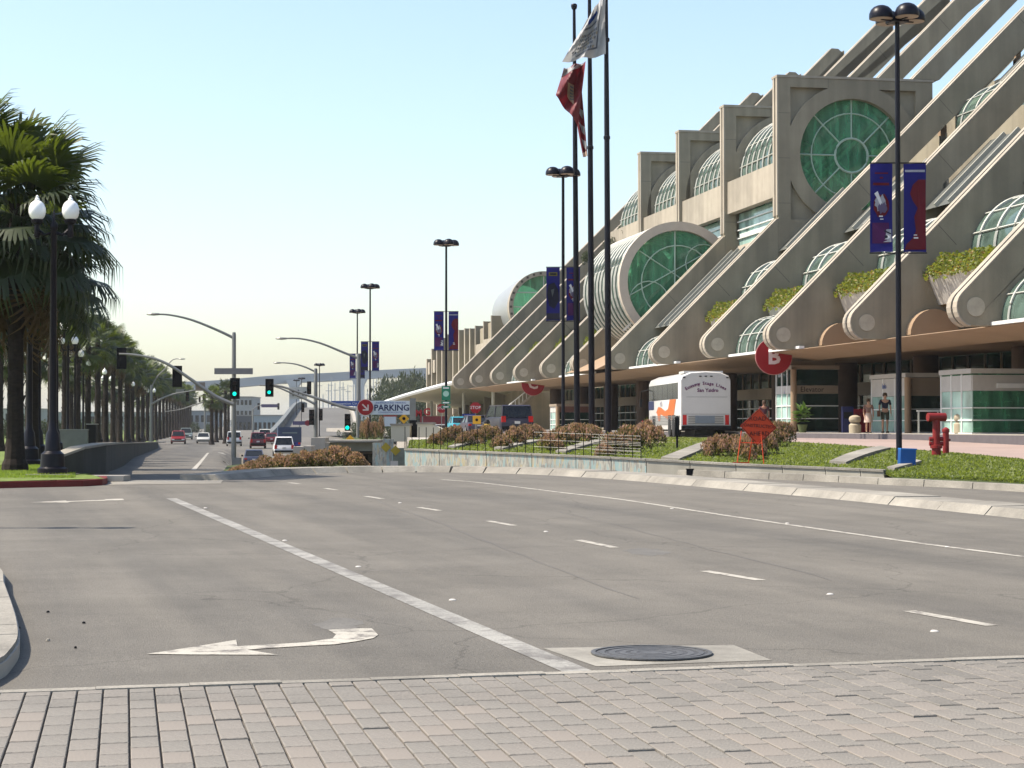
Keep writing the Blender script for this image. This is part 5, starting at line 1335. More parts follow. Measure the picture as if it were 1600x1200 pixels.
MB().box((0, 0, 0), (2.8, .1, .55)).build('overhead_sign', mat('dusty violet sign', (.10, .08, .14)), t, loc(421, 634, Y6 - .4, p)); signal_head(t, loc(404, 635, Y6, p), 1.1, plate=False, lit=False); signal_head(t, loc(435, 635, Y6, p), 1.1, plate=False, lit=False)
# ================================================================== PARKING SIGN
Yp = 100
p = P(640, 700, Yp); t = thing('parking_sign', 'white PARKING sign with a red round arrow, reaching left from its pole', 'sign', p)
M_signw = mat('sign board grey white', (.50, .55, .60), .5, .03)
MB().box((0, 0, 0), (2.75, .10, .72)).build('sign_board', M_signw, t, loc(603, 637, Yp, p))
MB().disc((0, 0, 0), .40, 32, 'y', .12).build('arrow_disc', M_red, t, loc(571, 636.5, Yp - .05, p)); MB().disc((0, 0, 0), .43, 32, 'y', .08).build('disc_rim', mat('pale rim', (.5, .4, .38)), t, loc(571, 636.5, Yp - .03, p))
dl = loc(571, 636.5, Yp - .13, p)
a_ = MB(); a_.box((-.02, 0, .02), (.40, .01, .07), Matrix.Rotation(R(45), 3, 'Y')); a_.add([(.17, 0, -.17), (-.14, 0, -.17), (-.14, 0, -.10), (.10, 0, -.10)], [(0, 1, 2, 3)]).add([(.17, 0, -.17), (.17, 0, .14), (.10, 0, .14), (.10, 0, -.10)], [(0, 1, 2, 3)])
a_.build('arrow', mat('pale arrow', (.55, .45, .43)), t, dl)
text('PARKING', .44, mat('dark blue letters', (.02, .03, .09)), t, loc(612, 637.5, Yp - .06, p), depth=.004, bold=.012)
text('UNDERGROUND  PARKING', .13, M_blueS, t, loc(610, 629.5, Yp - .06, p), depth=.003); text('CONVENTION CENTER', .12, M_blueS, t, loc(610, 644.5, Yp - .06, p), depth=.003)
MB().box((0, 0, 0), (.30, .34, 1.25)).build('post_head', M_steel, t, loc(645, 641, Yp, p)); MB().box((0, 0, 0), (.40, .4, 1.1)).build('signal_box', M_blackm, t, loc(646, 673, Yp, p)); MB().box((0, 0, 0), (.16, .16, 3.0)).build('post', M_steel, t, loc(645, 672, Yp + .3, p))
# ================================================================== VEHICLES
def car(label, loc_, rz, L=4.5, W=1.8, H=1.45, paint=(.3, .3, .3), kind='sedan', cat='car', front=False, plate=True):
    t = thing('parked_car' if kind == 'x' else 'car', label, cat, loc_, rz)
    mb_ = mat('car paint %.2f %.2f %.2f' % paint, paint, .4, .03, coat=.2); hw = W / 2; zb = .28; belt = H * .60 if kind != 'truck' else H * .45
    # body: stations rear (y=-L/2, towards viewer) to front
    rl = -L / 2
    hood = belt * .86 if kind in ('sedan', 'suv', 'van', 'pickup') else belt
    st = [(rl, .38, belt * .82, .90), (rl + .10, .26, belt * .97, .98), (rl + .5, .24, belt, 1.0), (0, .24, belt, 1.0), (L * .2, .24, belt * .99, 1.0), (L * .32, .24, hood, .99), (L / 2 - .12, .27, hood * .88, .94), (L / 2, .38, hood * .72, .84)]
    vs_ = []; fs = []
    for y, z0, z1, k in st:
        w = hw * k; zm = (z0 + z1) * .52
        vs_ += [(-w * .93, y, z0), (-w, y, zm), (-w * .95, y, z1 - .02), (-w * .86, y, z1 + .02), (w * .86, y, z1 + .02), (w * .95, y, z1 - .02), (w, y, zm), (w * .93, y, z0)]
    for i in range(len(st) - 1):
        for k in range(8): k2 = (k + 1) % 8; fs.append((i * 8 + k, i * 8 + k2, (i + 1) * 8 + k2, (i + 1) * 8 + k))
    fs += [tuple(range(8))[::-1], tuple((len(st) - 1) * 8 + k for k in range(8))]
    MB().add(vs_, fs).build('body', mb_, t, smooth=True)
    r0, r1, r2, r3 = {'sedan': (-L * .38, -L * .22, L * .06, L * .22), 'suv': (-L * .485, -L * .44, L * .12, L * .26), 'van': (-L * .49, -L * .45, L * .2, L * .36), 'pickup': (-L * .10, -L * .05, L * .12, L * .25)}[kind]
    w0, w1 = hw * .88, hw * (.72 if kind != 'van' else .8)
    ca = [(r0, belt, w0), (r1, H - .04, w1), (r2, H - .04, w1), (r3, belt, w0)]
    g_ = MB(); g_.add([(-ca[0][2], ca[0][0], belt), (ca[0][2], ca[0][0], belt), (ca[1][2], ca[1][0], H - .06), (-ca[1][2], ca[1][0], H - .06), (-ca[3][2], ca[3][0], belt), (ca[3][2], ca[3][0], belt), (ca[2][2], ca[2][0], H - .06), (-ca[2][2], ca[2][0], H - .06)],
                      [(0, 1, 2, 3), (4, 7, 6, 5), (0, 3, 7, 4), (1, 5, 6, 2), (3, 2, 6, 7)]); g_.build('windows', M_carglass, t)
    rf = MB(); rf.prism([(r1 - .06, H - .075), (r1 + .05, H - .01), ((r1 + r2) / 2, H), (r2 - .05, H - .01), (r2 + .06, H - .075)], lambda a, b_: (-w1 - .02, a, b_), lambda a, b_: (w1 + .02, a, b_)); rf.build('roof', mb_, t, smooth=True)
    pil = MB()
    for s_ in (-1, 1):
        pil.tube([(s_ * w0, r0, belt), (s_ * (w1 + .01), r1, H - .06)], .045, 5).tube([(s_ * w0, r3, belt), (s_ * (w1 + .01), r2, H - .06)], .04, 5)
        m_ = (r1 + r2) / 2; pil.tube([(s_ * (w0 + .005), m_, belt), (s_ * (w1 + .012), m_, H - .06)], .035, 5)
    pil.build('pillars', mb_, t)
    for s_ in (-1, 1):
        for y in (-L * .31, L * .31):
            MB().tube([(s_ * (hw - .18), y, .32), (s_ * (hw + .005), y, .32)], .32, 18).build('wheel', M_rubber, t)
            MB().tube([(s_ * (hw - .05), y, .32), (s_ * (hw + .012), y, .32)], .18, 12).build('rim', M_steel, t)
        MB().box((s_ * (hw + .08), r3 - .25, belt + .05), (.16, .1, .13)).build('mirror', M_blackm, t)
        tall = .34 if kind in ('suv', 'van') else .14
        MB().box((s_ * hw * .80, rl + .02, belt * .80 - (.0 if kind != 'van' else -.1)), (hw * .26, .06, tall)).build('tail_lamp', M_lensr, t)
        MB().box((s_ * hw * .68, L / 2 - .02, hood * .66), (hw * .38, .08, .14)).build('headlight', M_globe, t)
    MB().box((0, rl - .02, .46), (W * .93, .12, .18)).build('rear_bumper', M_blackm if kind in ('suv', 'van') else mb_, t); MB().box((0, L / 2 + .01, .44), (W * .9, .12, .18)).build('front_bumper', M_steel, t)
    MB().box((0, L / 2 + .0, hood * .62), (W * .42, .05, .13)).build('grille', M_blackm, t)
    if plate: MB().box((0, rl - .03, belt * .72), (.32, .02, .15)).build('licence_plate', mat('licence plate', (.5, .5, .48)), t)
    return t
def oncar(px, Y, dz=0): X = (px - 800) / F * Y; return (X, Y, G(X, Y) + .004 + dz)
hd = lambda px: math.atan(-(355 - 800) / F)   # travel direction of the far road
H0 = hd(0)
car('red sport utility vehicle coming towards the camera', oncar(279, 248), H0 + math.pi, 4.4, 1.85, 1.7, (.20, .008, .012), 'suv')
car('dull green pickup behind the red oncoming vehicle', oncar(291, 290), H0 + math.pi, 5.0, 1.9, 1.75, (.13, .16, .15), 'pickup', 'pickup truck')
car('silver sedan coming towards the camera, right of the red vehicle', oncar(318, 252), H0 + math.pi, 4.5, 1.75, 1.42, (.42, .42, .40), 'sedan')
car('white minivan seen from behind, just beside the main signal pole', oncar(366, 230), H0, 4.6, 1.8, 1.75, (.50, .52, .53), 'van', 'minivan')
car('dark red boxy vehicle with lit tail lamps, seen from behind', oncar(403, 205), H0, 4.2, 1.7, 1.72, (.10, .012, .02), 'suv')
car('pale pickup far ahead at the foot of the overpass', oncar(414, 262), H0, 4.8, 1.85, 1.8, (.50, .50, .46), 'pickup', 'pickup truck')
car('small red car ahead between the boxy vehicle and the truck', oncar(424, 250), H0, 4.3, 1.7, 1.4, (.14, .006, .012), 'sedan')
car('white sport utility vehicle behind the flowering hedge', oncar(443, 172, .35), H0, 4.6, 1.85, 1.75, (.62, .62, .62), 'suv')
car('dark sedan at the hedge, only its rear showing beside the signal pole', oncar(397, 156, .05), H0, 4.4, 1.72, 1.4, (.04, .05, .09), 'sedan')
bt = thing('box_truck', 'dark blue truck with a tall cargo box ahead of the white vehicle', 'truck', oncar(452, 196), H0)
MB().box((0, .4, 1.55), (2.35, 4.4, 1.55)).build('cargo_box', mat('truck box blue', (.03, .05, .10), .5), bt); MB().box((0, -1.78, .62), (2.2, .3, .35)).build('rear_frame', mat('truck blue', (.03, .03, .2)), bt)
MB().box((0, 3.5, 1.2), (2.1, 1.7, 1.6)).build('cab', mat('truck blue', (.03, .03, .2)), bt); MB().box((0, -1.81, 1.75), (1.5, .02, .12)).build('print', mat('truck print', (.16, .2, .2)), bt)
for s_ in (-1, 1):
    for y in (-1.0, 3.2): MB().tube([(s_ * .7, y, .42), (s_ * 1.08, y, .42)], .42, 16).build('wheel', M_rubber, bt)
    MB().box((s_ * .95, -1.95, .68), (.22, .04, .2)).build('tail_lamp', M_lensr, bt)
# forecourt vehicles
def onf(px, Y): X = (px - 800) / F * Y; return (X, Y, 1.05)
v = car('large dark van seen from behind near the round C sign', onf(792, 112), PHI + .05, 5.2, 2.0, 1.78, (.025, .022, .035), 'van', 'van')
car('dark sedan parked left of the large dark van', onf(740, 140), PHI + .02, 4.5, 1.72, 1.35, (.05, .04, .06), 'sedan')
car('turquoise car partly hidden beyond the dark sedan', onf(717, 150), PHI, 4.2, 1.7, 1.3, (.04, .28, .36), 'sedan')
# ---- coach
pb = P(1103, 683, 97); pb.z = 1.052
bus = thing('coach_bus', 'white coach bus with an orange side stripe, seen from behind at the entrance', 'bus', pb, math.atan(.5 / 12) + .03)
Wb, Lb, Hb = 2.55, 11.6, 3.33; hw = Wb / 2
M_bus = mat('coach white paint', (.52, .505, .48), .35, .03, 1.5, coat=.3)
def sect(y, k, top): return [(-hw * k, y, .38), (-hw * k, y, 2.9 * top), (-hw * .93 * k, y, 3.10 * top), (-hw * .6 * k, y, 3.28 * top), (0, y, Hb * top), (hw * .6 * k, y, 3.28 * top), (hw * .93 * k, y, 3.10 * top), (hw * k, y, 2.9 * top), (hw * k, y, .38)]
ss = [sect(0, .985, .985), sect(.12, 1, 1), sect(Lb * .5, 1, 1), sect(Lb - .5, 1, 1), sect(Lb - .1, .97, .97), sect(Lb, .9, .93)]
vs_ = [q_ for s_ in ss for q_ in s_]; fs = []
for i in range(len(ss) - 1):
    for k in range(9): k2 = (k + 1) % 9; fs.append((i * 9 + k, i * 9 + k2, (i + 1) * 9 + k2, (i + 1) * 9 + k))
fs += [tuple(range(9))[::-1], tuple((len(ss) - 1) * 9 + k for k in range(9))]
MB().add(vs_, fs).build('body', M_bus, bus, smooth=True)
for k in range(6):
    y = .9 + k * 1.72; MB().bb((-hw - .012, y, 1.95), (-hw - .003, y + 1.66, 2.78)).build('side_window', M_carglass, bus); MB().bb((hw + .003, y, 1.95), (hw + .012, y + 1.66, 2.78)).build('side_window', M_carglass, bus)
MB().bb((-hw * .8, Lb + .0, 1.5), (hw * .8, Lb + .03, 2.7)).build('windscreen', M_carglass, bus)
M_bo = mat('coach orange', (.44, .105, .012), .4, .1)
sw_ = MB(); X0 = -hw - .014
sw_.add([(X0, y, z) for y, z in [(1.5, 1.94), (3.6, 1.94), (4.2, 1.45), (5.2, 1.35), (6.6, 1.55), (7.6, 1.6), (8.4, 1.3), (8.0, 1.2), (7.6, .85), (7.0, .80), (6.8, 1.2), (5.8, 1.1), (4.6, .95), (3.4, .80), (2.4, .95)]], [tuple(range(15))]); sw_.build('orange_stripe', M_bo, bus)
MB().bb((X0, 9.3, 1.45), (X0 + .01, 11.3, 1.93)).build('dark_panel', mat('coach navy', (.015, .02, .06)), bus)
text('MTA', .42, mat('coach grey ink', (.3, .28, .32)), bus, (X0 - .002, 6.6, 1.72), (math.pi / 2, 0, -math.pi / 2), depth=.003)
rb_ = MB()
for k in range(6): rb_.bb((-hw - .02, .2, .62 + k * .085), (-hw - .002, 10.8, .66 + k * .085))
rb_.build('side_rib', M_steel, bus)['kind'] = 'stuff'
for y in (2.3, 3.6, 9.3):
    for s_ in (-1, 1):
        MB().bb((s_ * (hw - .02), y - .55, .35), (s_ * (hw + .015), y + .55, 1.12)).build('wheel_arch', M_blackm, bus); MB().tube([(s_ * (hw - .3), y, .48), (s_ * (hw + .03), y, .48)], .48, 20).build('wheel', M_rubber, bus)
MB().box((0, 1.5, 3.3), (2.0, 1.6, .12)).build('roof_hatch', M_bus, bus)
# rear details
def rear(a, c, nm, m, d=.012): MB().bb((a[0], -d, a[1]), (c[0], -.001, c[1])).build(nm, m, bus)
rear((-1.18, .62), (-.98, 1.12), 'tail_lamp', M_lensr); rear((.98, .62), (1.18, 1.12), 'tail_lamp', M_lensr)
for k in range(5): rear((-.9, .66 + k * .09), (.9, .71 + k * .09), 'grille_slat', M_steel, .02)
rear((-.55, .70), (.45, 1.08), 'grille_panel', mat('grille blue grey', (.16, .19, .22)), .024)
MB().bb((-1.26, -.16, .36), (1.26, -.001, .56)).build('bumper', M_blackm, bus); MB().bb((-1.2, -.1, .57), (1.2, -.001, .61)).build('bumper_trim', M_steel, bus)
rear((-1.2, 1.15), (1.2, 1.17), 'panel_joint', mat('joint grey', (.2, .2, .2)), .008); rear((-1.0, 2.02), (1.1, 2.035), 'panel_joint', mat('joint grey', (.2, .2, .2)), .008)
for x in (-.28, 0, .28): rear((x - .06, 3.05), (x + .06, 3.10), 'clearance_light', M_blackm, .03)
for x in (-1.1, 1.1): rear((x - .06, 2.98), (x + .06, 3.03), 'clearance_light', M_blackm, .03)
M_ink = mat('plum lettering', (.13, .03, .10))
s1_ = "Economy Stage Lines"
n_ = len(s1_)
for k, ch in enumerate(s1_):
    if ch == ' ': continue
    a = (k - (n_ - 1) / 2) / n_ * 1.02; text(ch, .23, M_ink, bus, (2.15 * math.sin(a), -.016, .38 + 2.33 * math.cos(a)), (math.pi / 2, a, 0), depth=.003, bold=.006)
text('San Ysidro', .25, M_ink, bus, (.1, -.016, 2.36), depth=.003, bold=.006)
sm = MB(); sm.bb((-.5, .4, .08), (.5, 3.5, .37)); sm.build('undercarriage', M_dark, bus)
MB().tube([(-hw, Lb - .2, 2.6), (-hw - .35, Lb + .2, 2.5), (-hw - .38, Lb + .2, 1.9)], .03, 6).build('mirror_arm', M_blackm, bus); MB().box((-hw - .38, Lb + .2, 1.85), (.12, .2, .45)).build('mirror', M_blackm, bus)
# ================================================================== PLANTING ON THE BED
def shrub_mesh(seed, n=2600, rx=1.0, ry=1.0, h=1.0, tip=.55):
    r = random.Random(seed); q = MB(); lumps = [(r.uniform(-.75, .75), r.uniform(-.75, .75), r.uniform(.22, .42)) for _ in range(26)]
    q.use(M_shrubG); q.use(M_shrubR)
    for k in range(n):
        lx, ly, lr = lumps[r.randrange(26)]; d2 = lx * lx + ly * ly; base = max(.12, (1 - d2) * .62)
        th = r.uniform(0, 6.28); ph = r.uniform(-.3, 1.57); rad = lr * r.uniform(.75, 1.05)
        c = Vector((lx + rad * math.cos(th) * math.cos(ph), ly + rad * math.sin(th) * math.cos(ph), base + rad * math.sin(ph)))
        if c.z < 0: continue
        out = Vector((math.cos(th) * math.cos(ph), math.sin(th) * math.cos(ph), math.sin(ph) + .3)).normalized()
        q.mi = 1 if (ph > .25 and r.random() < tip) else 0
        s_ = r.uniform(.06, .12); d = (out + Vector((r.uniform(-1, 1), r.uniform(-1, 1), r.uniform(-.6, 1))) * .7).normalized()
        w = d.cross(Vector((r.uniform(-1, 1), r.uniform(-1, 1), r.uniform(-1, 1)))).normalized() * s_ * .42
        c = Vector((c.x * rx, c.y * ry, c.z * h))
        q.add([c, c + d * s_ * .55 + w, c + d * s_ * 1.1, c + d * s_ * .55 - w], [(0, 1, 2, 3)])
    return q.mesh('shrub')
shr = [shrub_mesh(s, tip=.62 + .08 * s) for s in range(3)]
twig = MB()
for k in range(14):
    a = k * 2.4; twig.tube([(0, 0, -.1), (.35 * math.cos(a), .35 * math.sin(a), .55)], .018, 4)
twm = twig.mesh('stem', M_trunk)
# mounds: px, py(base), width px, height m, group-label
def shrub_at(x, y, wpx, h, label, group, lift=0.0, pos=None, hw_=None):
    p = pos if pos is not None else onbed(x, y)
    if p is None: return
    w = wpx / F * p.y / 2 * 1.15; h = h * 1.25
    t = thing('flowering_shrub', label, 'shrub', (p.x, p.y, p.z - .05 + lift), random.uniform(0, 6.28), group)
    o = link('foliage', shr[random.randrange(3)], t); o.scale = (w, w * random.uniform(.8, 1.1), h / 1.0)
    o = link('stem', twm, t); o.scale = (w * .7, w * .7, h * .8)
clumps = [
    ('bronze shrub in the clump by the flagpoles', 'bronze shrubs between the flagpoles and the bus', [(958, 714, 46, .62), (985, 708, 52, .72), (1010, 700, 52, .75), (1024, 692, 30, .6), (945, 716, 26, .4)]),
    ('bronze shrub in the clump under the orange diamond sign', 'bronze shrubs around the orange sign', [(1118, 716, 40, .55), (1142, 716, 44, .62), (1168, 722, 48, .62), (1190, 714, 46, .7), (1208, 702, 46, .75), (1226, 694, 34, .7)]),
    ('bronze shrub in the strip behind the flagpoles', 'bronze shrubs behind the flagpoles', [(858, 708, 40, .5), (880, 702, 44, .62), (902, 696, 44, .7), (925, 692, 34, .6)]),
    ('bronze shrub in the strip below the large dark van', 'bronze shrubs below the dark van', [(785, 704, 34, .42), (803, 698, 36, .55), (822, 692, 36, .62), (838, 689, 28, .55)]),
    ('bronze shrub in the strip below the dark sedan', 'bronze shrubs below the dark sedan', [(728, 700, 28, .45), (745, 697, 30, .5), (762, 692, 32, .55), (775, 689, 24, .5)]),
    ('bronze shrub in the strip by the green sign', 'bronze shrubs by the green sign lamp', [(682, 699, 24, .4), (697, 696, 26, .5), (712, 693, 26, .55)])]
random.seed(11)
for lab, grp, L_ in clumps:
    for n_, (x, y, w, h) in enumerate(sorted(L_)): shrub_at(x, y, w, h, ORD[n_] + ' ' + lab.replace('shrub', 'shrub from the left', 1), grp)
# hedge on the island nose
isl = MB(); ip_ = [P(348, 745, 50), P(400, 742, 50.5), P(440, 739, 51.5), P(500, 735, 53), P(560, 733, 54), P(576, 731, 55), P(574, 728, 62), P(480, 722, 68), P(400, 722, 68), P(355, 728, 62)]
isl.prism([(p.x, p.y) for p in ip_], lambda x, y: (x, y, G(x, y) - .5), lambda x, y: (x, y, .42 if y < 58 else .32)); struct(isl.build('planting_island', M_bed))
for k, (x, y, Y, w, h) in enumerate([(358, 742, 51, 22, .16), (376, 740, 51, 32, .26), (396, 738, 51.5, 36, .38), (416, 737, 52, 38, .48), (436, 737, 53, 40, .50), (456, 736, 53, 42, .52), (476, 735, 54, 42, .56), (498, 735, 54, 44, .62), (520, 733, 55, 44, .66), (540, 732, 56, 44, .66), (557, 733, 55, 34, .50), (566, 733, 55, 20, .32), (530, 730, 60, 40, .66), (490, 730, 60, 44, .55), (450, 731, 59, 40, .42), (410, 733, 58, 34, .3)]):
    shrub_at(x, y, w, h * .85, ('%s shrub from the left along the front of the flowering hedge' % ORD[k]) if k < 12 else '%s shrub from the right in the back line of the hedge' % ORD[k - 12], 'flowering hedge shrubs on the island nose', pos=P(x, y, Y))
PATHQ = [[(1033, 722), (1062, 724), (1128, 695), (1112, 691)], [(1296, 728), (1322, 730), (1392, 706), (1376, 703)], [(868, 711), (884, 712), (950, 692), (938, 690)], [(772, 706), (786, 707), (842, 694), (832, 692)], [(700, 704), (712, 704.5), (762, 694), (752, 693)], [(1386, 738), (1398, 740), (1440, 728), (1432, 726)]]
def in_quad(x, y, q):
    s = [(q[(k + 1) % 4][0] - q[k][0]) * (y - q[k][1]) - (q[(k + 1) % 4][1] - q[k][1]) * (x - q[k][0]) for k in range(4)]
    return all(v <= 2 for v in s) or all(v >= -2 for v in s)
# green ground cover, one mass
def gc_cover(name, m, n, inside, size, seed):
    r = random.Random(seed); q = MB(); vs_ = []; fs = []
    for k in range(n):
        t, s_ = r.random(), r.random()
        p = bed_pt(t, s_)
        px = 800 + F * p.x / p.y; py = 666 - (p.z - EYE) * F / p.y
        if not inside(px, py, s_): continue
        a = r.uniform(0, 6.28); e = r.uniform(.1, 1.2); z = size * r.uniform(.7, 1.4)
        d = Vector((math.cos(a) * math.cos(e), math.sin(a) * math.cos(e), math.sin(e))) * z; w = Vector((-math.sin(a), math.cos(a), 0)) * z * .32
        p = p + Vector((0, 0, r.uniform(-.01, .06))); i = len(vs_)
        vs_ += [p, p + d * .5 + w, p + d, p + d * .5 - w]; fs.append((i, i + 1, i + 2, i + 3))
    q.add(vs_, fs); o = q.build(name, m); o['kind'] = 'stuff'; tag(o, 'low green ground cover planted on the sloping bed', 'ground cover'); return o
gc_cover('ground_cover', M_gc, 330000, lambda x, y, s_: x > 640 and .02 < s_ < .97 and not any(in_quad(x, y, q_) for q_ in PATHQ), .055, 3)
# diagonal concrete strips crossing the bed
for quad_ in PATHQ:
    pts = [onbed(x, y) for x, y in quad_]
    if any(p is None for p in pts): print('strip miss', quad_); continue
    b = MB(); n = 8; L0 = [pts[0].lerp(pts[3], k / n) for k in range(n + 1)]; L1 = [pts[1].lerp(pts[2], k / n) for k in range(n + 1)]
    vs_ = []
    for a, c in zip(L0, L1):
        for p in (a, c):
            z = bedz(p.x, p.y); vs_.append((p.x, p.y, (z if z is not None else p.z) + .13))
    vs2 = [(x, y, z - .4) for x, y, z in vs_]; m_ = len(vs_)
    fs = [(2 * i, 2 * i + 1, 2 * i + 3, 2 * i + 2) for i in range(n)] + [(2 * i, 2 * i + 2, m_ + 2 * i + 2, m_ + 2 * i) for i in range(n)] + [(2 * i + 1, 2 * i + 3, m_ + 2 * i + 3, m_ + 2 * i + 1) for i in range(n)] + [(0, 1, m_ + 1, m_), (2 * n, 2 * n + 1, m_ + 2 * n + 1, m_ + 2 * n)]
    b.add(vs_ + vs2, fs); struct(b.build('path', M_kerb))
# lawn tufts
def lawn_tufts():
    r = random.Random(5); vs_ = []; fs = []
    for k in range(60000):
        Y = 41.5 + r.random() ** 1.4 * 25; X = r.uniform(-14, -10.0) if Y > 50 else r.uniform(-14, -9.2)
        px = 800 + F * X / Y
        if px > 118 or px < -40 or Y < 41.9: continue
        z = .5 if Y > 43.2 else .47
        a = r.uniform(0, 6.28); h = r.uniform(.03, .07); i = len(vs_)
        vs_ += [(X, Y, z), (X + .03 * math.cos(a), Y + .03 * math.sin(a), z), (X + .02 * math.cos(a + 1), Y + .02 * math.sin(a + 1), z + h)]; fs.append((i, i + 1, i + 2))
    q = MB(); q.add(vs_, fs); o = q.build('grass', leafmat('grass blade', (.12, .17, .02), (.22, .28, .05), .4)); o['kind'] = 'stuff'; tag(o, 'short bright grass on the street corner lawn', 'grass')
lawn_tufts()
# ================================================================== SIGNS, HYDRANTS AND SMALL THINGS ON THE BED
def std(name, label, cat, x, y, Y=None, rz=0):
    p = P(x, y, Y) if Y else onbed(x, y); return thing(name, label, cat, p, rz)
t = std('construction_sign', 'orange diamond roadwork sign on a folding stand among the bronze shrubs', 'sign', 1170, 723, 47.5)
p = Vector(t.location); c = P(1185, 667, 47.5) - p; s_ = .455
d_ = MB(); rot = Matrix.Rotation(R(45 + 3), 3, 'Y'); d_.box(c, (s_ * 1.41, .015, s_ * 1.41), rot); pn = d_.build('sign_panel', M_orange, t)
bo = MB()
for k in range(4):
    a = R(48 + 90 * k); bo.box(c + Vector((s_ * .66 * math.sin(a), -.012, s_ * .66 * math.cos(a))), (.012, .006, s_ * 1.25) if k % 2 == 0 else (.012, .006, s_ * 1.25), Matrix.Rotation(a + math.pi / 2, 3, 'Y'))
bo.build('border_line', mat('faded black ink', (.10, .012, .01)), t)
M_cone = mat('sign lettering', (.05, .012, .01))
text('ROAD', .15, M_cone, t, c + Vector((-.02, -.014, .20))); text('CONSTRUCTION', .115, M_cone, t, c + Vector((0, -.014, .02)), (math.pi / 2, R(4), 0)); text('AHEAD', .15, M_cone, t, c + Vector((0.02, -.014, -.17)))
for x0, x1 in ((-.30, -.18), (.36, .30)): MB().tube([(x0, -.1, -.02), (x1, 0, c.z - .1)], .014, 6).build('leg', M_orange, t)
MB().tube([(.05, .45, 0), (.1, 0, c.z - .2)], .014, 6).build('leg', M_orange, t); MB().tube([(-.24, -.03, .5), (.35, -.03, .48)], .012, 6).build('crossbar', M_orange, t); MB().box((-.2, -.1, .0), (.4, .06, .03)).build('foot', M_orange, t)
t = std('trash_bin', 'bright blue box bin at the foot of the nearest dome lamp', 'bin', 1416, 742, 45.5)
MB().box((0, 0, .30), (.36, .34, .60)).build('bin_body', M_blue, t, rot=(0, R(2), 0)); MB().box((0.01, 0, .615), (.38, .36, .03)).build('lid', mat('blue bin lid', (.02, .15, .45)), t, rot=(0, R(2), 0))
t = std('standpipe', 'red fire standpipe with a horizontal barrel on top, on the green bed', 'standpipe', 1463, 716, 50)
MB().lathe([(.12, -.1), (.12, .25), (.16, .26), (.16, .34), (.10, .35), (.095, 1.0)], 14).build('riser', M_redp, t, smooth=True)
MB().tube([(-.23, -.05, 1.07), (.25, .05, 1.07)], .11, 16).build('barrel', M_redp, t, smooth=True)
for z in (.5, .62): MB().tube([(-.18, 0, z - .12), (.18, 0, z - .12)], .06, 10).build('hose_outlet', M_redp, t)
t = std('standpipe', 'shorter plain red pipe standing just right of the barrel topped standpipe', 'standpipe', 1478, 712, 51)
MB().lathe([(.085, -.1), (.085, .62), (.10, .63), (.10, .70), (.05, .74), (.001, .76)], 12).build('riser', M_redp, t, smooth=True); MB().tube([(-.12, 0, .42), (.12, 0, .42)], .03, 8).build('handle', M_redp, t)
t = std('fire_hydrant', 'dark red fire hydrant showing above the bronze shrubs by the bus', 'hydrant', 1004, 683, 92)
MB().lathe([(.2, 0), (.2, .06), (.13, .08), (.12, .52), (.16, .53), (.16, .58), (.12, .66), (.04, .72), (.03, .78), (.001, .8)], 14).build('barrel', M_red, t, smooth=True)
for dx in (-1, 1): MB().tube([(dx * .1, 0, .42), (dx * .24, 0, .42)], .07, 10).build('nozzle', M_red, t)
MB().tube([(0, -.1, .4), (0, -.22, .4)], .09, 10).build('nozzle', M_red, t)
t = std('meter_post', 'thin black post with a narrow dark box, in front of the bus', 'post', 1058, 706, 60)
MB().tube([(0, 0, 0), (0, 0, .6)], .035, 8).build('post', M_blackm, t); MB().box((0, 0, .78), (.13, .12, .55)).build('meter_box', M_blackm, t); MB().lathe([(.075, 1.05), (.06, 1.1), (.001, 1.13)], 10).build('cap', M_blackm, t)
t = std('utility_box', 'small black box standing on the low wall coping', 'box', 1078, 738, 47.3); MB().box((0, 0, 0), (.17, .1, .14)).build('box_body', M_blackm, t); MB().box((0, 0, .08), (.2, .13, .02)).build('box_lid', M_blackm, t)
t = std('stone_bollard', 'round headed tan stone bollard beside the woman at the kiosk', 'bollard', 1336, 677, 84)
MB().lathe([(.26, 0), (.27, .36), (.2, .42), (.18, .46), (.25, .52), (.27, .62), (.24, .72), (.12, .78), (.001, .8)], 18).build('bollard_body', mat('bollard stone', (.34, .29, .21), .8, .1, 8), t, smooth=True); MB().lathe([(.19, .42), (.205, .44), (.19, .47)], 18).build('neck_band', M_groove, t)
copy_tree(t, None, 'round headed stone bollard left of the white framed kiosk', P(1501, 677, 76.5), 0)
t = std('rail_bench', 'white topped low rail with posts left of the round headed bollard', 'rail', 1466, 679, 79); t.location.z = 1.30
MB().box((0, 0, .93), (1.75, .1, .05)).build('top_rail', M_white, t)
for x in (-.8, 0, .8): MB().box((x, 0, .45), (.06, .06, .9)).build('leg', M_rib, t)
t = std('newspaper_box', 'dark red cabinet against the column behind the woman', 'cabinet', 1346, 676, 89.5); t.location.z = 1.302
MB().box((0, 0, .55), (.9, .5, 1.1)).build('cabinet_body', mat('dark red cabinet', (.22, .01, .02)), t); MB().box((0, -.26, .7), (.7, .03, .5)).build('cabinet_door', mat('cabinet door red', (.15, .01, .015)), t)
t = std('blue_cabinet', 'dark navy cabinet against the brown column left of the bollard', 'cabinet', 1324, 675, 88); t.location.z = 1.302
MB().box((0, 0, .6), (.5, .4, 1.2)).build('cabinet_body', mat('navy cabinet', (.01, .012, .06)), t); MB().box((0, -.21, .8), (.4, .02, .3)).build('cabinet_door', M_blackm, t)
t = std('potted_plant', 'leafy green potted plant before the glass elevator kiosk', 'plant', 1254, 676, 90); t.location.z = 1.302
MB().lathe([(.16, 0), (.24, .35), (.25, .38), (.20, .38)], 14).build('pot', mat('pot brown', (.08, .1, .04)), t, smooth=True)
rr = random.Random(3); 
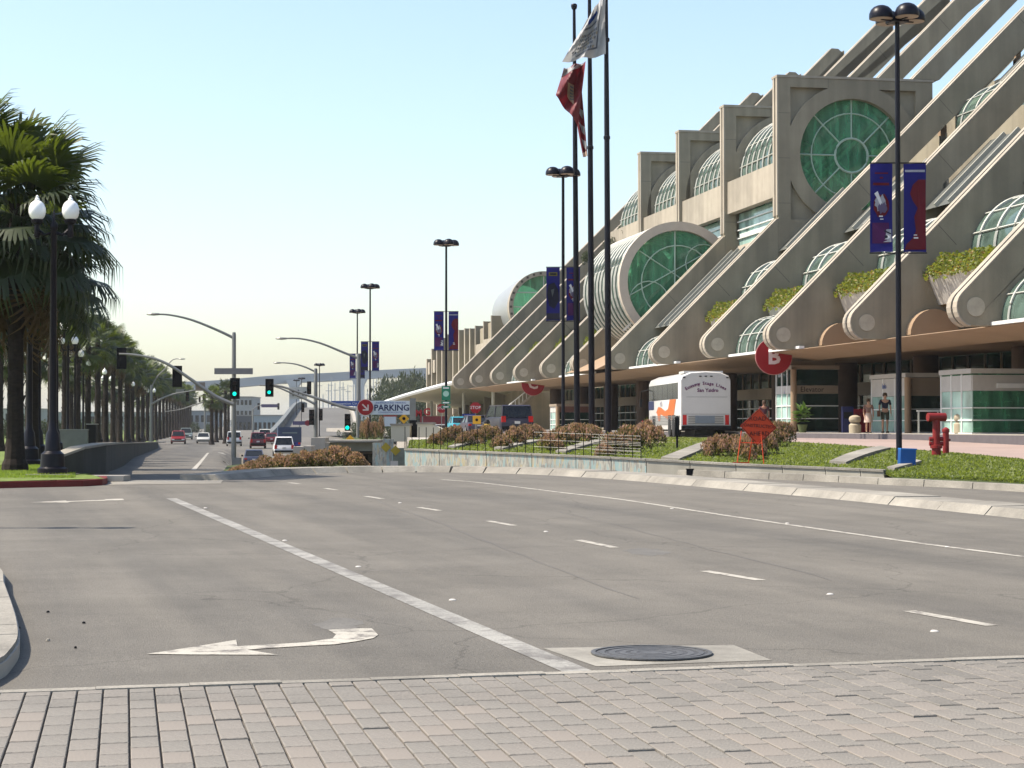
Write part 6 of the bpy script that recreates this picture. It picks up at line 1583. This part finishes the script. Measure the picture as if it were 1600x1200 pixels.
lf = MB(); lf.add([(0, 0, 0), (.09, .22, .04), (0, .5, -.02), (-.09, .22, .04)], [(0, 1, 2, 3)]); lfm = lf.mesh('leaf', leafmat('glossy leaf', (.03, .07, .012), (.10, .18, .04), .25))
for k in range(46):
    o = link('leaf', lfm, t); o.matrix_local = Matrix.Translation((rr.uniform(-.12, .12), rr.uniform(-.1, .1), rr.uniform(.5, 1.1))) @ Matrix.Rotation(rr.uniform(0, 6.28), 4, 'Z') @ Matrix.Rotation(rr.uniform(-.5, 1.1), 4, 'X')
# fence of thin posts and wires on the wall
fn = thing('wire_fence', 'thin black posts and wires of the fence above the mural wall', 'fence', rwo)
fl = []
for k in range(31):
    s_ = k / 30; q_ = along(smooth_line([Vector((a.x, a.y, b_.z)) for a, b_ in zip(rb, rt)], 3), .47 + .53 * s_); fl.append(q_ + Vector((0, .22, .05)))
fpm = MB().tube([(0, 0, -.1), (0, 0, .60)], .011, 5).mesh('fence_post', M_blackm)
for q_ in fl: link('fence_post', fpm, fn, tuple(q_ - rwo))
for h in (.18, .36, .56): MB().tube([q_ - rwo + Vector((0, 0, h)) for q_ in fl[:14]], .005, 4).build('wire', M_steel, fn)
for h in (.08, .16, .24, .32, .40, .48): MB().tube([q_ - rwo + Vector((0, 0, h)) for q_ in fl[:7]], .004, 4).build('wire', M_steel, fn)
# ================================================================== GARAGE RAMP PORTAL
pit = thing('garage_portal', 'concrete underground parking entrance with a dark opening behind the island hedge', 'garage entrance', P(515, 733, 76))
o_ = Vector(pit.location)
def pb_box(x0, y0, x1, y1, Ya, Yb, nm, m): 
    a = P(x0, y0, Ya) - o_; c = P(x1, y1, Ya) - o_; MB().bb((a.x, 0, c.z), (c.x, Yb - Ya, a.z)).build(nm, m, pit)
def rel(Ya): return Ya - 76
def pbx(x0, y0, x1, y1, Ya, Yb, nm, m):
    a = P(x0, y0, Ya) - o_; c = P(x1, y1, Ya) - o_; MB().bb((a.x, Ya - 76, c.z), (c.x, Yb - 76, a.z)).build(nm, m, pit)
M_olv = mat('weathered olive concrete', (.20, .20, .16), .85, .15, 1.5, stain=.3)
pbx(513, 688, 590, 691, 75.7, 80, 'beam_cap', M_kerb); pbx(515, 691.5, 590, 705, 76, 79.9, 'beam', M_olv); pbx(508, 692, 515, 745, 75.9, 80, 'jamb', M_kerb)
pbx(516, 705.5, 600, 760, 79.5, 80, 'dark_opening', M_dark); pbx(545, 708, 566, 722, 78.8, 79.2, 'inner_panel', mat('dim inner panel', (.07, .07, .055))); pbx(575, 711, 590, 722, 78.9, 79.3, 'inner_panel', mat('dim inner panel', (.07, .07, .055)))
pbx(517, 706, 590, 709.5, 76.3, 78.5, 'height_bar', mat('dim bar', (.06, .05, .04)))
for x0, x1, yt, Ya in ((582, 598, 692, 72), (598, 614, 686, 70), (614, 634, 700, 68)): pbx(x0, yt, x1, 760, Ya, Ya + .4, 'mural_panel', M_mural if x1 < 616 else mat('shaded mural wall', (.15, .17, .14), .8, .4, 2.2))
for x, y, Ya in ((603, 699, 69.9), (618, 704, 67.9)):
    c = P(x, y, Ya) - o_; MB().box((c.x, c.y, c.z), (.26, .02, .26), Matrix.Rotation(R(45), 3, 'Y')).build('warning_plate', mat('dull yellow plate', (.34, .26, .03)), pit)
c = P(616, 727, 67.5) - o_; MB().box(c, (.26, .04, .30)).build('white_notice', M_shrubW, pit)
# island wedge of ground cover behind the portal, with orange flowers
gb = MB(); gp_ = [P(516, 690, 82), P(595, 688, 82), P(600, 684, 110), P(545, 686, 112)]
gb.prism([(p.x, p.y) for p in gp_], lambda x, y: (x, y, -1.0), lambda x, y: (x, y, .95)); struct(gb.build('terrace_ground', M_bed))
for x, y, Y, w, h in [(574, 690, 86, 16, .55), (585, 688, 88, 14, .5), (596, 690, 84, 12, .6), (567, 688, 90, 12, .5)]: shrub_at(x, y, w, h * 1.6, ['leftmost', 'second', 'third', 'rear'][[86, 88, 84, 90].index(Y)] + ' bronze shrub above the garage entrance', 'bronze shrubs above the garage entrance', pos=P(x, y, Y))
t = thing('warning_sign', 'small yellow sign on the roof edge of the garage entrance', 'sign', P(547, 692, 80)); MB().box((0, 0, .15), (.26, .03, .26), Matrix.Rotation(R(45), 3, 'Y')).build('sign_panel', M_yellow, t); MB().tube([(0, .03, -.3), (0, .03, .2)], .03, 6).build('post', M_steel, t)
# pale barriers, walls and signs between parking sign and building
def pale_box(label, x0, y0, x1, y1, Y, m, cat='barrier', name='concrete_barrier', dpt=.5, cap=True):
    a = P(x0, y0, Y); c = P(x1, y1, Y); t = thing(name, label, cat, ((a.x + c.x) / 2, Y, c.z)); w = c.x - a.x; h = a.z - c.z
    MB().bb((-w / 2, 0, 0), (w / 2, dpt, h)).build('body', m, t)
    if cap: MB().bb((-w / 2 - .06, -.05, h + .002), (w / 2 + .06, dpt + .05, h + .1)).build('cap', M_kerb, t)
    return t
M_cream = mat('cream wall', (.46, .43, .34), .8, .05, 1)
pale_box('cream wall block left of the parking sign post', 611, 665, 640, 690, 98, M_cream, 'wall', 'low_wall', 3)
t_ = pale_box('cream wall block right of the parking sign post', 652, 663, 676, 688, 98, M_cream, 'wall', 'low_wall', 3)
MB().add([(.39, 0, .0), (.39, 0, .8), (.95, 0, .55), (1.35, 0, 0), (.39, 3, .0), (.39, 3, .8), (.95, 3, .55), (1.35, 3, 0)], [(0, 1, 2, 3), (4, 7, 6, 5), (0, 4, 5, 1), (1, 5, 6, 2), (2, 6, 7, 3), (3, 7, 4, 0)]).build('wall_end', M_cream, t_)
for lab, x0, y0, x1, y1, Y in (('first pale barrier block right of the white vehicle', 458, 698, 473, 714, 120), ('second pale barrier block right of the white vehicle', 474, 697, 486, 715, 116), ('pale wedge barrier left of the garage entrance', 486, 684, 508, 703, 122)):
    t = pale_box(lab, x0, y0, x1, y1 + 8, Y, M_walk, 'barrier', dpt=2.5, cap=False); MB().bb((-.2, -.03, .1), (.2, -.003, .2)).build('drain_slot', M_dark, t)
for lab, x, y, Y, s_ in (('red octagonal STOP sign beside the large dark van', 743, 637, 118, .36), ('red STOP sign half hidden by the lamp pole with the green sign', 690, 638, 150, .38)):
    t = thing('stop_sign', lab, 'sign', P(x, y + 46, Y)); hz = P(x, y, Y).z - t.location.z; t.location.z += 0
    MB().add([(s_ * math.cos(R(22.5 + 45 * k)), -.02, hz + s_ * math.sin(R(22.5 + 45 * k))) for k in range(8)] + [(s_ * math.cos(R(22.5 + 45 * k)), .0, hz + s_ * math.sin(R(22.5 + 45 * k))) for k in range(8)], [tuple(range(8)), tuple(range(8, 16))] + [(k, (k + 1) % 8, 8 + (k + 1) % 8, 8 + k) for k in range(8)]).build('sign_panel', M_red, t)
    text('STOP', s_ * .75, M_inkw, t, (0, -.03, hz)); MB().tube([(0, .03, 0), (0, .03, hz + .3)], .03, 6).build('post', M_steel, t)
t = thing('warning_sign', 'yellow sign directly below the STOP sign by the dark van', 'sign', P(745, 681, 117)); hz = P(745, 656, 117).z - t.location.z
MB().box((0, 0, hz), (.50, .03, .50)).build('sign_panel', M_yellow, t); MB().disc((0, -.02, hz), .09, 12, 'y', .01).build('symbol', M_blackm, t); MB().tube([(0, .03, 0), (0, .03, hz)], .03, 6).build('post', M_steel, t)
t = thing('warning_sign', 'yellow sign below the PARKING board', 'sign', P(631, 690, 104)); hz = P(631, 654, 104).z - t.location.z
MB().box((0, 0, hz), (.40, .03, .40), Matrix.Rotation(R(45), 3, 'Y')).build('sign_panel', M_yellow, t); MB().disc((0, -.02, hz), .09, 12, 'y', .01).build('symbol', M_blackm, t); MB().tube([(0, .03, 0), (0, .03, hz)], .03, 6).build('post', M_steel, t)
t = thing('notice_board', 'pale framed board with a red top edge left of the yellow sign', 'sign', P(609, 690, 106)); o2 = Vector(t.location)
a = P(600, 651, 106) - o2; c = P(619, 666, 106) - o2; MB().bb((a.x, 0, c.z), (c.x, .05, a.z)).build('board', M_signw, t); MB().bb((a.x - .05, -.01, a.z), (c.x + .05, .06, a.z + .08)).build('top_edge', mat('dull red edge', (.3, .06, .05)), t)
for x in (a.x, c.x): MB().tube([(x, .02, 0), (x, .02, a.z)], .03, 5).build('post', M_kerb, t)
t = thing('yellow_post', 'stout yellow post with a black top between the sedan and the dark van', 'bollard', P(761, 686, 108)); MB().lathe([(.2, 0), (.2, .75), (.15, .85)], 12).build('post_body', mat('dull yellow', (.42, .27, .02)), t, smooth=True); MB().lathe([(.15, .86), (.17, .95), (.1, 1.08), (.001, 1.1)], 12).build('post_top', M_blackm, t, smooth=True)
t = thing('awning_booth', 'dark red booth with a flat awning behind the lamp with the green sign', 'booth', P(678, 690, 170)); MB().box((0, 0, 1.9), (2.4, 1.6, .7)).build('awning', mat('dark red awning', (.12, .015, .02)), t); MB().box((0, .2, .8), (2.1, 1.2, 1.5)).build('booth_body', mat('booth dark', (.05, .035, .05)), t); MB().box((0, -.82, 1.5), (2.4, .05, .08)).build('trim', M_white, t)
t = thing('red_letter_sign', 'red MG letters on a small stand beside the parking sign post', 'sign', P(660, 688, 140)); hz = P(660, 645, 140).z - t.location.z
text('M', .62, M_red, t, (-.28, 0, hz - .05), depth=.04, bold=.03); text('G', .7, M_red, t, (.34, 0, hz + .05), depth=.04, bold=.03); MB().tube([(0, .06, 0), (0, .06, hz - .25)], .05, 6).build('post', M_steel, t)
t = thing('blue_tent', 'small navy canopy between the sedan and the yellow sign', 'canopy', P(733, 684, 170)); MB().box((0, 0, 1.75), (1.2, 1.2, .75)).build('canopy_top', mat('navy canvas', (.02, .03, .16)), t)
for x in (-.5, .5): MB().tube([(x, 0, 0), (x, 0, 1.5)], .04, 5).build('leg', M_steel, t)
# ================================================================== PEOPLE
def skin(name, verts, edges, radii, m, parent, loc=(0, 0, 0), sub=2):
    me = bpy.data.meshes.new(name); me.from_pydata(verts, edges, []); o = bpy.data.objects.new(name, me); COL.objects.link(o)
    md = o.modifiers.new('s', 'SKIN'); 
    for v, r_ in zip(me.skin_vertices[0].data, radii): v.radius = r_ if isinstance(r_, tuple) else (r_, r_)
    me.skin_vertices[0].data[0].use_root = True
    s_ = o.modifiers.new('u', 'SUBSURF'); s_.levels = sub; s_.render_levels = sub
    dg = bpy.context.evaluated_depsgraph_get(); nm = bpy.data.meshes.new_from_object(o.evaluated_get(dg)); bpy.data.objects.remove(o)
    nm.name = name; nm.materials.clear(); nm.materials.append(m)
    nm.polygons.foreach_set('use_smooth', [True] * len(nm.polygons))
    return link(name, nm, parent, loc)
def person(label, loc_, H, top, bottom, rz=0, skirt=False, hair=M_hair, bag=False, stride=.06, group=None, skinm=None):
    t = thing('person', label, 'person', loc_, rz); k = H / 1.78; f = lambda *v: tuple(c_ * k for c_ in v)
    V = [f(0, 0, .98), f(0, 0, 1.15), f(0, .0, 1.38), f(0, -.01, 1.50), f(0, -.02, 1.60), f(0, -.02, 1.70),            # pelvis spine neck head crown
         f(-.10, 0, .90), f(-.11, -stride, .50), f(-.11, -stride * .3, .09), f(-.12, -.13 - stride * .3, .035),
         f(.10, 0, .90), f(.11, stride * .6, .50), f(.11, stride * 1.2, .09), f(.12, -.12 + stride * 1.2, .035),
         f(-.19, 0, 1.42), f(-.25, .02, 1.16), f(-.24, -.08, .92), f(-.24, -.11, .83),
         f(.19, 0, 1.42), f(.25, .02, 1.16), f(.24, -.08, .92), f(.24, -.11, .83)]
    E = [(0, 1), (1, 2), (2, 3), (3, 4), (4, 5), (0, 6), (6, 7), (7, 8), (8, 9), (0, 10), (10, 11), (11, 12), (12, 13), (2, 14), (14, 15), (15, 16), (16, 17), (2, 18), (18, 19), (19, 20), (20, 21)]
    Rr = [(.13, .10), (.12, .09), (.15, .10), .05, (.085, .10), (.07, .085), .085, .055, .038, .035, .085, .055, .038, .035, .055, .04, .032, .03, .055, .04, .032, .03]
    Rr = [(r_[0] * k, r_[1] * k) if isinstance(r_, tuple) else r_ * k for r_ in Rr]
    skin('body', V, E, Rr, skinm or M_skin, t)
    def hand(s_):
        b = MB(); bx0 = Vector(f(s_ * .24, -.115, .80))
        for j in range(4): o3 = bx0 + Vector(((j - 1.5) * .0, (j - 1.5) * .02, 0)) * k; b.tube([o3, o3 + Vector((0, -.005, -.04)) * k, o3 + Vector((-s_ * .01, -.0, -.075 + .006 * abs(j - 1))) * k], .009 * k, 5)
        o3 = bx0 + Vector((0, -.035, .02)) * k; b.tube([o3, o3 + Vector((0, -.03, -.035)) * k], .010 * k, 5); b.build('hand', skinm or M_skin, t)
    hand(-1); hand(1)
    sh = [f(0, 0, 1.02), f(0, 0, 1.20), f(0, 0, 1.40), f(-.19, 0, 1.43), f(-.245, .015, 1.22), f(.19, 0, 1.43), f(.245, .015, 1.22)]
    skin('shirt', sh, [(0, 1), (1, 2), (2, 3), (3, 4), (2, 5), (5, 6)], [(.155 * k, .12 * k), (.14 * k, .11 * k), (.165 * k, .115 * k), .07 * k, .06 * k, .07 * k, .06 * k], top, t)
    if skirt: MB().lathe([(.14 * k, 1.04 * k), (.19 * k, .92 * k), (.235 * k, .55 * k), (.22 * k, .55 * k)], 20).build('skirt', bottom, t, smooth=True)
    else:
        skin('shorts', [f(0, 0, 1.0), f(-.10, 0, .88), f(-.115, -stride * .8, .55), f(.10, 0, .88), f(.115, stride * .5, .55)], [(0, 1), (1, 2), (0, 3), (3, 4)], [(.15 * k, .115 * k), .105 * k, .085 * k, .105 * k, .085 * k], bottom, t)
    MB().lathe([(.001, .125), (.06, .12), (.10, .07), (.108, .0), (.10, -.05), (.085, -.05)], 16, (0, .012, 1.665 * k)).build('hair', hair, t, smooth=True).scale = (k, k, 1)
    e = MB()
    for s_ in (-1, 1): e.box(f(s_ * .032, -.115, 1.652), (.02, .012, .010))
    e.build('eyes', M_blackm, t); MB().add([f(-.012, -.115, 1.64), f(.012, -.115, 1.64), f(0, -.145, 1.61), f(0, -.115, 1.60)], [(0, 1, 2), (1, 3, 2), (0, 2, 3)]).build('nose', skinm or M_skin, t)
    MB().box(f(0, -.108, 1.575), (.045, .012, .01)).build('mouth', mat('lip', (.25, .07, .06)), t)
    for s_ in (-1, 1):
        y_ = (-.05 - stride * .3) if s_ < 0 else (-.04 + stride * 1.2)
        MB().box(f(s_ * .115, y_, .035), (.09 * k, .26 * k, .07 * k)).build('shoe', M_blackm, t)
    if bag: MB().box(f(-.30, -.1, .85), (.12, .22, .26)).build('bag', mat('brown bag', (.10, .05, .03)), t); MB().tube([f(-.28, -.1, .97), f(-.2, 0, 1.45)], .012, 5).build('strap', mat('brown bag', (.10, .05, .03)), t)
    return t
pm_ = P(1383, 675.5, 86); pm_.z = 1.302
person('taller pedestrian in a black shirt and dark shorts carrying a bag', pm_, 1.80, mat('black shirt', (.012, .014, .03)), mat('dark olive shorts', (.035, .04, .025)), bag=True)
pw_ = P(1357, 675, 86); pw_.z = 1.302
person('shorter pedestrian in a tan top and pale skirt walking beside the taller one', pw_, 1.52, mat('brown top', (.20, .12, .10)), mat('pale skirt', (.50, .38, .32)), skirt=True, stride=.09)
pr_ = P(1194, 680, 91); pr_.z = D(91) + .1
person('person with dark hair in a dark shirt standing behind the orange diamond sign', pr_, 1.66, mat('maroon dark shirt', (.06, .02, .03)), mat('dark trousers', (.03, .03, .05)), rz=math.pi, skinm=mat('tanned skin', (.25, .13, .09)))
# ================================================================== FAR ROAD: OVERPASS, BRIDGE, BACKGROUND
ov = thing('overpass_ramp', 'grey road ramp climbing away between pale concrete parapets to a crest', 'overpass', P(480, 690, 300)); o_ = Vector(ov.location)
stn = [(425, 545, 690, 300), (432, 550, 682, 325), (441, 552, 671, 355), (449, 552, 660, 385), (456, 550, 650, 415), (462, 547, 642, 445), (468, 543, 637.5, 475), (474, 540, 636.5, 500), (480, 536, 638, 540)]
Lp = [P(a, y, Y) - o_ for a, c, y, Y in stn]; Rp = [P(c, y + 1.0, Y) - o_ for a, c, y, Y in stn]
Lp = smooth_line(Lp, 2); Rp = smooth_line(Rp, 2); n = len(Lp)
MB().add(Lp + Rp, [(i, i + 1, n + i + 1, n + i) for i in range(n - 1)]).build('deck', mat('pale far asphalt', (.115, .11, .10), .9, .08, .3, stain=.15), ov)
MB().add([p + Vector((0, 0, -.0)) for p in Lp] + [Vector((p.x, p.y, -12)) for p in Lp], [(i, i + 1, n + i + 1, n + i) for i in range(n - 1)]).build('side_wall', mat('dark ramp side', (.12, .13, .13), .8, .2, .3), ov)
def para(L_, sgn, nm, m, w=.5, h=1.1):
    q = MB(); v_ = []
    for p in L_: v_ += [p, p + Vector((0, 0, h)), p + Vector((sgn * w, 0, h)), p + Vector((sgn * w, 0, 0))]
    q.add(v_, [(4 * i + k, 4 * i + k + 1, 4 * i + k + 5, 4 * i + k + 4) for i in range(len(L_) - 1) for k in range(3)] + [(0, 1, 2, 3)]).build(nm, m, ov)
para(Lp, -.5, 'parapet', M_walk); para(Lp, -1.6, 'outer_wall', mat('dark ramp wall', (.13, .14, .14), .8, .1), .5, 1.5); para(Rp, 1, 'parapet', M_walk)
br = thing('bridge', 'long pale blue grey highway bridge crossing high behind the lights', 'bridge', P(460, 640, 900)); o_ = Vector(br.location)
tops = smooth_line([P(285, 600, 860), P(340, 597.5, 880), P(430, 590, 900), P(520, 585.5, 920), P(600, 581, 940), P(700, 577, 960), P(900, 572, 1000)], 4)
v_ = []
for p in tops:
    p = p - o_; v_ += [p + Vector((0, 0, -2.9)), p, p + Vector((0, 12, 0)), p + Vector((0, 12, -2.9))]
MB().add(v_, [(4 * i + k, 4 * i + (k + 1) % 4, 4 * i + 4 + (k + 1) % 4, 4 * i + 4 + k) for i in range(len(tops) - 1) for k in range(4)]).build('deck_girder', M_bluegrey, br)
v_ = []
for p in tops:
    p = p - o_; v_ += [p + Vector((0, -.5, -.05)), p + Vector((0, -.5, 1.0)), p + Vector((0, -.2, 1.0)), p + Vector((0, -.2, -.05))]
MB().add(v_, [(4 * i + k, 4 * i + (k + 1) % 4, 4 * i + 4 + (k + 1) % 4, 4 * i + 4 + k) for i in range(len(tops) - 1) for k in range(4)]).build('barrier_rail', M_bluegrey, br)
for x, Y, w in ((460, 902, 4.2), (567, 922, 4.0), (330, 880, 3.6), (690, 950, 4)):
    a = P(x, 594, Y) - o_; MB().add([(a.x - w / 2, -1, -8), (a.x + w / 2, -1, -8), (a.x + w / 2, -1, a.z - 3), (a.x + w * .9, -1, a.z), (a.x - w * .9, -1, a.z), (a.x - w / 2, -1, a.z - 3)] + [(a.x - w / 2, 5, -8), (a.x + w / 2, 5, -8), (a.x + w / 2, 5, a.z - 3), (a.x + w * .9, 5, a.z), (a.x - w * .9, 5, a.z), (a.x - w / 2, 5, a.z - 3)],
        [(0, 1, 2, 3, 4, 5), (11, 10, 9, 8, 7, 6)] + [(k, (k + 1) % 6, 6 + (k + 1) % 6, 6 + k) for k in range(6)]).build('pier', M_bluegrey, br)
rnd = random.Random(8)
for k in range(17):
    x = 500 + k * 6.3 + rnd.uniform(-2, 2) - (0 if k < 14 else 0); Y = 600 + rnd.uniform(-60, 80); yt = 598 + rnd.uniform(-12, 18)
    t = thing('shipyard_mast', 'thin pale mast of the shipyard under the far bridge', 'mast', P(x, 655, Y), 0, 'shipyard masts under the bridge'); hz = P(x, yt, Y).z - t.location.z
    MB().tube([(0, 0, 0), (0, 0, hz)], [.22, .12], 5).build('mast_pole', M_bluegrey, t); MB().box((rnd.uniform(-.5, .5), 0, hz * .8), (1.8, .2, .18)).build('mast_arm', M_bluegrey, t)
def block(label, x0, x1, yt, yb, Y, m, name='building', cat='building', wins=None, dpt=20, flat=None):
    a = P(x0, yt, Y); c = P(x1, yb, Y); t = thing(name, label, cat, ((a.x + c.x) / 2, Y, c.z)); w = c.x - a.x; h = a.z - c.z
    MB().bb((-w / 2, 0, 0), (w / 2, dpt, h)).build('wall', m, t); MB().bb((-w / 2 - .2, -.2, h + .01), (w / 2 + .2, dpt, h + .35)).build('roof', M_steel, t)
    if wins:
        nx, nz = wins
        for i in range(nx):
            for j in range(nz): MB().bb((-w / 2 + w * (i + .2) / nx, -.08, h * (j + .3) / nz), (-w / 2 + w * (i + .8) / nx, -.01, h * (j + .75) / nz)).build('window', M_carglass, t)
    return t
M_fb = mat('far wall blue grey', (.17, .20, .21), .8, .15, .2); M_fg = mat('far wall grey', (.26, .27, .26), .8, .1, .3)
block('grey far building with dark windows behind the main signal pole', 362, 394, 621, 688, 620, M_fg, wins=(5, 4))
block('dark low building strip below the grey far building', 366, 392, 650, 688, 560, mat('dark far wall', (.05, .06, .07)), wins=(4, 1))
block('long low blue grey building beyond the left palm row', 60, 262, 645, 690, 640, M_fb, wins=(18, 2)); block('blue grey warehouse between palm row and median palms', 268, 330, 643, 690, 660, M_fb, wins=(7, 2))
block('pale blue grey shed left of the overpass ramp', 396, 452, 650, 690, 560, mat('far shed blue', (.22, .27, .29), .8, .1), wins=(8, 1)); block('low grey building right of the overpass ramp', 540, 600, 660, 690, 480, M_fg, wins=(6, 1))
block('low far building behind the palms at the picture edge', -160, 60, 640, 690, 520, M_fg, wins=(12, 2))
hl = MB(); hx = smooth_line([P(x, y, 3200) for x, y in [(-400, 660), (0, 655), (200, 656), (420, 656), (520, 650), (600, 612), (640, 584), (670, 578), (720, 576), (820, 580), (1100, 600), (1600, 640)]], 4)
hl.add(hx + [Vector((p.x, 3200, -5)) for p in hx] + [Vector((p.x, 4200, p.z * .7)) for p in hx], [(i, i + 1, len(hx) + i + 1, len(hx) + i) for i in range(len(hx) - 1)] + [(i, 2 * len(hx) + i, 2 * len(hx) + i + 1, i + 1) for i in range(len(hx) - 1)]); struct(hl.build('hills', mat('far hill', (.09, .11, .09), .9, .3, .01)))
def tree_mesh(seed, n=2600, size=.5):
    r = random.Random(seed); lumps = [(Vector((r.gauss(0, .45), r.gauss(0, .45), r.uniform(.25, 1.0))), r.uniform(.2, .42)) for _ in range(22)]; q = MB()
    vs_ = []; fs = []
    for k in range(n):
        c0, rad = lumps[r.randrange(22)]; d = Vector((r.gauss(0, 1), r.gauss(0, 1), r.gauss(0, 1))).normalized(); c = c0 + d * rad * r.uniform(.6, 1)
        e = (d + Vector((r.uniform(-1, 1), r.uniform(-1, 1), r.uniform(-1, 1)))).normalized() * size * .12; w = e.cross(Vector((r.uniform(-1, 1), r.uniform(-1, 1), 1))).normalized() * size * .07; i = len(vs_)
        vs_ += [c, c + e + w, c + e * 2, c + e - w]; fs.append((i, i + 1, i + 2, i + 3))
    return q.add(vs_, fs).mesh('crown', M_tree)
tm = [tree_mesh(s) for s in range(3)]; tkm = MB().tube([(0, 0, -1), (.02, 0, .2), (0, .03, .8)], [.07, .05, .02], 6).mesh('trunk', M_trunk)
def tree(px, yb, Y, yt, w, label, group=None, s=0):
    p = P(px, yb, Y); h = P(px, yt, Y).z - p.z; t = thing('tree', label, 'tree', p, s * 1.3, group); W_ = w / F * Y / 1.7
    o = link('crown', tm[s % 3], t, (0, 0, 0)); o.scale = (W_, W_, h / 1.25); o = link('trunk', tkm, t); o.scale = (W_, W_, h)
for k, (x, Y, yt, w) in enumerate([(606, 420, 592, 40), (628, 430, 582, 46), (650, 440, 580, 44), (616, 400, 606, 44), (642, 390, 600, 46), (668, 420, 588, 40), (598, 380, 618, 26), (632, 350, 622, 40), (655, 340, 624, 34)]):
    tree(x, 668, Y, yt, w, '%s dark tree of the clump beyond the parking sign' % ['left front', 'middle rear', 'right rear', 'left middle', 'centre', 'rightmost', 'leftmost low', 'nearest centre', 'nearest right'][k], 'dark trees beyond the parking sign', k)
for k, (x, Y, yt, w) in enumerate([(560, 260, 655, 26), (576, 250, 658, 26), (592, 255, 650, 30), (612, 240, 660, 22), (548, 300, 668, 20)]): tree(x, 690, Y, yt, w, '%s low olive tree beside the signal with the blue street sign' % ORD[k], 'low green trees by the second signal', k + 1)
for k, (x, Y, yt, w) in enumerate([(258, 420, 655, 20), (300, 430, 660, 22), (325, 420, 662, 20), (240, 380, 652, 22), (210, 360, 650, 24), (180, 330, 655, 26), (150, 300, 655, 26), (120, 260, 655, 30), (90, 230, 655, 30), (60, 200, 655, 34), (20, 180, 650, 40), (-20, 160, 650, 40)]): tree(x, 690, Y, yt, w, '%s low dark tree from the road behind the palm trunks' % ORD[k], 'low trees behind the palm trunks', k)
# dark box and grey panel on promenade by the wall
t = thing('utility_cabinet', 'dark utility cabinet behind the curved wall below the palms', 'cabinet', P(144, 696, 92)); MB().box((0, 0, .45), (.45, .4, 1.1)).build('cabinet_body', M_blackm, t); MB().box((0, 0, 1.02), (.5, .45, .05)).build('cabinet_lid', M_steel, t)
t = thing('screen_wall', 'plain grey low wall panel behind the nearest lamp', 'wall', P(113, 706, 84)); MB().box((0, 0, .35), (1.35, .2, 1.2)).build('panel', mat('grey panel', (.15, .15, .14)), t); MB().box((0, 0, .97), (1.4, .24, .04)).build('coping', M_steel, t)
# greenery spilling on fins
for k, (x, y, Z, w) in enumerate([(955, 392, 150, 26), (985, 372, 148, 30), (915, 408, 160, 22)]):
    p = P(x, y, Z); t = thing('terrace_shrub', 'dark leafy shrub growing on a terrace between the fins', 'shrub', p, k, 'dark shrubs on the fin terraces'); o = link('foliage', tm[k % 3], t, (0, 0, -.3)); s_ = w / F * Z / 1.7; o.scale = (s_, s_, s_ * 1.3)
# gantry pole clutter: small signs on third signal pole
t = thing('round_sign', 'small violet sign with a red disc under the far dome lamps', 'sign', P(468, 690, 200)); hz = P(468, 661, 200).z - t.location.z
MB().box((0, 0, hz), (1.4, .05, .38)).build('sign_panel', mat('dusty violet sign', (.10, .08, .14)), t); MB().disc((.85, -.04, hz), .30, 18, 'y', .05).build('red_disc', mat('dull red', (.22, .02, .03)), t); MB().tube([(0, .05, 0), (0, .05, hz)], .05, 6).build('post', M_steel, t)
# ================================================================== AIR
hz = MB(); hz.bb((-900, -25, -11), (900, 4300, 46)); o = hz.build('haze'); o['kind'] = 'stuff'
hm = bpy.data.materials.new('thin sea haze'); hm.use_nodes = True; N = hm.node_tree.nodes; L = hm.node_tree.links
N.remove(N['Principled BSDF']); pv = N.new('ShaderNodeVolumePrincipled'); pv.inputs['Color'].default_value = (.93, .95, .97, 1); pv.inputs['Density'].default_value = .00013; pv.inputs['Anisotropy'].default_value = .2
L.new(pv.outputs[0], [n for n in N if n.type == 'OUTPUT_MATERIAL'][0].inputs['Volume'])
o.data.materials.clear(); o.data.materials.append(hm); tag(o, 'thin pale sea haze over the whole place', 'haze')
o.visible_shadow = True
